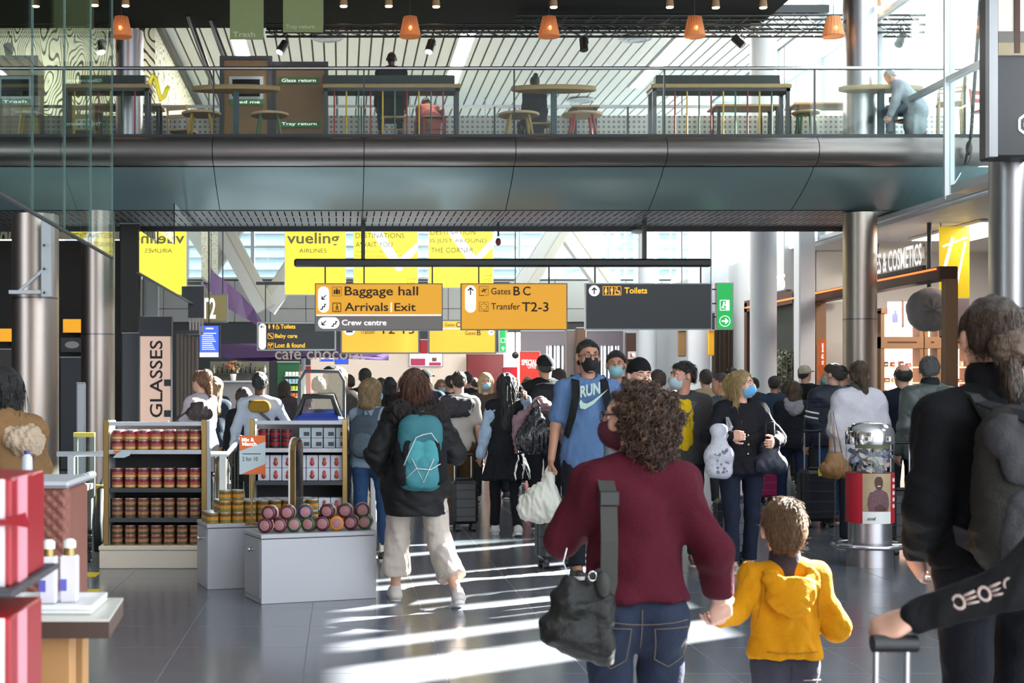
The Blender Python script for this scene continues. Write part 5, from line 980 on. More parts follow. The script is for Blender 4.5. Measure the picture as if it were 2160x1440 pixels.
MB().lathe([(.196, .79), (.196, 1.03)], c, 32).build('clear_bowl', glassmat('bowl_glass', (.93, .95, .95), .8), t)
random.seed(6)
nm = [mat('note%d' % i, h, .7) for i, h in enumerate(('b8b0b4', '8fa0b8', 'a8b8a0', 'c8b0a8', '9aa6c4', 'd0c8c0'))]
for k in range(70):
    a = random.uniform(0, 6.28); r = random.uniform(.05, .17); z = random.uniform(.8, .99); e = Euler((random.uniform(-1.5, 1.5), random.uniform(-1, 1), random.uniform(0, 3))).to_matrix(); c0 = Vector((p.x+r*math.cos(a), YD+r*math.sin(a), z))
    o = thing('banknote', 'crumpled pastel banknote inside the donation bin', 'banknote', c0, 0, 'banknotes in the donation bin'); v = [c0+e@Vector(q) for q in ((-.035, -.02, 0), (0, -.02, .008), (.035, -.018, -.004), (.035, .02, .004), (0, .02, -.006), (-.035, .018, .003))]; MB().add(v, [(0, 1, 4, 5), (1, 2, 3, 4)]).build('paper', nm[k % 6], o)
arcpatch(-PI/2-1.0, -PI/2+.5, 1.0, 1.03, .1975, mat('notice_olive', '5c5a34', .5), 'notice_strip', t)
MB().lathe([(.198, 1.03), (.2, 1.035), (.2, 1.13), (.185, 1.17), (.14, 1.205), (.06, 1.22), (.002, 1.222)], c, 32).build('dome', M['chrome'], t)
for s_ in (-1, 1): arcpatch(-PI/2+s_*.45-.12, -PI/2+s_*.45+.16, 1.06, 1.1, .2012, M['white'], 'sticker', t); arcpatch(-PI/2+s_*.45-.1, -PI/2+s_*.45+.02, 1.065, 1.095, .2018, mat('notice_olive', '5c5a34', .5), 'sticker_icon', t)
# ================================================================ LEFT FOREGROUND
YL = 3.6
t = thing('display_table', 'white-topped display table with oak legs in the left foreground', 'table', (W(120, 0, YL).x, YL, 0)); zt = W(0, 1262, 3.3).z
tp = [(W(-60, 0, 3.3).x, 3.3), (W(230, 0, 3.3).x, 3.3), (W(260, 0, 3.64).x, 3.64), (W(-60, 0, 3.64).x, 3.64)]
zt = .966; MB().hexa([(x, y, zt-.045) for x, y in tp]+[(x, y, zt-.006) for x, y in tp]).build('table_top', mat('table_edge', '4a362c', .5), t)
MB().hexa([(x, y, zt-.006) for x, y in tp]+[(x, y, zt) for x, y in tp]).build('white_surface', mat('surface_white', 'd0cec4', .3), t)
for x, y in ((W(122, 0, 3.34).x, 3.34), (W(160, 0, 3.54).x-.01, 3.54), (-.86, 3.34), (-.86, 3.54)): MB().box(x-.045, x+.03, y, y+.07, 0, zt-.046, bev=.004).build('leg', mat('oak_leg', 'b58552', .5, var=.15), t)
MB().box(-.86, W(118, 0, 3.36).x, 3.36, 3.39, zt-.12, zt-.046).build('apron', mat('oak_leg', 'b58552', .5, var=.15), t)
t2 = thing('serving_tray', 'white tray under the two lotion bottles', 'tray', W(130, 0, 3.6)); zt2 = zt+.0005; xa, xb = W(20, 0, 3.45).x, W(208, 0, 3.45).x
MB().box(xa, xb, 3.36, 3.58, zt2, zt2+.012, bev=.004).build('base', M['white'], t2)
for q in ((xa, xb, 3.36, 3.37), (xa, xb, 3.57, 3.58), (xa, xa+.01, 3.37, 3.57), (xb-.01, xb, 3.37, 3.57)): MB().box(*q, zt2+.012, zt2+.022).build('rim', M['white'], t2)
for k, px in enumerate((103, 147)):
    Yb = 3.46+.02*k; p = W(px, 0, Yb); z = zt2+.0125; t = thing('lotion_bottle', ['white square lotion bottle with gold collar, left one on the tray', 'white square lotion bottle with gold collar, right one on the tray'][k], 'bottle', (p.x, Yb, z)); h = .115
    MB().box(p.x-.021, p.x+.021, Yb-.018, Yb+.018, z, z+h, bev=.004).build('body', mat('bottle_white', 'd8d4dc', .35), t); MB().lathe([(.0145, h), (.0145, h+.018)], (p.x, Yb, z), 14).build('collar', M['brass'], t); MB().lathe([(.0155, h+.018), (.0155, h+.034), (.008, h+.04)], (p.x, Yb, z), 14).build('pump_cap', M['white'], t)
    MB().box(p.x-.02, p.x-.004, Yb-.0195, Yb-.018, z+.03, z+.058).build('blue_print', mat('print_blue', '5a5ab0', .5), t)
zq = W(0, 1028, 6.3).z+.0285; t = thing('pump_bottle', 'clear bottle standing on the quilted stool pad', 'bottle', (W(57, 0, 6.4).x, 6.4, zq)); p = Vector((W(57, 0, 6.4).x, 6.4, zq)); MB().lathe([(.024, 0), (.026, .06), (.024, .1), (.014, .115)], p, 14).build('body', mat('bottle_clear', 'c6cad6', .15, spec=.8), t); MB().lathe([(.013, .115), (.013, .13)], p, 12).build('cap', mat('cap_blue', '3a4a9c', .4), t)
# quilted bag with a pale rim
YQ = 6.3; t = thing('quilted_pouf', 'brown-pink quilted upholstered counter with a pale rim at the left', 'counter', (W(60, 0, YQ).x, YQ, 0)); a, c = W(-40, 0, YQ), W(144, 0, YQ); zt3 = W(0, 1028, YQ).z
qb = MB(); nx_, nz_ = 60, 90; vv = []; ff = []
for j in range(nz_+1):
    for i in range(nx_+1):
        x = a.x+(c.x-a.x)*i/nx_; z = zt3*j/nz_; u1 = (x+z)/.052; u2 = (x-z)/.052; q = abs(math.sin(u1*PI))*abs(math.sin(u2*PI)); e = min(1, (nx_-i)/4); vv.append((x, YQ-.018*math.sqrt(q)+(1-e)**2*.04, z))
ff = [(j*(nx_+1)+i, j*(nx_+1)+i+1, (j+1)*(nx_+1)+i+1, (j+1)*(nx_+1)+i) for j in range(nz_) for i in range(nx_)]
qb.add(vv, ff, True); qb.build('quilted_front', mat('quilt_brown', '8a5648', .55, var=.1), t); MB().box(a.x, c.x-.001, YQ+.045, YQ+.5, 0, zt3-.005, bev=.02).build('core', mat('quilt_brown', '8a5648', .55, var=.1), t); MB().box(a.x-.02, c.x+.012, YQ-.04, YQ+.54, zt3-.002, zt3+.028, bev=.014).build('pale_rim', M['lgrey'], t)
# red gift display at the left edge
t = thing('gift_shelf', 'dark metal gift shelf at the left edge', 'shelf', W(0, 1210, 2.6)); zs = W(0, 1222, 2.6).z; xr = W(62, 0, 2.6).x
MB().box(xr-.45, xr+.005, 2.45, 2.85, zs-.012, zs, bev=.003).build('shelf', M['dgrey'], t); MB().box(xr-.45, xr+.005, 2.45, 2.85, zs-.47, zs-.458, bev=.003).build('lower_shelf', M['dgrey'], t); MB().box(xr-.45, xr-.42, 2.85, 2.9, 0, zs+.5).build('upright', M['dgrey'], t); MB().box(xr-.42, xr-.03, 2.47, 2.475, zs-.03, zs-.013).build('light_strip', mat('strip_warm', 'ffd8a0', .5, emit=14, ecol='ffcf90'), t); MB().box(xr-.45, xr-.3, 2.5, 2.88, 0, zs-.47).build('base', M['dgrey'], t)
giftr = mat('gift_red', '941420', .35, var=.1); giftp = mat('gift_pink', 'd8909c', .4); giftw = mat('gift_white', 'd8d4dc', .4)
def gift(x0, x1, y0, y1, z0, h, label):
    t = thing('gift_box', label, 'gift box', ((x0+x1)/2, (y0+y1)/2, z0)); MB().box(x0, x1, y0, y1, z0, z0+h, bev=.004).build('box', giftr, t)
    for k, (m_, w) in enumerate(((giftw, .014), (giftp, .02), (giftw, .012))): xx = x1-.075+k*.026; MB().box(xx, xx+w, y0-.0025, y0, z0+.001, z0+h-.001).build('stripe', m_, t)
    MB().box(x1, x1+.002, y0+.05, y0+.12, z0+.001, z0+h).build('side_stripe', giftp, t); b = MB()
    for s_ in (-1, 1): b.add([(x1-.02, y0-.004, z0+h*.62), (x1-.02+s_*.05, y0-.02, z0+h*.7), (x1-.02+s_*.055, y0-.012, z0+h*.55), (x1-.02, y0-.016, z0+h*.6)], [(0, 1, 2, 3)])
    b.build('bow', giftr, t); MB().box(x1-.04, x1+.03, y0-.012, y0-.004, z0+h*.6-.006, z0+h*.6+.006).build('ribbon', giftr, t)
gift(xr-.33, xr-.01, 2.5, 2.78, zs+.0005, .19, 'red striped gift box on the upper shelf at the left edge'); gift(xr-.3, xr-.015, 2.52, 2.78, zs-.457, .4, 'tall red striped gift bag on the lit lower shelf')
# ================================================================ SUITCASES
def suitcase(x, y, rz, w, d, h, col, label, ribs=True, handle=.35, z=0, tag_=None):
    t = thing('suitcase', label, 'suitcase', (x, y, z), rz); m_ = mat('case_'+col, col, .38, spec=.55); dk = M['black']; z0 = .075
    MB().box(-w/2, w/2, -d/2, d/2, z0, z0+h, bev=.035).build('shell', m_, t, True)
    if ribs:
        for k in range(4): MB().box(-w/2-.003, w/2+.003, -d/2-.004, d/2+.004, z0+h*(.18+.2*k), z0+h*(.18+.2*k)+.008, bev=.003).build('rib', m_, t, True)
    MB().box(-w/2-.004, w/2+.004, -.006, .006, z0+.03, z0+h-.03).build('zip', dk, t, True); MB().box(-.09, .09, -.02, .02, z0+h, z0+h+.028, bev=.01).build('grip', dk, t, True)
    for sx in (-1, 1):
        for sy in (-1, 1):
            wx, wy = sx*(w/2-.05), sy*(d/2-.045); f = MB().box(wx-.015, wx+.015, wy-.02, wy+.02, .04, z0+.005).build('caster_fork', dk, t, True); MB().cyl((wx-.022, wy, .028), (wx+.022, wy, .028), .028, n=12).build('wheel', dk, f, True)
    if handle:
        hb = MB()
        for sx in (-.09, .09): MB().cyl((sx, d/2-.04, z0+h), (sx, d/2-.04, z0+h+handle), .009, n=8).build('telescopic_rod', M['steel'], t, True)
        MB().box(-.11, .11, d/2-.06, d/2-.02, z0+h+handle, z0+h+handle+.03, bev=.012).build('handle', dk, t, True)
    if tag_: MB().box(-.05, .05, -d/2-.01, -d/2-.003, z0+h-.06, z0+h+.02).build('luggage_tag', mat('tag_yellow', 'd8c830', .5), t, True)
    return t
# ================================================================ FIGURES: signed-distance modelling
def v3(*a): return np.array(a, dtype=np.float32)
class Sdf:
    def __init__(s): s.p = []
    def cap(s, a, b, ra, rb=None, k=.03, flat=None, op='u'):
        """tapered capsule; flat = (unit axis, factor<1) squashes across that axis"""
        s.p.append(('cap', v3(*a), v3(*b), ra, ra if rb is None else rb, k, flat, op)); return s
    def ell(s, c, r, k=.03, R=None, op='u'):
        s.p.append(('ell', v3(*c), v3(*((r,)*3 if np.isscalar(r) else r)), k, R, op)); return s
    def cut(s, n, d):
        """keep the side where n.p <= d"""
        n = v3(*n); l = float(np.linalg.norm(n)); s.p.append(('cut', n/l, d/l)); return s
    def bounds(s):
        lo = v3(9, 9, 9); hi = -lo
        for q in s.p:
            if q[0] == 'cap' and q[7] == 'u':
                r = max(q[3], q[4]); lo = np.minimum(lo, np.minimum(q[1], q[2])-r); hi = np.maximum(hi, np.maximum(q[1], q[2])+r)
            elif q[0] == 'ell' and q[5] == 'u':
                r = q[2].max() if q[4] is not None else q[2]; lo = np.minimum(lo, q[1]-r); hi = np.maximum(hi, q[1]+r)
        return lo, hi
    def mesh(s, vox):
        lo, hi = s.bounds(); lo = lo-2.5*vox; hi = hi+2.5*vox; n = np.ceil((hi-lo)/vox).astype(int)+1
        ax = [(lo[i]+vox*np.arange(n[i])).astype(np.float32) for i in range(3)]; D = np.full(n, .5, np.float32)
        for q in s.p:
            if q[0] == 'cut':
                d = ax[0][:, None, None]*q[1][0]+ax[1][None, :, None]*q[1][1]+ax[2][None, None, :]*q[1][2]-q[2]; D = np.maximum(D, d); continue
            k = q[5] if q[0] == 'cap' else q[3]; mg = k+3*vox
            if q[0] == 'cap': r = max(q[3], q[4]); l2, h2 = np.minimum(q[1], q[2])-r-mg, np.maximum(q[1], q[2])+r+mg
            else: r = q[2].max() if q[4] is not None else q[2]; l2, h2 = q[1]-r-mg, q[1]+r+mg
            i0 = np.clip(np.floor((l2-lo)/vox).astype(int), 0, n); i1 = np.clip(np.ceil((h2-lo)/vox).astype(int)+1, 0, n)
            if (i1 <= i0).any(): continue
            sl = tuple(slice(i0[i], i1[i]) for i in range(3))
            X = ax[0][sl[0]][:, None, None]; Y = ax[1][sl[1]][None, :, None]; Z = ax[2][sl[2]][None, None, :]
            if q[0] == 'cap':
                _, a, b, ra, rb, _, flat, op = q; ba = b-a; L = float(ba@ba)+1e-9; px, py, pz = X-a[0], Y-a[1], Z-a[2]
                h = np.clip((px*ba[0]+py*ba[1]+pz*ba[2])/L, 0, 1); dx, dy, dz = px-h*ba[0], py-h*ba[1], pz-h*ba[2]
                if flat is not None:
                    nx, f = flat; t = (dx*nx[0]+dy*nx[1]+dz*nx[2])*(1/f-1); dx, dy, dz = dx+t*nx[0], dy+t*nx[1], dz+t*nx[2]
                    d = (np.sqrt(dx*dx+dy*dy+dz*dz)-(ra+(rb-ra)*h))*(.5+.5*f)
                else: d = np.sqrt(dx*dx+dy*dy+dz*dz)-(ra+(rb-ra)*h)
            else:
                _, c, r, _, R, op = q; dx, dy, dz = X-c[0], Y-c[1], Z-c[2]
                if R is not None: dx, dy, dz = R[0][0]*dx+R[1][0]*dy+R[2][0]*dz, R[0][1]*dx+R[1][1]*dy+R[2][1]*dz, R[0][2]*dx+R[1][2]*dy+R[2][2]*dz
                l = np.sqrt((dx/r[0])**2+(dy/r[1])**2+(dz/r[2])**2); g = np.sqrt((dx/r[0]**2)**2+(dy/r[1]**2)**2+(dz/r[2]**2)**2)+1e-6; d = l*(l-1)/g
            A = D[sl]
            if op == 's': d = -d; h = np.clip(.5-.5*(A-d)/k, 0, 1); D[sl] = A*(1-h)+d*h+k*h*(1-h)
            else: h = np.clip(.5+.5*(A-d)/k, 0, 1); D[sl] = A*(1-h)+d*h-k*h*(1-h)
        return nets(D, lo, vox)
def nets(D, lo, vox):
    ins = D < 0; n = D.shape; m = tuple(x-1 for x in n); cnt = np.zeros(m, np.float32); acc = np.zeros(m+(3,), np.float32)
    cor = [(i, j, k) for i in (0, 1) for j in (0, 1) for k in (0, 1)]
    def cs(A, c): return A[c[0]:c[0]+m[0], c[1]:c[1]+m[1], c[2]:c[2]+m[2]]
    s8 = sum(cs(ins, c).astype(np.uint8) for c in cor); act = (s8 > 0) & (s8 < 8); I = np.argwhere(act)
    if len(I) == 0: return np.zeros((0, 3)), np.zeros((0, 4), int)
    V = np.zeros((len(I), 3), np.float32); C = np.zeros(len(I), np.float32)
    vals = {c: D[I[:, 0]+c[0], I[:, 1]+c[1], I[:, 2]+c[2]] for c in cor}
    for a in cor:
        for ax in range(3):
            if a[ax]: continue
            b = list(a); b[ax] = 1; b = tuple(b); da, db = vals[a], vals[b]; x = (da < 0) != (db < 0); t = np.where(x, da/(da-db+1e-12), 0)
            P = np.array(a, np.float32)[None, :].repeat(len(I), 0); P[:, ax] += t; V += P*x[:, None]; C += x
    V = (V/C[:, None]+I)*vox+lo; idx = -np.ones(m, np.int64); idx[tuple(I.T)] = np.arange(len(I)); Fc = []
    for ax in range(3):
        o1, o2 = [(1, 2), (2, 0), (0, 1)][ax]; sa = [slice(None)]*3; sb = [slice(None)]*3; sa[ax] = slice(0, n[ax]-1); sb[ax] = slice(1, n[ax]); A, B = ins[tuple(sa)], ins[tuple(sb)]
        E = np.argwhere(A != B); E = E[(E[:, o1] > 0) & (E[:, o2] > 0) & (E[:, o1] < n[o1]-1) & (E[:, o2] < n[o2]-1)]
        fl = A[tuple(E.T)]; q = []
        for d1, d2 in ((-1, -1), (0, -1), (0, 0), (-1, 0)):
            e = E.copy(); e[:, o1] += d1; e[:, o2] += d2; q.append(idx[tuple(e.T)])
        q = np.stack(q, 1); q[~fl] = q[~fl][:, ::-1]; Fc.append(q)
    return V, np.concatenate(Fc)
def vnormals(V, Fc):
    N = np.zeros_like(V); a, b, c, d = (V[Fc[:, i]] for i in range(4)); fn = np.cross(c-a, d-b)
    for i in range(4): np.add.at(N, Fc[:, i], fn)
    return N/(np.linalg.norm(N, axis=1, keepdims=True)+1e-9)
def folds(V, Fc, amp, fr, seed=0, stretch=(1, 1, 1)):
    r = np.random.default_rng(seed); N = vnormals(V, Fc); d = np.zeros(len(V), np.float32); Q = V*np.array(stretch, np.float32)
    for i, mu in enumerate((.8, 1.2, 1.8, 2.6, 3.6)):
        k1 = r.normal(size=3); k1 *= fr*mu/np.linalg.norm(k1); k2 = r.normal(size=3)*fr*.6*mu**.5
        w_ = np.sin(Q@k1+2.2*np.sin(Q@k2+r.uniform(0, 6))+r.uniform(0, 6)); d += np.sign(w_)*(1-np.sqrt(np.abs(1-np.abs(w_))))*1.1/mu**.6
    return V+N*(amp*np.tanh(d/1.5))[:, None].astype(np.float32)
def sdf_obj(name, sd, vox, m, parent, fold=None, extra=None, post=None):
    V, Fc = sd.mesh(vox)
    if fold: V = folds(V, Fc, *fold)
    if post is not None: V = post(V, Fc)
    if extra is not None:
        for (V2, F2) in extra: Fc = np.concatenate([Fc, F2+len(V)]); V = np.concatenate([V, V2])
    me = bpy.data.meshes.new(name); nv, nf = len(V), len(Fc)
    me.vertices.add(nv); me.vertices.foreach_set('co', V.astype(np.float32).ravel()); me.loops.add(nf*4); me.loops.foreach_set('vertex_index', Fc.astype(np.int32).ravel())
    me.polygons.add(nf); me.polygons.foreach_set('loop_start', np.arange(nf, dtype=np.int32)*4); me.polygons.foreach_set('use_smooth', np.ones(nf, bool)); me.update(calc_edges=True)
    return link(name, me, m, parent)
def rotz(a): c, s = math.cos(a), math.sin(a); return np.array([[c, -s, 0], [s, c, 0], [0, 0, 1]], np.float32)
def rotx(a): c, s = math.cos(a), math.sin(a); return np.array([[1, 0, 0], [0, c, -s], [0, s, c]], np.float32)
def nrm(v): v = np.asarray(v, np.float32); return v/(np.linalg.norm(v)+1e-9)
def cloth(name, col, var=.1, bump=.3, bs=90, rough=.85, sheen=0, stretch=None): return mat('cloth_'+name, col, rough, var=var, vs_=14, bump=bump, bs=bs, sheen=sheen, bstretch=stretch, spec=.2)
def hairmat(name, col): return mat('hair_'+name, col, .45, var=.4, vs_=30, bump=.9, bs=55, bstretch=(5, 5, .8))
SKIN = {'light': mat('skin_light', 'c89a84', .5, var=.06, vs_=12), 'mid': mat('skin_mid', 'b07f66', .5, var=.06, vs_=12), 'tan': mat('skin_tan', '8f5f48', .5, var=.06, vs_=12), 'dark': mat('skin_dark', '4a2e22', .45, var=.06, vs_=12)}
def hand_mesh(w, d, nrm_, side, vox, curl=.4, k=1.0, spread=.0):
    """palm and five separate fingers; w wrist, d pointing direction, nrm_ palm normal (fingers curl towards it), side = +1 thumb on +s"""
    d = nrm(d); n = nrm(np.asarray(nrm_)-d*float(np.dot(nrm_, d))); s = nrm(np.cross(d, n))*side; h = Sdf(); A = lambda x, y, z: w+(s*x+d*y+n*z)*k
    h.cap(A(0, -.02, 0), A(0, .02, 0), .027*k, .028*k, .02, (n, .75)); h.cap(A(-.022, .04, 0), A(.02, .045, 0), .027*k, .027*k, .02, (n, .55)); h.cap(A(-.026, .075, 0), A(.024, .08, 0), .019*k, .019*k, .02, (n, .7))
    for i, (x, L) in enumerate(((.031, .068), (.0105, .078), (-.0105, .072), (-.031, .056))):
        p = A(x, .084-.006*(i == 3), 0); a = curl*.75; x2 = x*(1+spread)
        for q, (f, r0, r1) in enumerate(((.46, .0098, .009), (.31, .009, .0082), (.25, .0082, .007))):
            dd = d*math.cos(a)+n*math.sin(a)+s*(.12*spread*np.sign(x)); e = p+dd*L*f*k; h.cap(p, e, r0*k, r1*k, .004); p = e; a += curl
    p = A(.03, .018, .006)
    dd = nrm(s*.75+d*.6+n*.25); e = p+dd*.036*k; h.cap(p, e, .0135*k, .0115*k, .012); dd2 = nrm(s*.35+d*.9+n*(.2+curl*.4)); e2 = e+dd2*.03*k; h.cap(e, e2, .0112*k, .0095*k, .005); dd3 = nrm(s*.05+d*.9+n*(.3+curl*.6)); h.cap(e2, e2+dd3*.024*k, .0095*k, .008*k, .005)
    return h.mesh(vox)
class Fig: pass
def person(label, px, Y, H, rot, skin='light', fem=False, wide=1.0, top='333333', topname=None, sleeve='long', hem=.88, puff=0., trousers='2a3040', leg='straight', shoe='303030', sole='d8d8d8',
           hair='short', hcol='2a1e18', yaw=0., pitch=0., stride=.0, knee=(.08, .12), arms=None, lean=0., mask=None, seat=False, base=0., lod=None, face=False, group=None, collar=None, grip=(.45, .45), foldt=.0045, x=None, hood=None, folds_leg=.005, head_dx=0., skirt=None, nolegs=False, palms=None, hs=1.0, head_dz=0., splay=(0, 0)):
    """rot 0 = back to the camera (front towards +Y local). Returns a Fig with joints in local metres."""
    k = H/1.75; X = (px-CX)*Y/F if x is None else x; t = thing('person', label, 'person', (X, Y, base), rot, group)
    vox = lod or (.009 if Y < 6 else .012 if Y < 13.5 else .017 if Y < 19 else .023); hv = max(.0042, min(.008, vox*.42)); g = Fig(); g.t = t; g.k = k; sdm = int(px*7+Y*13) % 9999
    hipz = .93 if not seat else .50; hx_ = .096*wide; J = {}
    for sgn, n in ((-1, 'L'), (1, 'R')):
        J['hip'+n] = v3(sgn*hx_, 0, hipz); a = stride*sgn; b = knee[0 if sgn < 0 else 1]
        if seat: J['kn'+n] = v3(sgn*(hx_+.05), .42, .50); J['an'+n] = v3(sgn*(hx_+.05), .40, .09)
        else: J['kn'+n] = J['hip'+n]+.43*v3(0, math.sin(a+b*.5), -math.cos(a+b*.5)); J['an'+n] = J['kn'+n]+.42*v3(0, math.sin(a-b*.5), -math.cos(a-b*.5)); sp_ = splay[0 if sgn < 0 else 1]; J['kn'+n][0] += sgn*sp_*.4; J['an'+n][0] += sgn*sp_
    Rl = rotx(-lean); piv = v3(0, 0, hipz)
    up = lambda p: piv+Rl@(v3(*p)+v3(0, 0, hipz-.93)-piv) if not seat else piv+Rl@(v3(*p)+v3(0, 0, -.43)-piv)
    sw = (.148 if fem else .172)*(.5+.5*wide)
    for sgn, n in ((-1, 'L'), (1, 'R')):
        J['sh'+n] = up((sgn*sw, -.005, 1.405)); ap = (arms or {}).get(n)
        if ap is None: ap = (.12*(-sgn if stride else 1)*(1 if stride >= 0 else -1), .14, .25, .0)
        if len(ap) == 2: J['el'+n] = v3(*ap[0])*1.0; J['wr'+n] = v3(*ap[1])*1.0
        else:
            f, ab, e, inn = ap; ud = v3(sgn*math.sin(ab), math.sin(f)*math.cos(ab), -math.cos(f)*math.cos(ab)); J['el'+n] = J['sh'+n]+.285*ud
            fd = nrm(v3(sgn*(math.sin(ab)*.5-inn), math.sin(f+e), -math.cos(f+e))); J['wr'+n] = J['el'+n]+.255*fd
    low = min(J['anL'][2], J['anR'][2])-.085; dz = -low if not seat else 0.
    for q in J: J[q] = (J[q]+v3(0, 0, dz))*k
    U = lambda x_, y_, z_: (up((x_, y_, z_))+v3(0, 0, dz))*k
    g.J = J; g.U = U
    hc = U(0, .015, 1.642)+v3(head_dx, 0, head_dz); Rh = rotz(yaw)@rotx(-pitch) if not lean else Rl@rotz(yaw)@rotx(-pitch); kk = k; kh = k*hs; hd = lambda x_, y_, z_: hc+Rh@(v3(x_, y_, z_)*kh); g.hd = hd; g.Rh = Rh; g.hc = hc
    sk = SKIN[skin]; w = wide
    # ---- body (one continuous skin mesh)
    B = Sdf(); ks = .025*k; ay = v3(0, 1, 0); fy = nrm(Rl@ay)
    B.cap(U(0, 0, .97), U(0, 0, 1.1), .12*w*k, .115*w*k, .04, (fy, .72)); B.cap(U(0, 0, 1.12), U(0, 0, 1.32), .115*w*k, .14*w*k, .05, (fy, .66)); B.cap(J['shL'], J['shR'], .045*k, .045*k, .04); B.cap(U(0, -.005, 1.42), hd(0, -.015, -.06), .057*k, .052*k, .03)
    for n in 'LR':
        if not nolegs: B.cap(J['hip'+n], J['kn'+n], .075*w*k, .052*k, .03); B.cap(J['kn'+n], J['an'+n], .05*k, .036*k, .02); B.cap(J['an'+n], J['an'+n]+v3(0, .09*k, -.045*k), .034*k, .03*k, .02)
        B.cap(J['sh'+n], J['el'+n], .047*k, .039*k, .03); B.cap(J['el'+n], J['wr'+n], .04*k, .027*k, .02)
    R3 = [[float(Rh[i][j]) for j in range(3)] for i in range(3)]
    B.ell(hd(0, -.012, .025), (.077*kh, .098*kh, .092*kh), .02, R3); B.ell(hd(0, .022, -.032), (.062*kh, .072*kh, .085*kh), .025, R3); B.ell(hd(0, .04, -.08), (.045*kh, .048*kh, .036*kh), .02, R3)
    for sgn in (-1, 1): B.ell(hd(sgn*.083, -.012, -.008), (.012*kh, .021*kh, .033*kh), .006, R3)
    if face:
        B.cap(hd(0, .096, .012), hd(0, .116, -.024), .008*kh, .014*kh, .012); B.cap(hd(-.042, .083, .026), hd(.042, .083, .026), .012*kh, .012*kh, .018); B.ell(hd(0, .088, -.062), (.024*kh, .012*kh, .011*kh), .01, R3); B.ell(hd(0, .075, -.102), (.022*kh, .018*kh, .018*kh), .02, R3)
        for sgn in (-1, 1): B.ell(hd(sgn*.032, .102, .004), (.019*kh, .018*kh, .012*kh), .012, R3, 's'); B.ell(hd(sgn*.045, .065, -.03), (.02*kh, .02*kh, .02*kh), .025, R3)
    ex = []
    for n, sgn in (('L', -1), ('R', 1)):
        fd = nrm(J['wr'+n]-J['el'+n]); pn = (palms or {}).get(n); pn = v3(*pn) if pn is not None else nrm(v3(-sgn, .25, 0)); th = 1 if True else -1
        s_ = np.cross(nrm(fd), nrm(pn-fd*float(pn@fd))); side = 1 if s_[1] > -.0 else -1
        V2, F2 = hand_mesh(J['wr'+n], fd, pn, side, hv, grip[0 if n == 'L' else 1], k); ex.append((V2, F2))
    body = sdf_obj('body', B, vox if not face else min(vox, .0085), sk, t, extra=ex); g.body = body
    # ---- trousers / skirt
    if not nolegs:
        T = Sdf(); legx = []; tm_ = cloth('tr_'+trousers, trousers, .12)
        T.cap((J['hipL']+J['hipR'])/2+v3(-.045*w*k, 0, .03*k), (J['hipL']+J['hipR'])/2+v3(.045*w*k, 0, .03*k), .125*w*k, None, .05, (ay, .8)); T.cap(U(0, 0, .99), U(0, 0, 1.04), .138*w*k, .13*w*k, .04, (fy, .7))
        for n in 'LR':
            if not seat: T.ell(J['hip'+n]+v3(-.012*k*(1 if n == 'R' else -1), -.05*k, -.02*k), (.078*w*k, .082*w*k, .1*k), .05)
            r0, r1, r2 = {'straight': (.09, .067, .06), 'slim': (.09, .06, .05), 'wide': (.1, .085, .118), 'jeans': (.088, .068, .064)}[leg]
            end = J['an'+n]+(J['kn'+n]-J['an'+n])*(.03 if leg != 'wide' else .3); T.cap(J['hip'+n], J['kn'+n], r0*w*k, r1*k, .035); dn = nrm(end-J['kn'+n]); Lg = Sdf(); Lg.cap(J['hip'+n]+(J['kn'+n]-J['hip'+n])*.6, J['kn'+n], (r0*.4*w+r1*.6)*k, r1*k, .03); Lg.cap(J['kn'+n], end+dn*.1*k, r1*k, r2*k, .03); Lg.cut(tuple(float(q) for q in dn), float(dn@end)); Vl, Fl = Lg.mesh(vox); legx.append((folds(Vl, Fl, folds_leg, 26, sdm, (1, 1, .7)), Fl))
        T.cut((0, 0, 1), float(U(0, 0, 1.07)[2]))
        sdf_obj('trousers', T, vox, tm_, t, fold=(folds_leg, 26, sdm, (1, 1, .7)), extra=legx)
        if skirt:
            Kt = Sdf(); Kt.cap(U(0, 0, 1.0), (U(0, 0, skirt)[0], -.02*k, U(0, 0, skirt)[2]), .15*w*k, .27*k, .05, (ay, .75)); Kt.cut((0, 0, -1), -float(U(0, 0, skirt)[2])); sdf_obj('skirt', Kt, vox, cloth('tr_'+trousers, trousers), t, fold=(.018, 24, sdm, (1.4, 1.4, .25)))
        for n in 'LR':
            an, kn = J['an'+n], J['kn'+n]; sd_ = nrm(an-kn); tl = math.atan2(float(sd_[1]), -float(sd_[2]))*.8; fw = v3(0, math.cos(tl*.7), -math.sin(-tl*.7)*0+math.sin(tl)*.9) if not seat else v3(0, 1, 0)
            fw = nrm(v3(0, 1, math.tan(max(-1.0, min(.6, tl)))*.8 if not seat else 0)); upv = nrm(np.cross(v3(1, 0, 0), fw)); he, to = an+(-upv*.045-fw*.035)*k, an+(-upv*.052+fw*.135)*k
            S_ = Sdf(); S_.cap(he, to, .043*k, .036*k, .02, (upv, .9)); S_.cap(he+upv*.01*k, an+upv*.015*k+fw*.0*k, .042*k, .042*k, .03); sp = float((he-upv*.026*k)@upv); S_.cut(tuple(-upv), -sp)
            so_ = sdf_obj('shoe', S_, min(vox, .011), mat('shoe_'+shoe, shoe, .55, var=.15, vs_=25), t); b = MB(); n0 = 14
            ring_ = [(to+(v3(1, 0, 0)*.042*math.cos(a)+fw*.045*math.sin(a))*k if math.sin(a) >= 0 else he+(v3(1, 0, 0)*.04*math.cos(a)+fw*.043*math.sin(a))*k) for a in np.linspace(0, 2*PI, n0, endpoint=False)]
            lo_ = [p+upv*float(sp-.016*k-float(p@upv)) for p in ring_]; hi_ = [p+upv*float(sp+.012*k-float(p@upv)) for p in ring_]
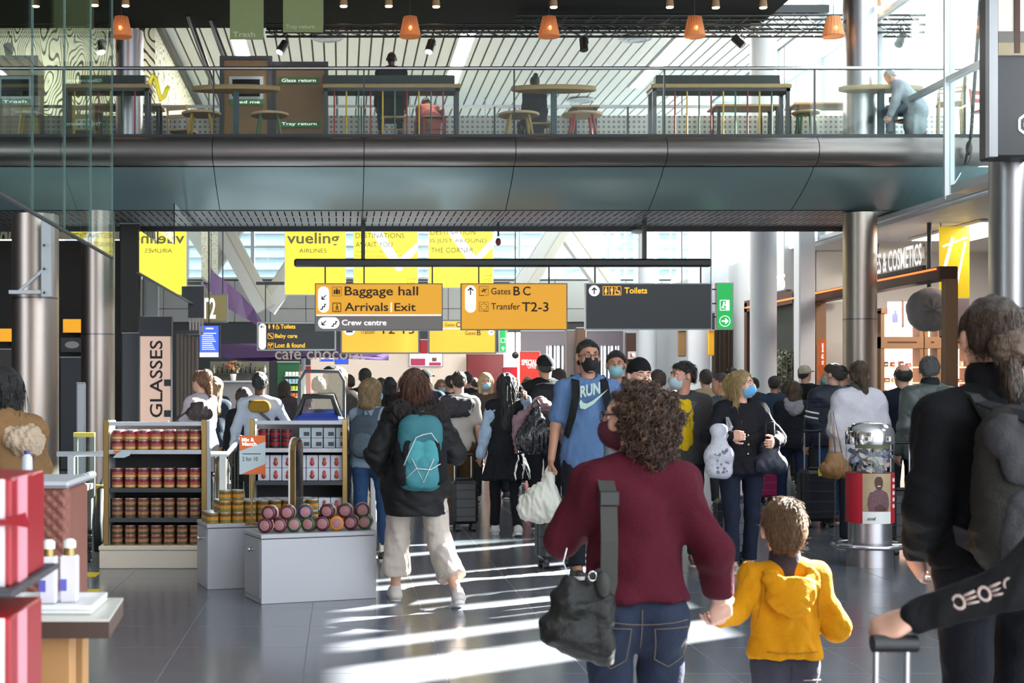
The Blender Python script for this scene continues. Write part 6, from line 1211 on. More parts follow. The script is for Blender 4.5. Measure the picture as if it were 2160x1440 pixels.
            b.add([tuple(float(c) for c in p) for p in lo_+hi_], [tuple(range(n0))[::-1], tuple(range(n0, 2*n0))]+[(i, (i+1) % n0, n0+(i+1) % n0, n0+i) for i in range(n0)]); b.build('sole', mat('sole_'+sole, sole, .6), so_, True)
    # ---- upper garment
    Tp = Sdf(); P = puff; tmm = topname or cloth('top_'+top, top)
    if fem: Tp.cap(U(0, .0, 1.1), U(0, 0, 1.33), (.134*w+P)*k, (.142*w+P)*k, .05, (fy, .72)); Tp.cap(U(-.05, .06, 1.27), U(.05, .06, 1.27), (.07+P*.3)*k, None, .05)
    else: Tp.cap(U(0, 0, 1.1), U(0, 0, 1.33), (.138*w+P)*k, (.162*w+P)*k, .05, (fy, .68))
    Tp.cap(U(0, 0, .9), U(0, 0, 1.12), ((.162 if fem else .154)*w+P)*k, (.144*w+P)*k, .05, (fy, .76)); 
    if hem < .84: Tp.cap(U(0, 0, 1.0), (0 if True else 0, float(U(0, 0, 1)[1])*.3, float(U(0, 0, hem)[2])), (.15*w+P)*k, (.165*w+P*1.2)*k, .05, (ay, .8))
    elif not seat:
        for sgn in (-1, 1): Tp.ell(U(sgn*.06*w, -.045, .95), ((.08*w+P)*k, (.08*w+P)*k, (.1)*k), .05)
    Tp.cap(J['shL'], J['shR'], (.056+P*.8)*k, None, .05); Tp.cap(U(-.05*w, 0, .935), U(.05*w, 0, .935), (.138*w+P)*k, None, .05, (ay, .9))
    for sgn, n in ((-1, 'L'), (1, 'R')): Tp.cap(U(sgn*.035, -.012, 1.462), J['sh'+n]+v3(0, 0, .008), (.054+P*.4)*k, (.046+P*.6)*k, .05)
    for n, sgn in (('L', -1), ('R', 1)):
        if sleeve == 'none': continue
        pass
        if sleeve == 'long': Tp.cap(J['sh'+n], J['el'+n], (.057+P)*k, (.05+P*.9)*k, .045); Tp.cap(J['el'+n], J['wr'+n]+(J['el'+n]-J['wr'+n])*.08, (.052+P*.9)*k, (.039+P*.7)*k, .03)
        else: Tp.cap(J['sh'+n], J['sh'+n]+(J['el'+n]-J['sh'+n])*(.75 if sleeve == 'short' else 1.0), (.058+P)*k, (.066+P)*k, .045)
    Tp.ell(U(0, .035, 1.52), (.068*k, .085*k, .05*k), .02, None, 's')
    if hem >= .5 and not (lean > .3): Tp.cut((0, 0, -1), -float(U(0, 0, hem)[2]))
    g.top = sdf_obj('upper_garment', Tp, vox, tmm, t, fold=(foldt*(1 if not P else 1.3), 22, sdm+5, (1, 1, 1)))
    if collar:
        c_ = Sdf(); c_.cap(U(0, -.01, 1.475), U(0, .0, 1.525), (.075+P*.3)*k, (.078+P*.3)*k, .02, (fy, .95)); c_.ell(hd(0, .0, -.02), (.07*k, .075*k, .11*k), .01, R3, 's'); sdf_obj('collar', c_, min(vox, .012), cloth('col_'+collar, collar), t)
    if hood:
        h_ = Sdf(); h_.cap(U(-.085, -.05, 1.45), U(0, -.135, 1.36), .05*k, .05*k, .05); h_.cap(U(.085, -.05, 1.45), U(0, -.135, 1.36), .05*k, .05*k, .05); h_.cap(U(-.07, -.035, 1.5), U(.07, -.035, 1.5), .045*k, None, .05); h_.ell(U(0, -.1, 1.4), (.11*k, .06*k, .085*k), .05); h_.ell(U(0, -.03, 1.57), (.075*k, .075*k, .09*k), .03, None, 's')
        sdf_obj('hood', h_, min(vox, .012), cloth('hood_'+hood, hood), t, fold=(.01, 34, sdm+9))
    # ---- hair / headgear
    hm = hairmat(hcol, hcol); Hs = Sdf(); hvx = min(vox, .012); ha = 0
    def plane(a, b, c): # keep z >= a + b*y (head space)
        nv = Rh@v3(0, b, -1); Hs.cut(tuple(float(q) for q in nv), float(nv@hc)-a*kh)
    if hair in ('short', 'crop', 'curlyshort'):
        e = .0045 if hair == 'crop' else .011 if hair == 'short' else .02; Hs.ell(hd(0, -.014, .03), ((.078+e)*kh, (.098+e)*kh, (.091+e)*kh), .02, R3); Hs.ell(hd(0, -.06, -.03), ((.062+e)*kh, (.045+e)*kh, .07*kh), .03, R3); plane(.012 if hair != 'crop' else .008, .72 if hair != 'crop' else .85, 0); fo = (.004 if hair != 'curlyshort' else .01, 70, sdm, (1, 1, .5))
    elif hair in ('bun', 'updo', 'pony'):
        Hs.ell(hd(0, -.014, .03), (.086*kh, .108*kh, .1*kh), .02, R3); Hs.ell(hd(0, -.06, -.03), (.066*kh, .05*kh, .07*kh), .03, R3); plane(-.012, .55, 0); fo = (.004, 60, sdm, (1.5, 1.5, .4))
        if hair == 'bun': Hs.ell(hd(0, -.07, .125), (.045*kh, .045*kh, .04*kh), .015, R3)
        if hair == 'updo': Hs.ell(hd(0, -.1, .09), (.06*kh, .05*kh, .05*kh), .03, R3); Hs.cap(hd(.02, -.1, .05), hd(.05, -.1, -.16), .05*kh, .03*kh, .04)
        if hair == 'pony': Hs.cap(hd(0, -.105, -.01), hd(.01, -.15, -.22), .032*kh, .018*kh, .02)
    elif hair == 'balding':
        Hs.ell(hd(0, -.016, .012), (.085*kh, .106*kh, .08*kh), .02, R3); Hs.ell(hd(0, -.05, .13), (.055*kh, .075*kh, .06*kh), .01, R3, 's'); plane(-.02, .62, 0); fo = (.003, 60, sdm)
    elif hair in ('long', 'vlong'):
        Lh = .30 if hair == 'long' else .46
        Hs.ell(hd(0, -.012, .028), (.09*kh, .11*kh, .1*kh), .02, R3); Hs.cap(hd(0, -.05, .0), hd(0, -.085, -Lh), .095*kh, .075*kh, .05, (Rh@v3(0, 1, 0), .75))
        for sgn in (-1, 1): Hs.cap(hd(sgn*.072, -.025, .02), hd(sgn*.085, -.02 if hair == 'long' else -.05, -Lh*.85), .03*kh, .02*kh, .03)
        Hs.ell(hd(0, .1, -.02), (.064*kh, .09*kh, .1*kh), .015, R3, 's'); Hs.ell(hd(0, .02, -.13), (.05*kh, .07*kh, .1*kh), .02, R3, 's'); fo = (.007, 60, sdm, (1.5, 1.5, .25))
    elif hair == 'bob':
        Hs.ell(hd(0, -.012, .028), (.092*kh, .112*kh, .102*kh), .02, R3); Hs.cap(hd(-.03, -.04, -.02), hd(-.03, -.05, -.13), .075*kh, .07*kh, .04); Hs.cap(hd(.03, -.04, -.02), hd(.03, -.05, -.13), .075*kh, .07*kh, .04)
        for sgn in (-1, 1): Hs.cap(hd(sgn*.07, .01, .02), hd(sgn*.078, .02, -.14), .03*kh, .025*kh, .03)
        Hs.ell(hd(0, .1, -.025), (.055*kh, .072*kh, .1*kh), .015, R3, 's'); fo = (.006, 60, sdm, (1.5, 1.5, .25))
    elif hair == 'curls':
        Hs.ell(hd(0, -.02, .024), (.091*kh, .11*kh, .097*kh), .03, R3); Hs.cap(hd(-.035, -.05, -.02), hd(-.04, -.06, -.11), .08*kh, .06*kh, .05); Hs.cap(hd(.035, -.05, -.02), hd(.04, -.06, -.11), .08*kh, .06*kh, .05)
        for sgn in (-1, 1): Hs.cap(hd(sgn*.075, -.02, .02), hd(sgn*.085, -.03, -.1), .035*kh, .03*kh, .03)
        Hs.ell(hd(0, .11, -.03), (.066*kh, .095*kh, .12*kh), .015, R3, 's'); fo = (.016, 85, sdm)
    elif hair in ('cap', 'beanie'):
        Hs.ell(hd(0, -.014, .03), (.087*kh, .108*kh, (.1 if hair == 'cap' else .105)*kh), .02, R3); plane(.02 if hair == 'cap' else .012, .25, 0)
        if hair == 'cap' : Hs.cap(hd(-.03, .1, .045), hd(.03, .1, .045), .04*kh, None, .02, (Rh@v3(0, 0, 1), .2)); Hs.cap(hd(-.03, .13, .04), hd(.03, .13, .04), .035*kh, None, .02, (Rh@v3(0, 0, 1), .2))
        fo = (.003, 30, sdm)
        hr_ = Sdf(); hr_.ell(hd(0, -.014, .02), (.082*kh, .102*kh, .09*kh), .02, R3); hr_.ell(hd(0, -.06, -.03), (.066*kh, .05*kh, .06*kh), .03, R3); nv = Rh@v3(0, .62, -1); hr_.cut(tuple(float(q) for q in nv), float(nv@hc)+.005*kh); nv = Rh@v3(0, 0, 1); hr_.cut(tuple(float(q) for q in nv), float(nv@hc)+.045*kh); sdf_obj('hair', hr_, hvx, hairmat('201814', '201814'), t)
        hm = cloth('hat_'+hcol, hcol)
    if hair != 'none': g.hair = sdf_obj('hair' if hair not in ('cap', 'beanie') else hair, Hs, hvx, hm, t, fold=fo)
    if hair in ('short', 'crop', 'balding', 'curlyshort', 'bob', 'updo') and Y < 17.5: strands(g, 420 if Y < 13 else 220, .024 if hair in ('short', 'crop', 'balding') else .06, .0016 if Y < 13 else .0022, sdm, .001 if hair != 'curlyshort' else .005, 60, None, lift=.002, spread=.5, zmax=2, segs=4)
    # ---- mask, eyes
    if mask:
        mk = Sdf(); mk.ell(hd(0, .03, -.045), (.066*kh, .082*kh, .082*kh), .01, R3); mk.ell(hd(0, .085, -.05), (.042*kh, .045*kh, .05*kh), .03, R3); nv = Rh@v3(0, -1, 0); mk.cut(tuple(float(q) for q in nv), float(nv@hc)-.035*kh); nv = Rh@v3(0, .25, 1); mk.cut(tuple(float(q) for q in nv), float(nv@hc)+.012*kh)
        sdf_obj('face_mask', mk, min(.008, vox), mat('mask_'+mask, mask, .8, bump=.3, bs=30, bstretch=(1, 1, 9)), t)
        b = MB()
        for sgn in (-1, 1): b.tube([hd(sgn*.06, .05, -.01), hd(sgn*.078, .02, -.0), hd(sgn*.086, -.01, .012), hd(sgn*.09, -.02, -.01)], .0022*kh, 4); b.tube([hd(sgn*.055, .05, -.07), hd(sgn*.072, .02, -.05), hd(sgn*.088, -.018, -.03)], .0022*kh, 4)
        b.build('mask_loops', mat('mask_'+mask, mask, .8), t, True)
    if face:
        ew = mat('eye_white', 'd8d4d0', .3); ei = mat('eye_iris', '2c1e18', .2); bw = mat('brow_'+hcol, '2a1c14' if hcol != 'c0a470' else '8a6a44', .8)
        for sgn in (-1, 1):
            c = hd(sgn*.032, .081, .003); e_ = MB().ball([float(q) for q in c], float(.0118*kh), 12).build('eye', ew, t, True); c2 = hd(sgn*.032, .088, .003); MB().ball([float(q) for q in c2], float(.0066*kh), 10).build('iris', ei, e_, True); MB().tube([hd(sgn*.016, .096, .026), hd(sgn*.032, .097, .032), hd(sgn*.05, .086, .027)], [.004*kh, .0045*kh, .002*kh], 5).build('eyebrow', bw, t, True)
            MB().tube([hd(sgn*.018, .09, .009), hd(sgn*.032, .0935, .0115), hd(sgn*.047, .084, .008)], .0046*kh, 6).build('eyelid', sk, t, True)
        if not mask: MB().tube([hd(-.022, .092, -.061), hd(0, .1, -.063), hd(.022, .092, -.061)], [.002*kh, .004*kh, .002*kh], 5).build('mouth', mat('lip', '8a4a44', .5), t, True)
    return g
def W2L(g, p):
    """world point -> local coordinates of figure g"""
    a = -g.t.rotation_euler.z; d = Vector(p)-g.t.location; return Vector((d.x*math.cos(a)-d.y*math.sin(a), d.x*math.sin(a)+d.y*math.cos(a), d.z))
def L2W(g, p):
    a = g.t.rotation_euler.z; p = Vector([float(q) for q in p]); return Vector((p.x*math.cos(a)-p.y*math.sin(a), p.x*math.sin(a)+p.y*math.cos(a), p.z))+g.t.location
# ================================================================ BAGS AND DETAILS
def carried(name, g, label, cat): return thing(name, label, cat, g.t.location, g.t.rotation_euler.z)
def strands(g, n, ln, r, seed=0, wave=0., freq=60, mcol=None, name='hair_strands', lift=.0, spread=.15, segs=6, ymax=9., zmax=.7):
    """fine locks that follow the hair surface downwards"""
    me = g.hair.data; nv = len(me.vertices); V = np.zeros(nv*3, np.float32); N = np.zeros(nv*3, np.float32); me.vertices.foreach_get('co', V); me.vertices.foreach_get('normal', N); V = V.reshape(-1, 3); N = N.reshape(-1, 3)
    rr = np.random.default_rng(seed); b = MB(); hl = (V-g.hc)@np.asarray(g.Rh); ok = np.where((hl[:, 1] < ymax*g.k) & (N[:, 2] < zmax))[0]; ids = rr.choice(ok, n)
    for i in ids:
        p, nn = V[i], N[i]; d = v3(0, 0, -1)+rr.normal(size=3).astype(np.float32)*spread; d = d-nn*float(d@nn); L = ln*rr.uniform(.6, 1.3)
        if np.linalg.norm(d) < .05: d = v3(rr.normal(), rr.normal(), 0); d = d-nn*float(d@nn)
        d = nrm(d); sd = np.cross(d, nn); ph = rr.uniform(0, 6.28); pts = []
        for q in range(segs+1):
            u = q/segs; pts.append(tuple(float(c) for c in p+d*L*u+nn*(lift*math.sin(u*PI)+.001-u*u*L*.15)+(sd*math.sin(ph+freq*u*L)+nn*math.cos(ph+freq*u*L))*wave))
        b.tube(pts, [r*(1-.6*q/segs) for q in range(segs+1)], 3)
    return tag(b.build(name, hairmat(mcol, mcol) if mcol else g.hair.data.materials[0], g.t, True), None, None, None, 'stuff')
def backpack(g, label, col, col2=None, w=.15, z0=1.02, z1=1.36, d=.09, off=.17, vox=.013, flap=False, straps=True, pocket=True, buckles=None):
    t = carried('backpack', g, label, 'backpack'); U = g.U; k = g.k; m1 = cloth('bag_'+col, col, .1, .3, 120, .6); m2 = cloth('bag_'+(col2 or col), col2 or col, .1, .3, 120, .6); s = Sdf(); ay = v3(0, 1, 0); f = d/w
    for sx in (-1, 1): s.cap(U(sx*w*.35, -off, z0+.08), U(sx*w*.28, -off, z1-.06), w*.68*k, w*.62*k, .04, (ay, f*1.3))
    sdf_obj('main_compartment', s, vox, m1, t, fold=(.006, 26, 3))
    if pocket: s = Sdf(); s.cap(U(-w*.25, -off-d*.75, z0+.07), U(-w*.2, -off-d*.7, z0+.16), w*.5*k, w*.45*k, .03, (ay, .5)); s.cap(U(w*.25, -off-d*.75, z0+.07), U(w*.2, -off-d*.7, z0+.16), w*.5*k, w*.45*k, .03, (ay, .5)); sdf_obj('front_pocket', s, vox, m2, t, fold=(.004, 30, 4))
    if flap: s = Sdf(); s.cap(U(-w*.45, -off-d*.35, z1-.05), U(w*.45, -off-d*.35, z1-.05), w*.42*k, None, .03, (ay, .75)); s.cap(U(-w*.4, -off-d*.85, z1-.13), U(w*.4, -off-d*.85, z1-.13), w*.35*k, None, .04, (ay, .35)); sdf_obj('flap', s, vox, m2, t, fold=(.008, 24, 6))
    MB().tube([U(-.03, -off+.02, z1+.02), U(-.02, -off+.0, z1+.075), U(.02, -off+.0, z1+.075), U(.03, -off+.02, z1+.02)], .008*k, 6).build('carry_loop', m2, t, True)
    if straps:
        for sx in (-1, 1):
            P_ = [U(sx*.07, -off+.05, z1-.02), U(sx*.085, -.07, 1.47), U(sx*.095, .0, 1.49), U(sx*.1, .085, 1.44), U(sx*.115, .14, 1.32), U(sx*.14, .12, 1.18), U(sx*.165, .02, 1.08), U(sx*.13, -off+.06, 1.04)]; nn = [(0, -.6, 1), (0, -.4, 1), (0, 0, 1), (0, .7, 1), (sx*.1, 1, .2), (sx*.4, 1, 0), (sx, .2, 0), (sx, -.3, 0)]
            MB().ribbon(P_, .055*k, .012, nn).build('strap', m2, t, True)
    return t
def straps_front(g, t, col): pass
def plastic_bag(label, loc, w, h, m, seed=1, open_top=.05, tilt=(0, 0), name='plastic_bag', vox=.011, rz=0):
    t = thing(name, label, 'bag', loc, rz); s = Sdf(); top = v3(0, 0, h)
    s.cap((0, 0, h*.92), (tilt[0]*.5, tilt[1]*.5, h*.45), w*.12, w*.36, .04, (v3(0, 1, 0), .75)); s.cap((tilt[0]*.6-w*.2, tilt[1]*.6, h*.28), (tilt[0]*.6+w*.2, tilt[1]*.6, h*.26), w*.3, w*.32, .08, (v3(0, 1, 0), .75)); s.cut((0, 0, -1), -.004)
    sdf_obj('bag_body', s, vox, m, t, fold=(.014, 34, seed, (1.6, 1.6, .45)))
    for sx in (-1, 1): MB().tube([(sx*w*.06, 0, h*.88), (sx*w*.1, 0, h*1.02), (sx*w*.03, 0, h*1.12), (0, .01, h*1.14)], .012, 6).build('bag_handle', m, t, True)
    return t
def softbag(label, loc, w, d, h, col, seed=1, rz=0, name='shoulder_bag', vox=.012, top=.6, m=None, rough=.5, foldamp=.012):
    t = thing(name, label, 'bag', loc, rz); s = Sdf(); mm_ = m or mat('leather_'+col, col, rough, var=.12, vs_=12, bump=.3, bs=70); ay = v3(0, 1, 0)
    s.cap((-w*.33, 0, d*.55), (w*.33, 0, d*.5), d*.5, None, .06, None); s.cap((-w*.3, 0, h*.4), (w*.3, 0, h*.4), d*.62, None, .07, (ay, .75)); s.cap((-w*.5*top+.03, 0, h*.85), (w*.5*top-.03, 0, h*.88), d*.3, d*.28, .06); s.cap((0, 0, h*.45), (0, 0, h*.86), d*.62, d*.3, .06, (ay, .7))
    sdf_obj('bag_body', s, vox, mm_, t, fold=(foldamp, 24, seed, (1.3, 1.3, .6))); return t, mm_
def surf(o, x, z, side=-1, r=.02):
    """y of the surface of o (local) at x, z, on the back (-1) or front (+1)"""
    n = len(o.data.vertices); V = np.zeros(n*3, np.float32); o.data.vertices.foreach_get('co', V); V = V.reshape(-1, 3); q = np.abs(V[:, 0]-x)+np.abs(V[:, 2]-z) < r
    return float((V[q][:, 1]*side).max()*side) if q.any() else 0.
def stitch(o, pts, r, m, parent, name='stitching', side=-1, off=.0012):
    P_ = []
    for i in range(len(pts)-1):
        (x0, z0), (x1, z1) = pts[i], pts[i+1]; n = max(2, int(math.hypot(x1-x0, z1-z0)/.015))
        for q in range(n+(i == len(pts)-2)): u = q/n; x, z = x0+(x1-x0)*u, z0+(z1-z0)*u; P_.append((x, surf(o, x, z, side)+side*off, z))
    return MB().tube(P_, r, 4).build(name, m, parent, True)
def part_of(g, name): return [o for o in bpy.data.objects if o.parent == g.t and o.name.split('.')[0] == name][0]
# ================================================================ FOREGROUND PEOPLE
# --- woman in maroon sweater
M['maroon'] = mat('knit_maroon', '4a1220', .9, var=.12, vs_=30, bump=.4, bs=160, spec=.2)
g1 = person('curly-haired woman in a maroon sweater holding the boy by the hand', 1340, 4.35, 1.505, .0, 'light', True, 1.0, topname=M['maroon'], top='m', hem=1.0, puff=.01, trousers='262e40', leg='jeans', hair='curls', hcol='3c2a1e', yaw=1.2, stride=.1, face=True, foldt=.0065, mask='4a1426',
            arms={'L': ((-.25, .1, 1.19), (-.12, .3, 1.22)), 'R': ((.268, -.03, 1.17), (.318, .07, .985))}, folds_leg=.007, lod=.0085, grip=(.9, .9), palms={'R': (-.3, 1, 0)})
strands(g1, 1500, .045, .0026, 3, .006, 150, '3c2a1e', 'curl_strands', lift=.006, spread=.45, segs=14, ymax=.03, zmax=2); strands(g1, 700, .042, .0022, 5, .007, 160, '6a4c34', 'curl_highlights', lift=.008, spread=.5, segs=14, ymax=.03, zmax=2)
hd = g1.hd; b = MB()   # glasses
b.tube([hd(.075, -.005, .012), hd(.066, .05, .012), hd(.055, .095, .01)], .0022, 5); b.tube([hd(-.075, -.005, .012), hd(-.066, .05, .012), hd(-.055, .095, .01)], .0022, 5)
for sx in (-1, 1): b.tube([hd(sx*.03+.024*math.cos(a), .112, .004+.019*math.sin(a)) for a in np.linspace(0, 2*PI, 15)[:-1]], .002, 5, closed=True)
b.build('glasses', M['black'], g1.t, True)
b = MB()
for sx in (-.055, .055): b.box(sx-.05, sx+.05, -.178, -.172, .69, .81)
pk = thing('x', '', '')  # placeholder removed below
bpy.data.objects.remove(pk)
tr = part_of(g1, 'trousers'); st_ = mat('denim_stitch', '7a6a50', .8); zz = float(g1.U(0, 0, 1)[2])
for sx in (-1, 1): stitch(tr, [(sx*.035, zz-.075), (sx*.14, zz-.07), (sx*.135, zz-.17), (sx*.09, zz-.2), (sx*.045, zz-.175), (sx*.035, zz-.075)], .0012, st_, g1.t)
stitch(tr, [(0, zz-.02), (0, zz-.14)], .0012, st_, g1.t); stitch(tr, [(-.14, zz-.05), (-.05, zz-.06), (0, zz-.065), (.05, zz-.06), (.14, zz-.05)], .0012, st_, g1.t)
# shoulder bag of the woman
bx, by = (1212-CX)/S(4.22), 4.16
tb = thing('shoulder_bag', 'large black leather shoulder bag hanging at the maroon woman\'s left hip', 'bag', (bx, by, CH-(1398-CY)/S(4.2))); s = Sdf(); s.p = []
Q = lambda x, y, dy=0: (lambda w: (w.x-bx, dy, w.z-tb.location.z))(W(x, y, by)); fl = (v3(0, 1, 0), .9)
s.cap(Q(1165, 1340), Q(1262, 1372), .028, .03, .05); s.cap(Q(1172, 1325), Q(1262, 1350), .04, .045, .06); s.cap(Q(1185, 1270), Q(1265, 1290), .036, .045, .06); s.cap(Q(1202, 1225), Q(1212, 1250), .016, .025, .05); s.cap(Q(1262, 1225), Q(1268, 1260), .014, .03, .05); s.cap(Q(1245, 1245), Q(1275, 1385), .022, .022, .03)
sdf_obj('bag_body', s, .007, mat('leather_bag', '141614', .5, var=.15, vs_=12, bump=.35, bs=60, spec=.35), tb, fold=(.009, 34, 3, (1.3, 1.3, .6)))
sl_ = [L2W(g1, g1.U(*q)) for q in ((-.125, .09, 1.40), (-.13, .03, 1.475), (-.125, -.045, 1.475), (-.12, -.13, 1.38), (-.125, -.175, 1.22), (-.13, -.19, 1.08), (-.135, -.2, 1.0))]+[Vector((W(1250, 0, 4.13).x, 4.13, W(0, 1206, 4.13).z))]
MB().ribbon(sl_, .05, .008, [(0, .6, 1), (0, 0, 1), (0, -.6, 1), (0, -1, .4), (0, -1, .1), (0, -1, 0), (0, -1, 0), (0, -1, 0)]).build('shoulder_strap', mat('strap_dark', '30312c', .7), tb)
p = sl_[3]; MB().box(p.x-.03, p.x+.03, p.y-.02, p.y+.0, p.z-.035, p.z+.01, bev=.004).build('strap_buckle', M['black'], tb); q = sl_[-1]
MB().tube([(q.x+.012*math.cos(a), q.y, q.z-.012+.014*math.sin(a)) for a in np.linspace(0, 2*PI, 13)[:-1]], .003, 5, closed=True).build('ring', M['chrome'], tb); MB().tube([W(1196, 1155, 4.15), W(1188, 1185, 4.15), W(1196, 1206, 4.15), W(1204, 1222, 4.15)], .002, 5).build('chain_clip', M['chrome'], tb); MB().ball(W(1272, 1232, 4.12), (.022, .02, .038)).build('tassel', mat('strap_dark', '30312c', .7), tb)
# --- boy in yellow hoodie
M['hoodie'] = mat('hoodie_yellow', 'c8890c', .9, var=.1, vs_=18, bump=.35, bs=120, spec=.2)
g2 = person('small boy in a yellow hooded sweatshirt seen from behind', 1655, 4.8, 1.07, .0, 'light', False, .98, topname=M['hoodie'], top='h', hem=.985, puff=.012, trousers='3a3a44', leg='straight', shoe='404040', hair='none', yaw=-.12, stride=.12, hs=1.34, head_dz=.022, foldt=.006,
            arms={'L': ((-.30, -.08, 1.225), (-.43, -.27, 1.225)), 'R': ((.285, .0, 1.14), (.25, .22, 1.12))}, lod=.0075, palms={'L': (.5, .8, .2)}, grip=(.7, .5))
kh = g2.k*1.34; Hs = Sdf(); R3 = [[float(g2.Rh[i][j]) for j in range(3)] for i in range(3)]; hd = g2.hd
Hs.ell(hd(0, -.014, .032), (.0835*kh, .108*kh, .1*kh), .02, R3); Hs.ell(hd(0, -.06, -.03), (.064*kh, .052*kh, .072*kh), .03, R3); nv = g2.Rh@v3(0, .62, -1); Hs.cut(tuple(float(q) for q in nv), float(nv@g2.hc)+.02*kh)
g2.hair = sdf_obj('hair', Hs, .006, hairmat('5a4430', '5a4430'), g2.t, fold=(.003, 90, 2, (1, 1, .3))); strands(g2, 2200, .035, .0012, 8, .001, 20, '7a6044', lift=.002, spread=.3, zmax=2)
U = g2.U; k = g2.k; h_ = Sdf()
for sx in (-1, 1): h_.cap(U(sx*.105, .02, 1.45), U(sx*.09, -.1, 1.42), .032*k, .04*k, .04); h_.cap(U(sx*.09, -.1, 1.42), U(0, -.175, 1.29), .04*k, .045*k, .05)
h_.ell(U(0, -.135, 1.34), (.115*k, .045*k, .08*k), .05); h_.ell(U(0, -.05, 1.5), (.09*k, .1*k, .14*k), .03, None, 's'); sdf_obj('hood', h_, .006, M['hoodie'], g2.t, fold=(.011, 36, 5)); c_ = Sdf(); c_.cap(U(0, -.01, 1.44), U(0, -.0, 1.535), .092*k, .085*k, .02); c_.ell(hd(0, .02, -.02), (.066*kh, .08*kh, .13*kh), .01, R3, 's'); sdf_obj('inner_collar', c_, .006, cloth('col_grey', '34323c'), g2.t)
s = Sdf(); s.cap(U(-.075, 0, 1.0), U(.075, 0, 1.0), .128*k, None, .03, (v3(0, 1, 0), .86)); s.cut((0, 0, 1), float(U(0, 0, 1.03)[2])); s.cut((0, 0, -1), -float(U(0, 0, .965)[2])); sdf_obj('ribbed_hem', s, .006, M['hoodie'], g2.t)

tr = part_of(g2, 'trousers'); zz = float(g2.U(0, 0, .95)[2]); stitch(tr, [(.035, zz-.045), (.095, zz-.045)], .0022, mat('piping', 'a89a8a', .7), g2.t, 'pocket_piping'); stitch(tr, [(.0, zz), (.0, zz-.1)], .0014, mat('seam_dark', '26262c', .8), g2.t, 'seam')
for sx in (-1, 1): stitch(g2.top, [(sx*.1, float(g2.U(0, 0, 1.42)[2])), (sx*.095, float(g2.U(0, 0, 1.3)[2])), (sx*.105, float(g2.U(0, 0, 1.2)[2]))], .0016, mat('seam_mustard', '9a6808', .8), g2.t, 'seam')
zz = float(g2.U(0, 0, 1.03)[2]); stitch(g2.top, [(-.085, zz), (0, zz-.004), (.085, zz)], .0022, mat('seam_mustard', '9a6808', .8), g2.t, 'seam')
# --- man with bun and black backpack
g3 = person('man in a black jacket with brown hair tied in a bun', 2096, 4.3, 1.76, .06, 'light', False, .95, top='0e0f12', hem=.96, puff=.014, trousers='14161c', leg='straight', hair='pony', hcol='33261a', yaw=-.15, pitch=.1, stride=.08, foldt=.008, lod=.0095, arms={'L': ((-.225, -.04, 1.14), (-.17, .13, .98)), 'R': ((.27, -.03, 1.14), (.22, .12, .95))}, collar='15161a')
strands(g3, 1500, .05, .0013, 11, .001, 20, '4a3624', lift=.0, spread=.15, zmax=.5); hd = g3.hd
b = MB(); rr = np.random.default_rng(4)
for i in range(220):
    a = rr.uniform(0, 6.28); q = hd(.0, -.108, -.015); e = v3(math.cos(a)*rr.uniform(.2, 1), -.5, math.sin(a)*.6-.35); e = nrm(e)*rr.uniform(.02, .055); pts = [tuple(float(c) for c in q+e*u+v3(0, 0, -.055*u*u)) for u in np.linspace(0, 1, 6)]; b.tube(pts, .0017, 3)
tag(b.build('bun_strands', hairmat('6a4c2c', '6a4c2c'), g3.t, True), None, None, None, 'stuff'); s = Sdf(); s.ell(hd(.0, -.13, -.04), (.05, .04, .05), .02); sdf_obj('hair_bun', s, .007, hairmat('4a3624', '4a3624'), g3.t, fold=(.008, 90, 3))
bp3 = backpack(g3, 'large black canvas rucksack with a tan buckle strap on the man with the bun', '26241f', '3a3a3c', .17, .98, 1.4, .09, .2, .0085, flap=True, pocket=True); U = g3.U
MB().ribbon([U(.02, -.335, 1.35), U(.02, -.345, 1.25), U(.02, -.345, 1.12)], .022, .006, (0, -1, 0)).build('buckle_strap', mat('tan_leather', '6a5a50', .5), bp3, True); q = U(.02, -.35, 1.22); b = MB(); b.tube([(float(q[0])+x, float(q[1]), float(q[2])+z) for x, z in ((-.018, -.022), (.018, -.022), (.018, .022), (-.018, .022))], .003, 5, closed=True); b.build('buckle', M['brass'], bp3, True)
MB().ribbon([U(-.1, -.12, 1.45), U(-.05, -.29, 1.41), U(.06, -.345, 1.33), U(.2, -.3, 1.2)], .045, .008, [(0, -.5, 1), (0, -1, .4), (0, -1, .2), (.4, -1, 0)]).build('cross_strap', cloth('bag_24262a', '24262a'), bp3, True)
# --- traveller at the right edge: arm with trolley handle
g4 = person('traveller at the right edge in a dark lettered sleeve gripping a trolley handle', 0, 3.0, 1.66, .0, 'light', True, 1.1, top='3b3836', hem=.6, puff=.02, sleeve='none', trousers='1c2030', hair='long', hcol='2c2018', x=1.79, arms={'L': ((-.40, -.02, 1.143), (-.585, .08, 1.054)), 'R': ((.3, 0, 1.12), (.3, .1, .9))}, lod=.0075, grip=(1.25, .4), palms={'L': (0, .5, -1)})
J = g4.J; ln = nrm(J['wrL']-J['elL']); nr = nrm(np.cross(ln, v3(0, 1, 0))); nr = nr if nr[2] > 0 else -nr
s = Sdf(); s.cap(J['shL'], J['elL'], .055, .05, .03); s.cap(J['elL']-ln*.03, J['wrL']-ln*.01, .048, .037, .02); sdf_obj('dark_sleeve', s, .007, cloth('sleeve_dk', '17181a'), g4.t, fold=(.004, 30, 2))
nn_ = nrm(v3(0, -1, .35)); vv_ = nrm(np.cross(ln, nn_)); b = MB()
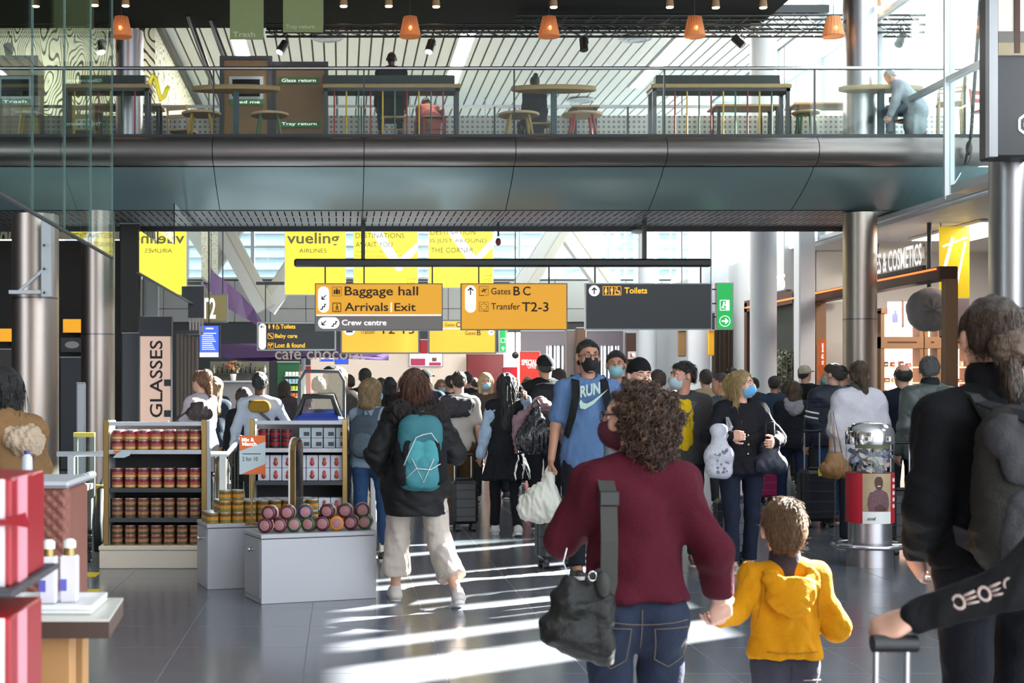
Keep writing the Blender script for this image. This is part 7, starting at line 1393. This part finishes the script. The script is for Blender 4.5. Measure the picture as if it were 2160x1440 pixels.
for i in range(7):
    c0 = J['elL']+ln*(-.02+.026*i)+nn_*(.0585-.0018*i)
    if i % 2 == 0: b.tube([tuple(float(q) for q in c0+(ln*math.cos(a)*.011+vv_*math.sin(a)*.014)) for a in np.linspace(0, 2*PI, 13)[:-1]], .0042, 5, closed=True)
    else:
        for sgn in (-1, 0, 1): b.tube([tuple(float(q) for q in c0+vv_*.011*sgn-ln*.012), tuple(float(q) for q in c0+vv_*.009*sgn+ln*.013)], .0035, 5)
tag(b.build('sleeve_print', mat('sleeve_print', 'b09c94', .7), g4.t, True), None, None, None, 'stuff')
hp = L2W(g4, J['wrL']+ln*.085+v3(0, .01, -.02)); t = thing('suitcase', 'black trolley suitcase with twin steel rods gripped at the lower right edge', 'suitcase', (hp.x+.05, 3.12, 0))
MB().box(hp.x-.14, hp.x+.24, 3.02, 3.24, .06, .58, bev=.04).build('shell', mat('case_black', '16171a', .4), t)
for dx in (-.012, .055): MB().cyl((hp.x+dx, 3.08, .57), (hp.x+dx, 3.07, hp.z-.01), .007, n=8).build('telescopic_rod', M['steel'], t)
MB().cyl((hp.x-.02, 3.07, hp.z), (hp.x+.075, 3.07, hp.z), .019, n=12).build('handle', M['black'], t)
for dx in (-.1, .2):
    for dy in (3.06, 3.2): MB().cyl((hp.x+dx-.015, dy, .03), (hp.x+dx+.015, dy, .03), .03, n=12).build('wheel', M['black'], t)
# --- woman in brown coat at the left edge
g5 = person('woman with long black hair in a camel coat at the left edge', 44, 7.0, 1.61, .95, 'light', True, 1.0, top='7a5c3c', hem=.5, puff=.035, trousers='20242c', hair='vlong', hcol='0e0d0f', yaw=.1, pitch=-.3, lean=.22, foldt=.008, lod=.0105, arms={'L': ((-.25, .2, 1.2), (-.15, .42, 1.22)), 'R': ((.25, .16, 1.18), (.15, .4, 1.15))}); strands(g5, 500, .2, .002, 5, .001, 10, '0e0d0f', lift=.002, spread=.08, zmax=.4)
U = g5.U; s = Sdf(); s.cap(U(-.1, -.05, 1.4), U(0, -.15, 1.3), .05, .05, .05); s.cap(U(.1, -.05, 1.4), U(0, -.15, 1.3), .05, .05, .05); s.ell(U(0, -.13, 1.33), (.11, .045, .07), .05); sdf_obj('fur_hood', s, .009, mat('sherpa', 'b09c84', .95, bump=1, bs=90, var=.2, vs_=40), g5.t, fold=(.008, 80, 4))
# --- woman with teal backpack
M['puffer'] = mat('puffer_black', '0f1013', .65, bump=.4, bs=9, bstretch=(.6, .6, 3), spec=.3)
g6 = person('woman in a black padded coat and pale wide trousers with a turquoise backpack', 876, 9.9, 1.66, .12, 'light', True, 1.12, topname=M['puffer'], top='p', hem=.70, puff=.04, trousers='b9aea4', leg='wide', shoe='c8c0bc', hair='long', hcol='4a2c1c', yaw=-.35, pitch=-.25, stride=-.3, knee=(.08, .5), splay=(0, .16), foldt=.009, lod=.0105, arms={'R': ((.31, .06, 1.14), (.235, .27, 1.28)), 'L': ((-.29, -.03, 1.14), (-.2, .16, 1.0))}, folds_leg=.009, grip=(.4, .8))
strands(g6, 700, .16, .002, 6, .002, 20, '5a3824', lift=.004, spread=.15); U = g6.U; s = Sdf()
for sx in (-1, 1): s.cap(U(sx*.14, .03, 1.46), U(sx*.13, -.1, 1.44), .07, .075, .05); s.cap(U(sx*.13, -.1, 1.44), U(0, -.16, 1.4), .075, .07, .05)
sdf_obj('fur_trim', s, .01, mat('fur_dark', '1c1614', .95, bump=1, bs=70, var=.5, vs_=40), g6.t, fold=(.014, 90, 4))
for z in (.78, .88, .98): pass
bp6 = backpack(g6, 'turquoise and black hiking backpack with pale grey piping', '346a72', '3c7c84', .175, .92, 1.38, .1, .21, .0105, pocket=True); gl = mat('piping_grey', 'b8bec0', .6)
s = Sdf(); 
for sx in (-1, 1): s.cap(U(sx*.13, -.235, .99), U(sx*.14, -.21, 1.2), .068, .045, .03, (v3(0, 1, 0), .95)); s.cap(U(sx*.1, -.29, 1.22), U(sx*.11, -.285, 1.15), .028, .03, .02, (v3(0, 1, 0), .5))
sdf_obj('side_panel', s, .0105, cloth('bag_black', '17181b'), bp6, fold=(.004, 26, 3))
for i, pts in enumerate(([(-.15, -.27, 1.02), (-.1, -.315, 1.16), (-.05, -.325, 1.27), (.0, -.325, 1.29), (.06, -.32, 1.3), (.12, -.29, 1.22)], [(-.12, -.31, .98), (-.05, -.335, 1.05), (.05, -.335, 1.04), (.13, -.3, 1.08)], [(-.08, -.32, 1.12), (0, -.335, .95), (.08, -.32, 1.12)])): MB().tube([U(*q) for q in pts], .0042, 6).build('piping', gl, bp6, True)
s = Sdf(); s.cap(U(-.06, -.29, 1.12), U(-.05, -.295, 1.2), .06, .05, .03, (v3(0, 1, 0), .5)); s.cap(U(.06, -.29, 1.12), U(.05, -.295, 1.2), .06, .05, .03, (v3(0, 1, 0), .5)); sdf_obj('upper_pocket', s, .0105, cloth('bag_teal2', '468c92'), bp6, fold=(.004, 30, 8))
wr = L2W(g6, g6.J['wrR']); t = thing('mobile_phone', 'dark mobile phone held up by the woman with the turquoise backpack', 'phone', wr+Vector((-.0, .07, .07))); p = wr+Vector((.0, .07, .07)); MB().box(p.x-.035, p.x+.035, p.y-.005, p.y+.005, p.z-.05, p.z+.08, bev=.004).build('case', M['black'], t); MB().box(p.x-.031, p.x+.031, p.y+.005, p.y+.006, p.z-.045, p.z+.075).build('screen', mat('phone_screen', '40485a', .2), t)
# --- black-haired woman with plastic bag
g7 = person('woman with long black hair, pale blue sleeves and a dark jacket tied at the waist', 1068, 14.6, 1.66, .05, 'tan', True, 1.0, top='15161a', hem=.9, puff=.006, trousers='121318', leg='slim', shoe='b8b8b4', hair='vlong', hcol='0d0c0e', stride=-.2, knee=(.1, .35), skirt=.62, lod=.0125, arms={'L': (.1, .22, .15, -.1), 'R': ((.25, .1, 1.3), (.2, -.08, 1.48))}, grip=(.4, 1.2)); strands(g7, 300, .25, .0022, 6, .002, 20, '0d0c0e', spread=.1)
s = Sdf(); J = g7.J
for n in 'LR': s.cap(J['sh'+n]+(J['el'+n]-J['sh'+n])*.12, J['el'+n], .07, .066, .03); s.cap(J['el'+n], J['wr'+n], .066, .054, .03)
sdf_obj('blue_sleeves', s, .0125, cloth('sleeve_blue', '8fa0b4'), g7.t, fold=(.008, 30, 2))
PB = mat('bag_black_plastic', '15181d', .22, spec=.7); wr = L2W(g7, J['wrR']); plastic_bag('black shiny plastic carrier bag slung over the shoulder of the woman with black hair', (wr.x+.08, wr.y-.17, wr.z-.55), .42, .48, PB, 4, rz=.1)
s = Sdf(); t = thing('draped_jacket', 'dusty pink jacket draped over the arm beside the black plastic bag', 'jacket', (wr.x+.25, wr.y-.03, wr.z-.5)); s.cap((-.1, 0, .45), (.12, 0, .32), .07, .07, .05); s.cap((.12, 0, .32), (.14, 0, .02), .08, .05, .05); s.cap((-.33, -.02, .3), (-.36, -.02, -.02), .05, .04, .03); s.cap((-.1, 0, .45), (-.33, -.02, .3), .06, .05, .05); sdf_obj('cloth', s, .0125, cloth('dusty_pink', '8a6f74'), t, fold=(.016, 34, 3))
# --- man in the blue printed shirt
g8 = person('tall man in a blue printed T-shirt with glasses and a black face mask', 1240, 11.4, 1.89, PI+.0, 'mid', False, 1.12, top='567298', sleeve='short', hem=.82, trousers='1a1e28', hair='crop', hcol='1a1512', mask='121214', face=True, stride=.2, yaw=.12, foldt=.006, lod=.0095, arms={'R': (.0, .2, .15, -.05), 'L': ((-.3, .12, 1.2), (-.2, .32, 1.16))}, grip=(.8, 1.1)); hd = g8.hd; b = MB()
for sx in (-1, 1):
    b.tube([hd(sx*.032+.025*math.cos(a), .112, .002+.018*math.sin(a)) for a in np.linspace(0, 2*PI, 15)[:-1]], .002, 5, closed=True); b.tube([hd(sx*.057, .108, .008), hd(sx*.074, .05, .01), hd(sx*.082, -.005, .01)], .002, 5)
b.tube([hd(-.008, .115, .006), hd(.008, .115, .006)], .002, 5); b.build('glasses', M['black'], g8.t, True)
prn = mat('shirt_print', 'a8c0b4', .8)
def chest(g, px, py, Y): return W(px, py, Y)
YX = g8.t.location.y-.168
s_, e_ = W(1226, 868, YX), W(1271, 868, YX); text3('RUN', W(1224, 839, YX+.004), W(1266, 830, YX-.004)-W(1224, 839, YX+.004), Vector((0, 0, 25/S(YX))), prn, g8.t, .04)
b = MB(); ppoly(b, [(1225, 842), (1222, 850), (1224, 861), (1234, 863), (1252, 852), (1283, 820), (1250, 845), (1238, 851), (1230, 849)], YX-.004, .002); b.build('shirt_emblem', prn, g8.t)
bp8 = thing('backpack', 'black backpack whose straps cross the blue T-shirt', 'backpack', g8.t.location, g8.t.rotation_euler.z); U = g8.U; s = Sdf(); s.cap(U(0, -.2, 1.1), U(0, -.2, 1.34), .14, .13, .04, (v3(0, 1, 0), .6)); sdf_obj('main_compartment', s, .016, cloth('bag_191b1c', '191b1c'), bp8)
for sx in (-1, 1): MB().ribbon([U(sx*.085, -.1, 1.45), U(sx*.1, -.02, 1.5), U(sx*.105, .085, 1.455), U(sx*.115, .145, 1.34), U(sx*.14, .135, 1.2), U(sx*.17, .06, 1.05)], .06, .012, [(0, -.4, 1), (0, 0, 1), (0, .7, 1), (0, 1, .2), (sx*.4, 1, 0), (sx, .5, 0)]).build('strap', cloth('bag_191b1c', '191b1c'), bp8, True)
wr = L2W(g8, g8.J['wrR']+nrm(g8.J['wrR']-g8.J['elR'])*.08); plastic_bag('white translucent plastic bag carried by the man in the blue T-shirt', (wr.x-.0, wr.y-.02, wr.z-.42), .36, .40, mat('bag_white_plastic', 'c8c8bc', .4), 9, tilt=(-.14, 0))
suitcase((1176-CX)/S(11.9), 11.95, .15, .33, .24, .5, '2b3034', 'dark grey ribbed suitcase in front of the man in the blue T-shirt', handle=.0)
# --- man with light blue mask
g9 = person('dark-haired man with a light blue mask behind the tall man', 1299, 13.6, 1.84, PI-.1, 'mid', False, 1.0, top='5a4c3c', trousers='20242c', hair='short', hcol='14100e', mask='86b4bc', face=True, yaw=-.1)
# --- smiling man with black beanie
g10 = person('smiling man with a black beanie looking to the right', 1350, 10.35, 1.70, PI-.5, 'light', False, 1.0, top='58646e', trousers='242830', hair='beanie', hcol='111214', face=True, yaw=.75, pitch=.1)
# --- man in yellow T-shirt
g11 = person('man in a yellow T-shirt and open grey jacket, mask in profile', 1440, 12.1, 1.72, PI-.2, 'mid', False, 1.05, top='3a3a3c', puff=.012, trousers='24262c', hair='short', hcol='14100e', mask='9ab0ba', face=True, yaw=-1.1, shoe='6a4c3c', stride=.12, arms={'L': (.1, .2, .4, 0), 'R': (-.05, .2, .3, 0)}); strands(g11, 250, .04, .002, 3, .004, 60, '1c1612', lift=.008, spread=.6)
U = g11.U; s = Sdf(); s.cap(U(0, .06, .95), U(0, .075, 1.36), .09, .095, .03, (v3(0, 1, 0), .95)); s.cut((0, 0, -1), -float(U(0, 0, .88)[2])); s.cut((0, 0, 1), float(U(0, 0, 1.44)[2])); sdf_obj('yellow_tshirt', s, .011, cloth('tee_yellow', 'c2a014'), g11.t, fold=(.006, 28, 2)); MB().ribbon([U(-.1, .1, 1.42), U(-.02, .165, 1.3), U(.09, .165, 1.12)], .04, .01, (0, 1, 0)).build('cross_strap', M['black'], g11.t, True)
# --- blonde woman
g12 = person('blonde woman in a dark buttoned cardigan with a blue mask, looking right', 1563, 11.7, 1.64, PI+.05, 'light', True, 1.14, top='15161c', hem=.86, puff=.022, trousers='1a2030', leg='jeans', shoe='9a9690', hair='long', hcol='8f7850', mask='5a9cc8', face=True, yaw=.85, pitch=-.05, stride=.12, foldt=.006, lod=.0095, arms={'R': ((-.30+.62, .1, 1.2), (.165, .24, 1.2)), 'L': ((-.31, .05, 1.16), (-.2, .24, 1.14))}, grip=(1.0, 1.1)); strands(g12, 1200, .16, .002, 6, .003, 25, 'a8905c', lift=.005, spread=.15, ymax=.02); U = g12.U
for z in (1.28, 1.2, 1.12, 1.04, .97): c = U(-.02+.05*(1.28-z), .142+.02*(z < 1.2), z); MB().ball([float(q) for q in c], .009, 8).build('button', mat('button_gold', 'd8c89a', .3, .6), g12.t, True)
xl = (1515-CX)/S(11.45); tt, mt = softbag('white tote bag with grey leaf print on the blonde woman\'s shoulder', (xl, 11.42, CH-(1010-CY)/S(11.45)), .13, .13, .46, 'c4c2c8', 5, .0, 'tote_bag', .011, .9, mat('tote_print', 'a8a8b0', .8, var=.45, vs_=26), foldamp=.005)
lb = MB(); rr = random.Random(3)
for q in range(22): lx, lz = rr.uniform(-.06, .06), rr.uniform(.05, .24); lb.ball((xl+lx, 11.42+surf([o for o in bpy.data.objects if o.parent == tt][0], lx, lz), tt.location.z+lz), (rr.uniform(.005, .013), .0025, rr.uniform(.006, .016)), 6)
tag(lb.build('leaf_print', mat('leaf_grey', '6a6a78', .8), tt), None, None, None, 'stuff')
for q in ((.06, -.02), (.16, -.03)): MB().ribbon([(xl-.02+q[0]*.3, 11.42, CH-(935-CY)/S(11.45)), (xl+.06+q[0]*.3, 11.45, CH-(900-CY)/S(11.45)), L2W(g12, U(.15, .08, 1.36)), L2W(g12, U(.14, .0, 1.47))], .025, .005, (0, -1, .2)).build('strap', mat('tote_strap', '8a8a92', .8), tt)
xr_ = (1628-CX)/S(11.5); tt, mt = softbag('navy handbag hanging from the blonde woman\'s other arm', (xr_, 11.55, CH-(1000-CY)/S(11.5)), .2, .1, .26, '1c2030', 7, 0, 'handbag', .011, .7); MB().tube([(xr_-.04, 11.55, CH-(940-CY)/S(11.5)), (xr_-.03, 11.55, CH-(890-CY)/S(11.5)), (xr_+.03, 11.55, CH-(890-CY)/S(11.5)), (xr_+.04, 11.55, CH-(940-CY)/S(11.5))], .008, 6).build('handle', mt, tt)
suitcase((1556-CX)/S(12.1), 12.25, 0, .3, .22, .48, '2c3036', 'dark ribbed suitcase between the legs of the blonde woman', handle=.3); suitcase((1627-CX)/S(18.6), 18.8, .4, .34, .24, .5, '8a1c50', 'magenta suitcase behind the blonde woman', handle=.2)
# --- midground right
g13 = person('woman in a dark jacket with a grey hood and jeans walking away', 1672, 17.4, 1.6, -.1, 'light', True, 1.15, top='1c1f26', hem=.86, puff=.03, trousers='22304a', leg='jeans', hair='bob', hcol='4a3626', hood='8a8a90', stride=-.22, knee=(.1, .4), yaw=.3)
g14 = person('man in a navy quilted jacket with two white sleeve stripes', 1757, 15.8, 1.77, .1, 'light', False, 1.15, topname=mat('quilt_navy', '141c30', .55, bump=.8, bs=6, bstretch=(.2, .2, 6)), top='q', hem=.85, puff=.03, trousers='2c4468', leg='jeans', shoe='5a3a34', hair='short', hcol='2a2320', yaw=.7, mask='8ab4b8', face=True, stride=.15)
J = g14.J
for f in (.62, .82):
    a_ = J['shL']+(J['elL']-J['shL'])*f; d_ = nrm(J['elL']-J['shL']); e1 = nrm(np.cross(d_, v3(0, 1, 0))); e2 = np.cross(d_, e1); MB().tube([a_+(e1*math.cos(q)+e2*math.sin(q))*.083*g14.k for q in np.linspace(0, 2*PI, 17)[:-1]], .012, 6, closed=True).build('sleeve_stripe', M['white'], g14.t, True)
suitcase((1728-CX)/S(15.3), 15.4, .2, .36, .25, .55, '161a26', 'dark navy suitcase with a yellow tag pulled by the man in the quilted jacket', handle=.4, tag_=True)
g15 = person('woman in a loose white top with hair pinned up', 1812, 13.4, 1.73, .05, 'light', True, 1.25, top='c6c4cc', hem=.82, puff=.03, sleeve='half', trousers='1c2028', hair='updo', hcol='4a3a26', yaw=-.3, collar='4c4a4a', foldt=.008, arms={'L': (.05, .2, .2, 0), 'R': (.05, .2, .2, 0)})
xt = (1762-CX)/S(13.1); tt, mt = softbag('tan leather handbag carried by the woman in the white top', (xt, 13.1, CH-(1006-CY)/S(13.1)), .19, .12, .22, '8a6438', 6, 0, 'handbag', .011, .7)
for dx in (-.03, .03): MB().tube([(xt+dx-.03, 13.1, CH-(955-CY)/S(13.1)), (xt+dx*.4+.02, 13.25, CH-(868-CY)/S(13.1)), (xt+dx+.03, 13.1, CH-(955-CY)/S(13.1))], .006, 6).build('handle', mt, tt)
g16 = person('grey-haired man in a grey-green leather jacket', 1962, 13.2, 1.78, -.05, 'light', False, 1.1, topname=mat('leather_jacket', '3f4844', .45, var=.15, bump=.15, bs=20), top='l', hem=.83, puff=.02, trousers='20242c', hair='short', hcol='4a4a4c', yaw=-.3, collar='20282a', foldt=.007)
g17 = person('balding man in a navy jacket beside the man in grey leather', 1905, 14.2, 1.73, .05, 'light', False, 1.1, top='161c2a', puff=.02, trousers='1c2028', hair='balding', hcol='2c2a2a')
suitcase((1912-CX)/S(12.9), 12.95, .1, .34, .24, .5, '141618', 'black suitcase with an extended handle right of the donation bin', handle=.42)
# --- midground left / centre
g20 = person('man in a black cap and black clothes with a large black rucksack', 1150, 15.3, 1.86, .0, 'mid', False, 1.15, top='131417', hem=.86, puff=.02, trousers='15171c', hair='cap', hcol='16171b', stride=.15, yaw=0); backpack(g20, 'large black rucksack on the man in the black cap', '131418', '1a1b20', .19, 1.0, 1.42, .1, .2, .014)
g21 = person('man in a white T-shirt with a grey scarf over the shoulders and brown trousers', 968, 15.6, 1.69, .1, 'light', False, 1.05, top='b8b0a8', sleeve='short', hem=.86, trousers='5a4428', hair='crop', hcol='2c221c', stride=.15); U = g21.U; s = Sdf(); s.cap(U(-.15, -.07, 1.42), U(.1, -.09, 1.38), .07, .07, .05); s.cap(U(-.1, -.12, 1.3), U(.06, -.12, 1.3), .06, .06, .05); sdf_obj('scarf', s, .015, cloth('scarf_grey', '3c3a3e'), g21.t, fold=(.01, 30, 2))
suitcase((980-CX)/S(15.0), 15.05, .1, .27, .22, .46, '17181b', 'black suitcase behind the man with the grey scarf', handle=.25)
g23 = person('blonde woman in a pale blue denim jacket and mask with a grey backpack', 783, 12.4, 1.58, -.35, 'light', True, 1.05, top='7a8c9c', hem=.9, trousers='2a4468', leg='slim', hair='bob', hcol='7a6444', mask='8ab0c8', face=True, yaw=-.5, stride=.1); backpack(g23, 'grey backpack on the blonde woman left of the turquoise backpack', '3c4650', '4a5660', .15, 1.02, 1.38, .09, .17, .014)
g26 = person('woman in a long pale grey tunic with a dark handbag, seen from the side', 424, 15.5, 1.68, .9, 'light', True, 1.1, top='a8a0a8', sleeve='half', hem=.62, puff=.012, trousers='22303c', hair='updo', hcol='6a4a34', arms={'L': (.3, .15, 1.2, .2), 'R': (.2, .15, .9, .2)}); tt, mt = softbag('dark brown handbag on the arm of the woman in the grey tunic', ((422-CX)/S(15.2), 15.1, CH-(882-CY)/S(15.2)), .22, .1, .16, '2a1a18', 6, 0, 'handbag', .013, .7); MB().ribbon([(tt.location.x-.06, 15.12, tt.location.z+.13), L2W(g26, g26.J['wrL'])+Vector((0, -.03, .03)), L2W(g26, g26.U(0, 0, 1.46))+Vector((0, -.1, .0))], .02, .006, (0, -1, 0)).build('strap', mt, tt)
g26b = person('woman in a navy top standing behind the woman in the tunic', 452, 16.6, 1.62, .3, 'light', True, 1.0, top='1c2433', trousers='6a5226', hair='long', hcol='7a6044')
g27 = person('man in a pale shirt with a mustard bag across his back', 548, 14.6, 1.66, .0, 'dark', False, 1.05, top='9aa0ac', hem=.9, trousers='1c1c20', hair='crop', hcol='100e0d', arms={'R': (.35, .5, .5, -.2), 'L': (.0, .3, .1, 0)}); U = g27.U; t = carried('sling_bag', g27, 'mustard yellow sling bag on the back of the man in the pale shirt', 'bag'); s = Sdf(); s.cap(U(-.05, -.15, 1.39), U(.06, -.15, 1.39), .065, None, .03, (v3(0, 1, 0), .6)); sdf_obj('pouch', s, .015, cloth('mustard_bag', '7a5c18'), t); MB().ribbon([U(-.12, -.02, 1.48), U(-.08, -.14, 1.4), U(.1, -.15, 1.25), U(.16, -.05, 1.1)], .03, .008, (0, -1, .3)).build('strap', M['black'], t, True)
person('person with long dark hair in a black coat beside the man with the mustard bag', 518, 15.2, 1.5, .4, 'light', True, 1.05, top='141214', hem=.6, puff=.02, trousers='181818', hair='long', hcol='2a1a14', lean=.12)
# --- couple behind the trolley
person('brown-haired woman in a dark fur jacket behind the blue trolley', 712, 15.4, 1.72, .15, 'light', True, 1.15, top='3a3430', puff=.03, hem=.8, trousers='1c1c20', hair='long', hcol='54402c')
person('man in a mauve jacket seen through the clear screen behind the trolley', 672, 16.2, 1.62, .0, 'light', False, 1.05, top='6a5a64', trousers='202028', hair='short', hcol='4a3424'); person('tall dark-haired person looking left behind the trolley', 697, 18.5, 1.78, .6, 'mid', False, 1.0, top='4a4440', trousers='202028', hair='short', hcol='1c1614', yaw=.6)
t = thing('clear_screen', 'upright clear screen panel in front of the couple behind the trolley', 'screen', W(670, 0, 14.9)); a_, c_ = W(632, 0, 14.9), W(726, 0, 14.9); MB().box(a_.x, c_.x, 14.9, 14.912, .5, W(0, 783, 14.9).z).build('pane', M['glass'], t); b = MB(); z = W(0, 783, 14.9).z; b.tube([(a_.x, 14.906, 0), (a_.x, 14.906, z-.1), (a_.x+.06, 14.906, z), (c_.x-.06, 14.906, z), (c_.x, 14.906, z-.1), (c_.x, 14.906, 0)], .02, 6); b.build('frame', M['dgrey'], t)
# --- background crowd
crowd = [(770, 19.5, 1.77, 0, 'short', '1c1614', '1a1c22', 'dark-haired man in a dark jacket above the blonde woman\'s head', False, None, 0),
 (735, 21, 1.70, .2, 'short', '201814', '26221f', 'dark-haired man left of the snack counter', False, None, .3), (803, 22, 1.66, -.2, 'short', '2a1e18', '5a4a48', 'man in a mauve top in the far left crowd', False, None, 0),
 (822, 20.5, 1.66, 0, 'bob', '120e10', '17161a', 'black-haired person just left of the auburn-haired woman', True, None, 0), (897, 18.2, 1.74, -.3, 'cap', '17181c', '1c2434', 'man in a black cap and navy jacket right of the auburn-haired woman', False, None, -.4),
 (931, 21.5, 1.63, PI, 'long', '8a6a4c', 'b09a84', 'woman facing forward with a light blue mask in the far centre', True, '86b4c4', 0), (950, 20.5, 1.68, .2, 'short', '2a221e', '2c2c34', 'dark figure left of the man with the grey scarf', False, None, 0),
 (985, 22.5, 1.76, -.2, 'short', '241c18', '22242a', 'tall dark-haired man behind the grey scarf', False, None, 0), (1024, 18.6, 1.70, PI, 'bob', 'c0a470', '4a4038', 'blonde woman facing forward with a pale blue mask', True, '9ac0cc', 0),
 (1078, 19.5, 1.66, .1, 'curlyshort', '9a7a4a', '3a3430', 'curly blond person right of the black-haired woman', False, None, 0), (1065, 23, 1.68, .2, 'short', '2a201c', '26262c', 'man in the far crowd below the crimson board', False, None, 0),
 (1113, 22.5, 1.70, .0, 'balding', '4a3a30', '15161a', 'bald man in black in front of the special offer board', False, None, 0), (1178, 17.0, 1.73, -.2, 'short', '2c1e16', '1c1d22', 'brown-haired man right of the black rucksack', False, None, .3),
 (1222, 21, 1.66, .2, 'short', '171210', '23252b', 'dark-haired person at the left of the tall man', False, None, 0), (1318, 20, 1.66, .2, 'bob', '6a3424', '4a3a34', 'red-haired person behind the man with the light blue mask', True, None, 0),
 (1388, 16.0, 1.70, .1, 'short', '3a2c24', '1d2430', 'man in a navy jacket behind the beanie', False, None, 0), (1489, 18.0, 1.74, -.05, 'crop', '32261e', 'a08c6c', 'man in a beige shirt seen from behind', False, None, 0),
 (1522, 15.0, 1.66, .5, 'crop', '3a3634', '3c444a', 'grey-haired man in a dark hooded jacket looking left', False, None, .7), (1541, 19.0, 1.76, PI-.4, 'curlyshort', '2c2018', '3a3a40', 'curly dark-haired person looking over the crowd', False, None, -.4),
 (1634, 20.0, 1.67, -.1, 'short', '1d1815', '2c3a4c', 'dark-haired child-sized person with a small rucksack near the white column', False, None, -.3), (1698, 20.5, 1.83, -.5, 'cap', 'a89c8c', '14161a', 'man in a pale cap and black jacket near the chocolate shop', False, None, -.4),
 (1775, 18.5, 1.79, -.3, 'cap', '14161a', '22242a', 'person in a black cap behind the man in the quilted jacket', False, None, -.3), (2140, 8.5, 1.70, PI+.3, 'curlyshort', '14100f', '3a3c44', 'dark-haired masked person at the far right edge', True, 'a8bcc8', .6),
 (455, 24.0, 1.62, .4, 'short', '2a201a', '30343c', 'person at the café counter far left', False, None, 0), (600, 22.5, 1.62, -.4, 'bob', '3a2a20', '4a4448', 'person near the green fridge', True, None, 0), (860, 25, 1.7, 0, 'short', '241a16', '2a2a30', 'customer at the snack counter', False, None, 0), (1000, 27, 1.7, .2, 'short', '241a16', '3a2c2c', 'customer near the red kiosk', False, None, 0), (1250, 26, 1.65, .1, 'long', '3a2a1c', '3a3c44', 'far person beside the square pillar', True, None, 0), (1420, 24, 1.7, 0, 'short', '241a16', '2a3038', 'far person between the rear white columns', False, None, 0), (1590, 24, 1.68, .3, 'short', '2a201a', '33363c', 'far person left of the nearest white column', False, None, 0), (1660, 23, 1.62, -.2, 'bob', '2a201a', '202228', 'far person beside the green shrub', True, None, 0)]
for i, (px, Y, H, rot, hair, hc_, tp, lab, fem, mk, yw) in enumerate(crowd):
    person(lab, px, Y, H, rot, ['light', 'mid'][i % 2], fem, 1.08, top=tp, puff=.012 if i % 2 else .02, hem=.82 if i % 3 else .7, trousers=['20242e', '26324a', '2a2a2c'][i % 3], hair=hair, hcol=hc_, yaw=yw, mask=mk, face=bool(mk), stride=.15*(1 if i % 2 else -1), group='background crowd')
for gg, px, Y in ((None, 1634, 20),): pass
# --- people upstairs, seated
person('man in black seated with his back to the hall at the bar table upstairs', 826, 24.0, 1.78, .0, 'dark', False, 1.15, top='0f1012', hem=.6, puff=.02, trousers='101114', hair='balding', hcol='2a1712', seat=True, base=5.5+.33, lod=.016)
person('person in a salmon shirt leaning at the bar table upstairs', 908, 24.0, 1.5, .1, 'mid', True, 1.15, top='b8605c', hem=.6, puff=.01, trousers='1c1a1c', hair='short', hcol='3a2418', seat=True, base=5.5+.1, lean=.9, lod=.016)
person('woman with a hair bun seated behind the middle round table upstairs', 1128, 24.25, 1.62, .15, 'tan', True, 1.0, top='1e2026', hem=.6, puff=.015, trousers='14161c', hair='bun', hcol='1a1210', seat=True, base=5.5+.1, lod=.016)
person('person in grey and white bending over the right round table upstairs', 1932, 23.4, 1.7, 1.1, 'light', False, 1.2, top='a4a8b0', hem=.6, puff=.03, trousers='5a6270', hair='short', hcol='a8a4a4', seat=True, base=5.5+.12, lean=.6, lod=.016)
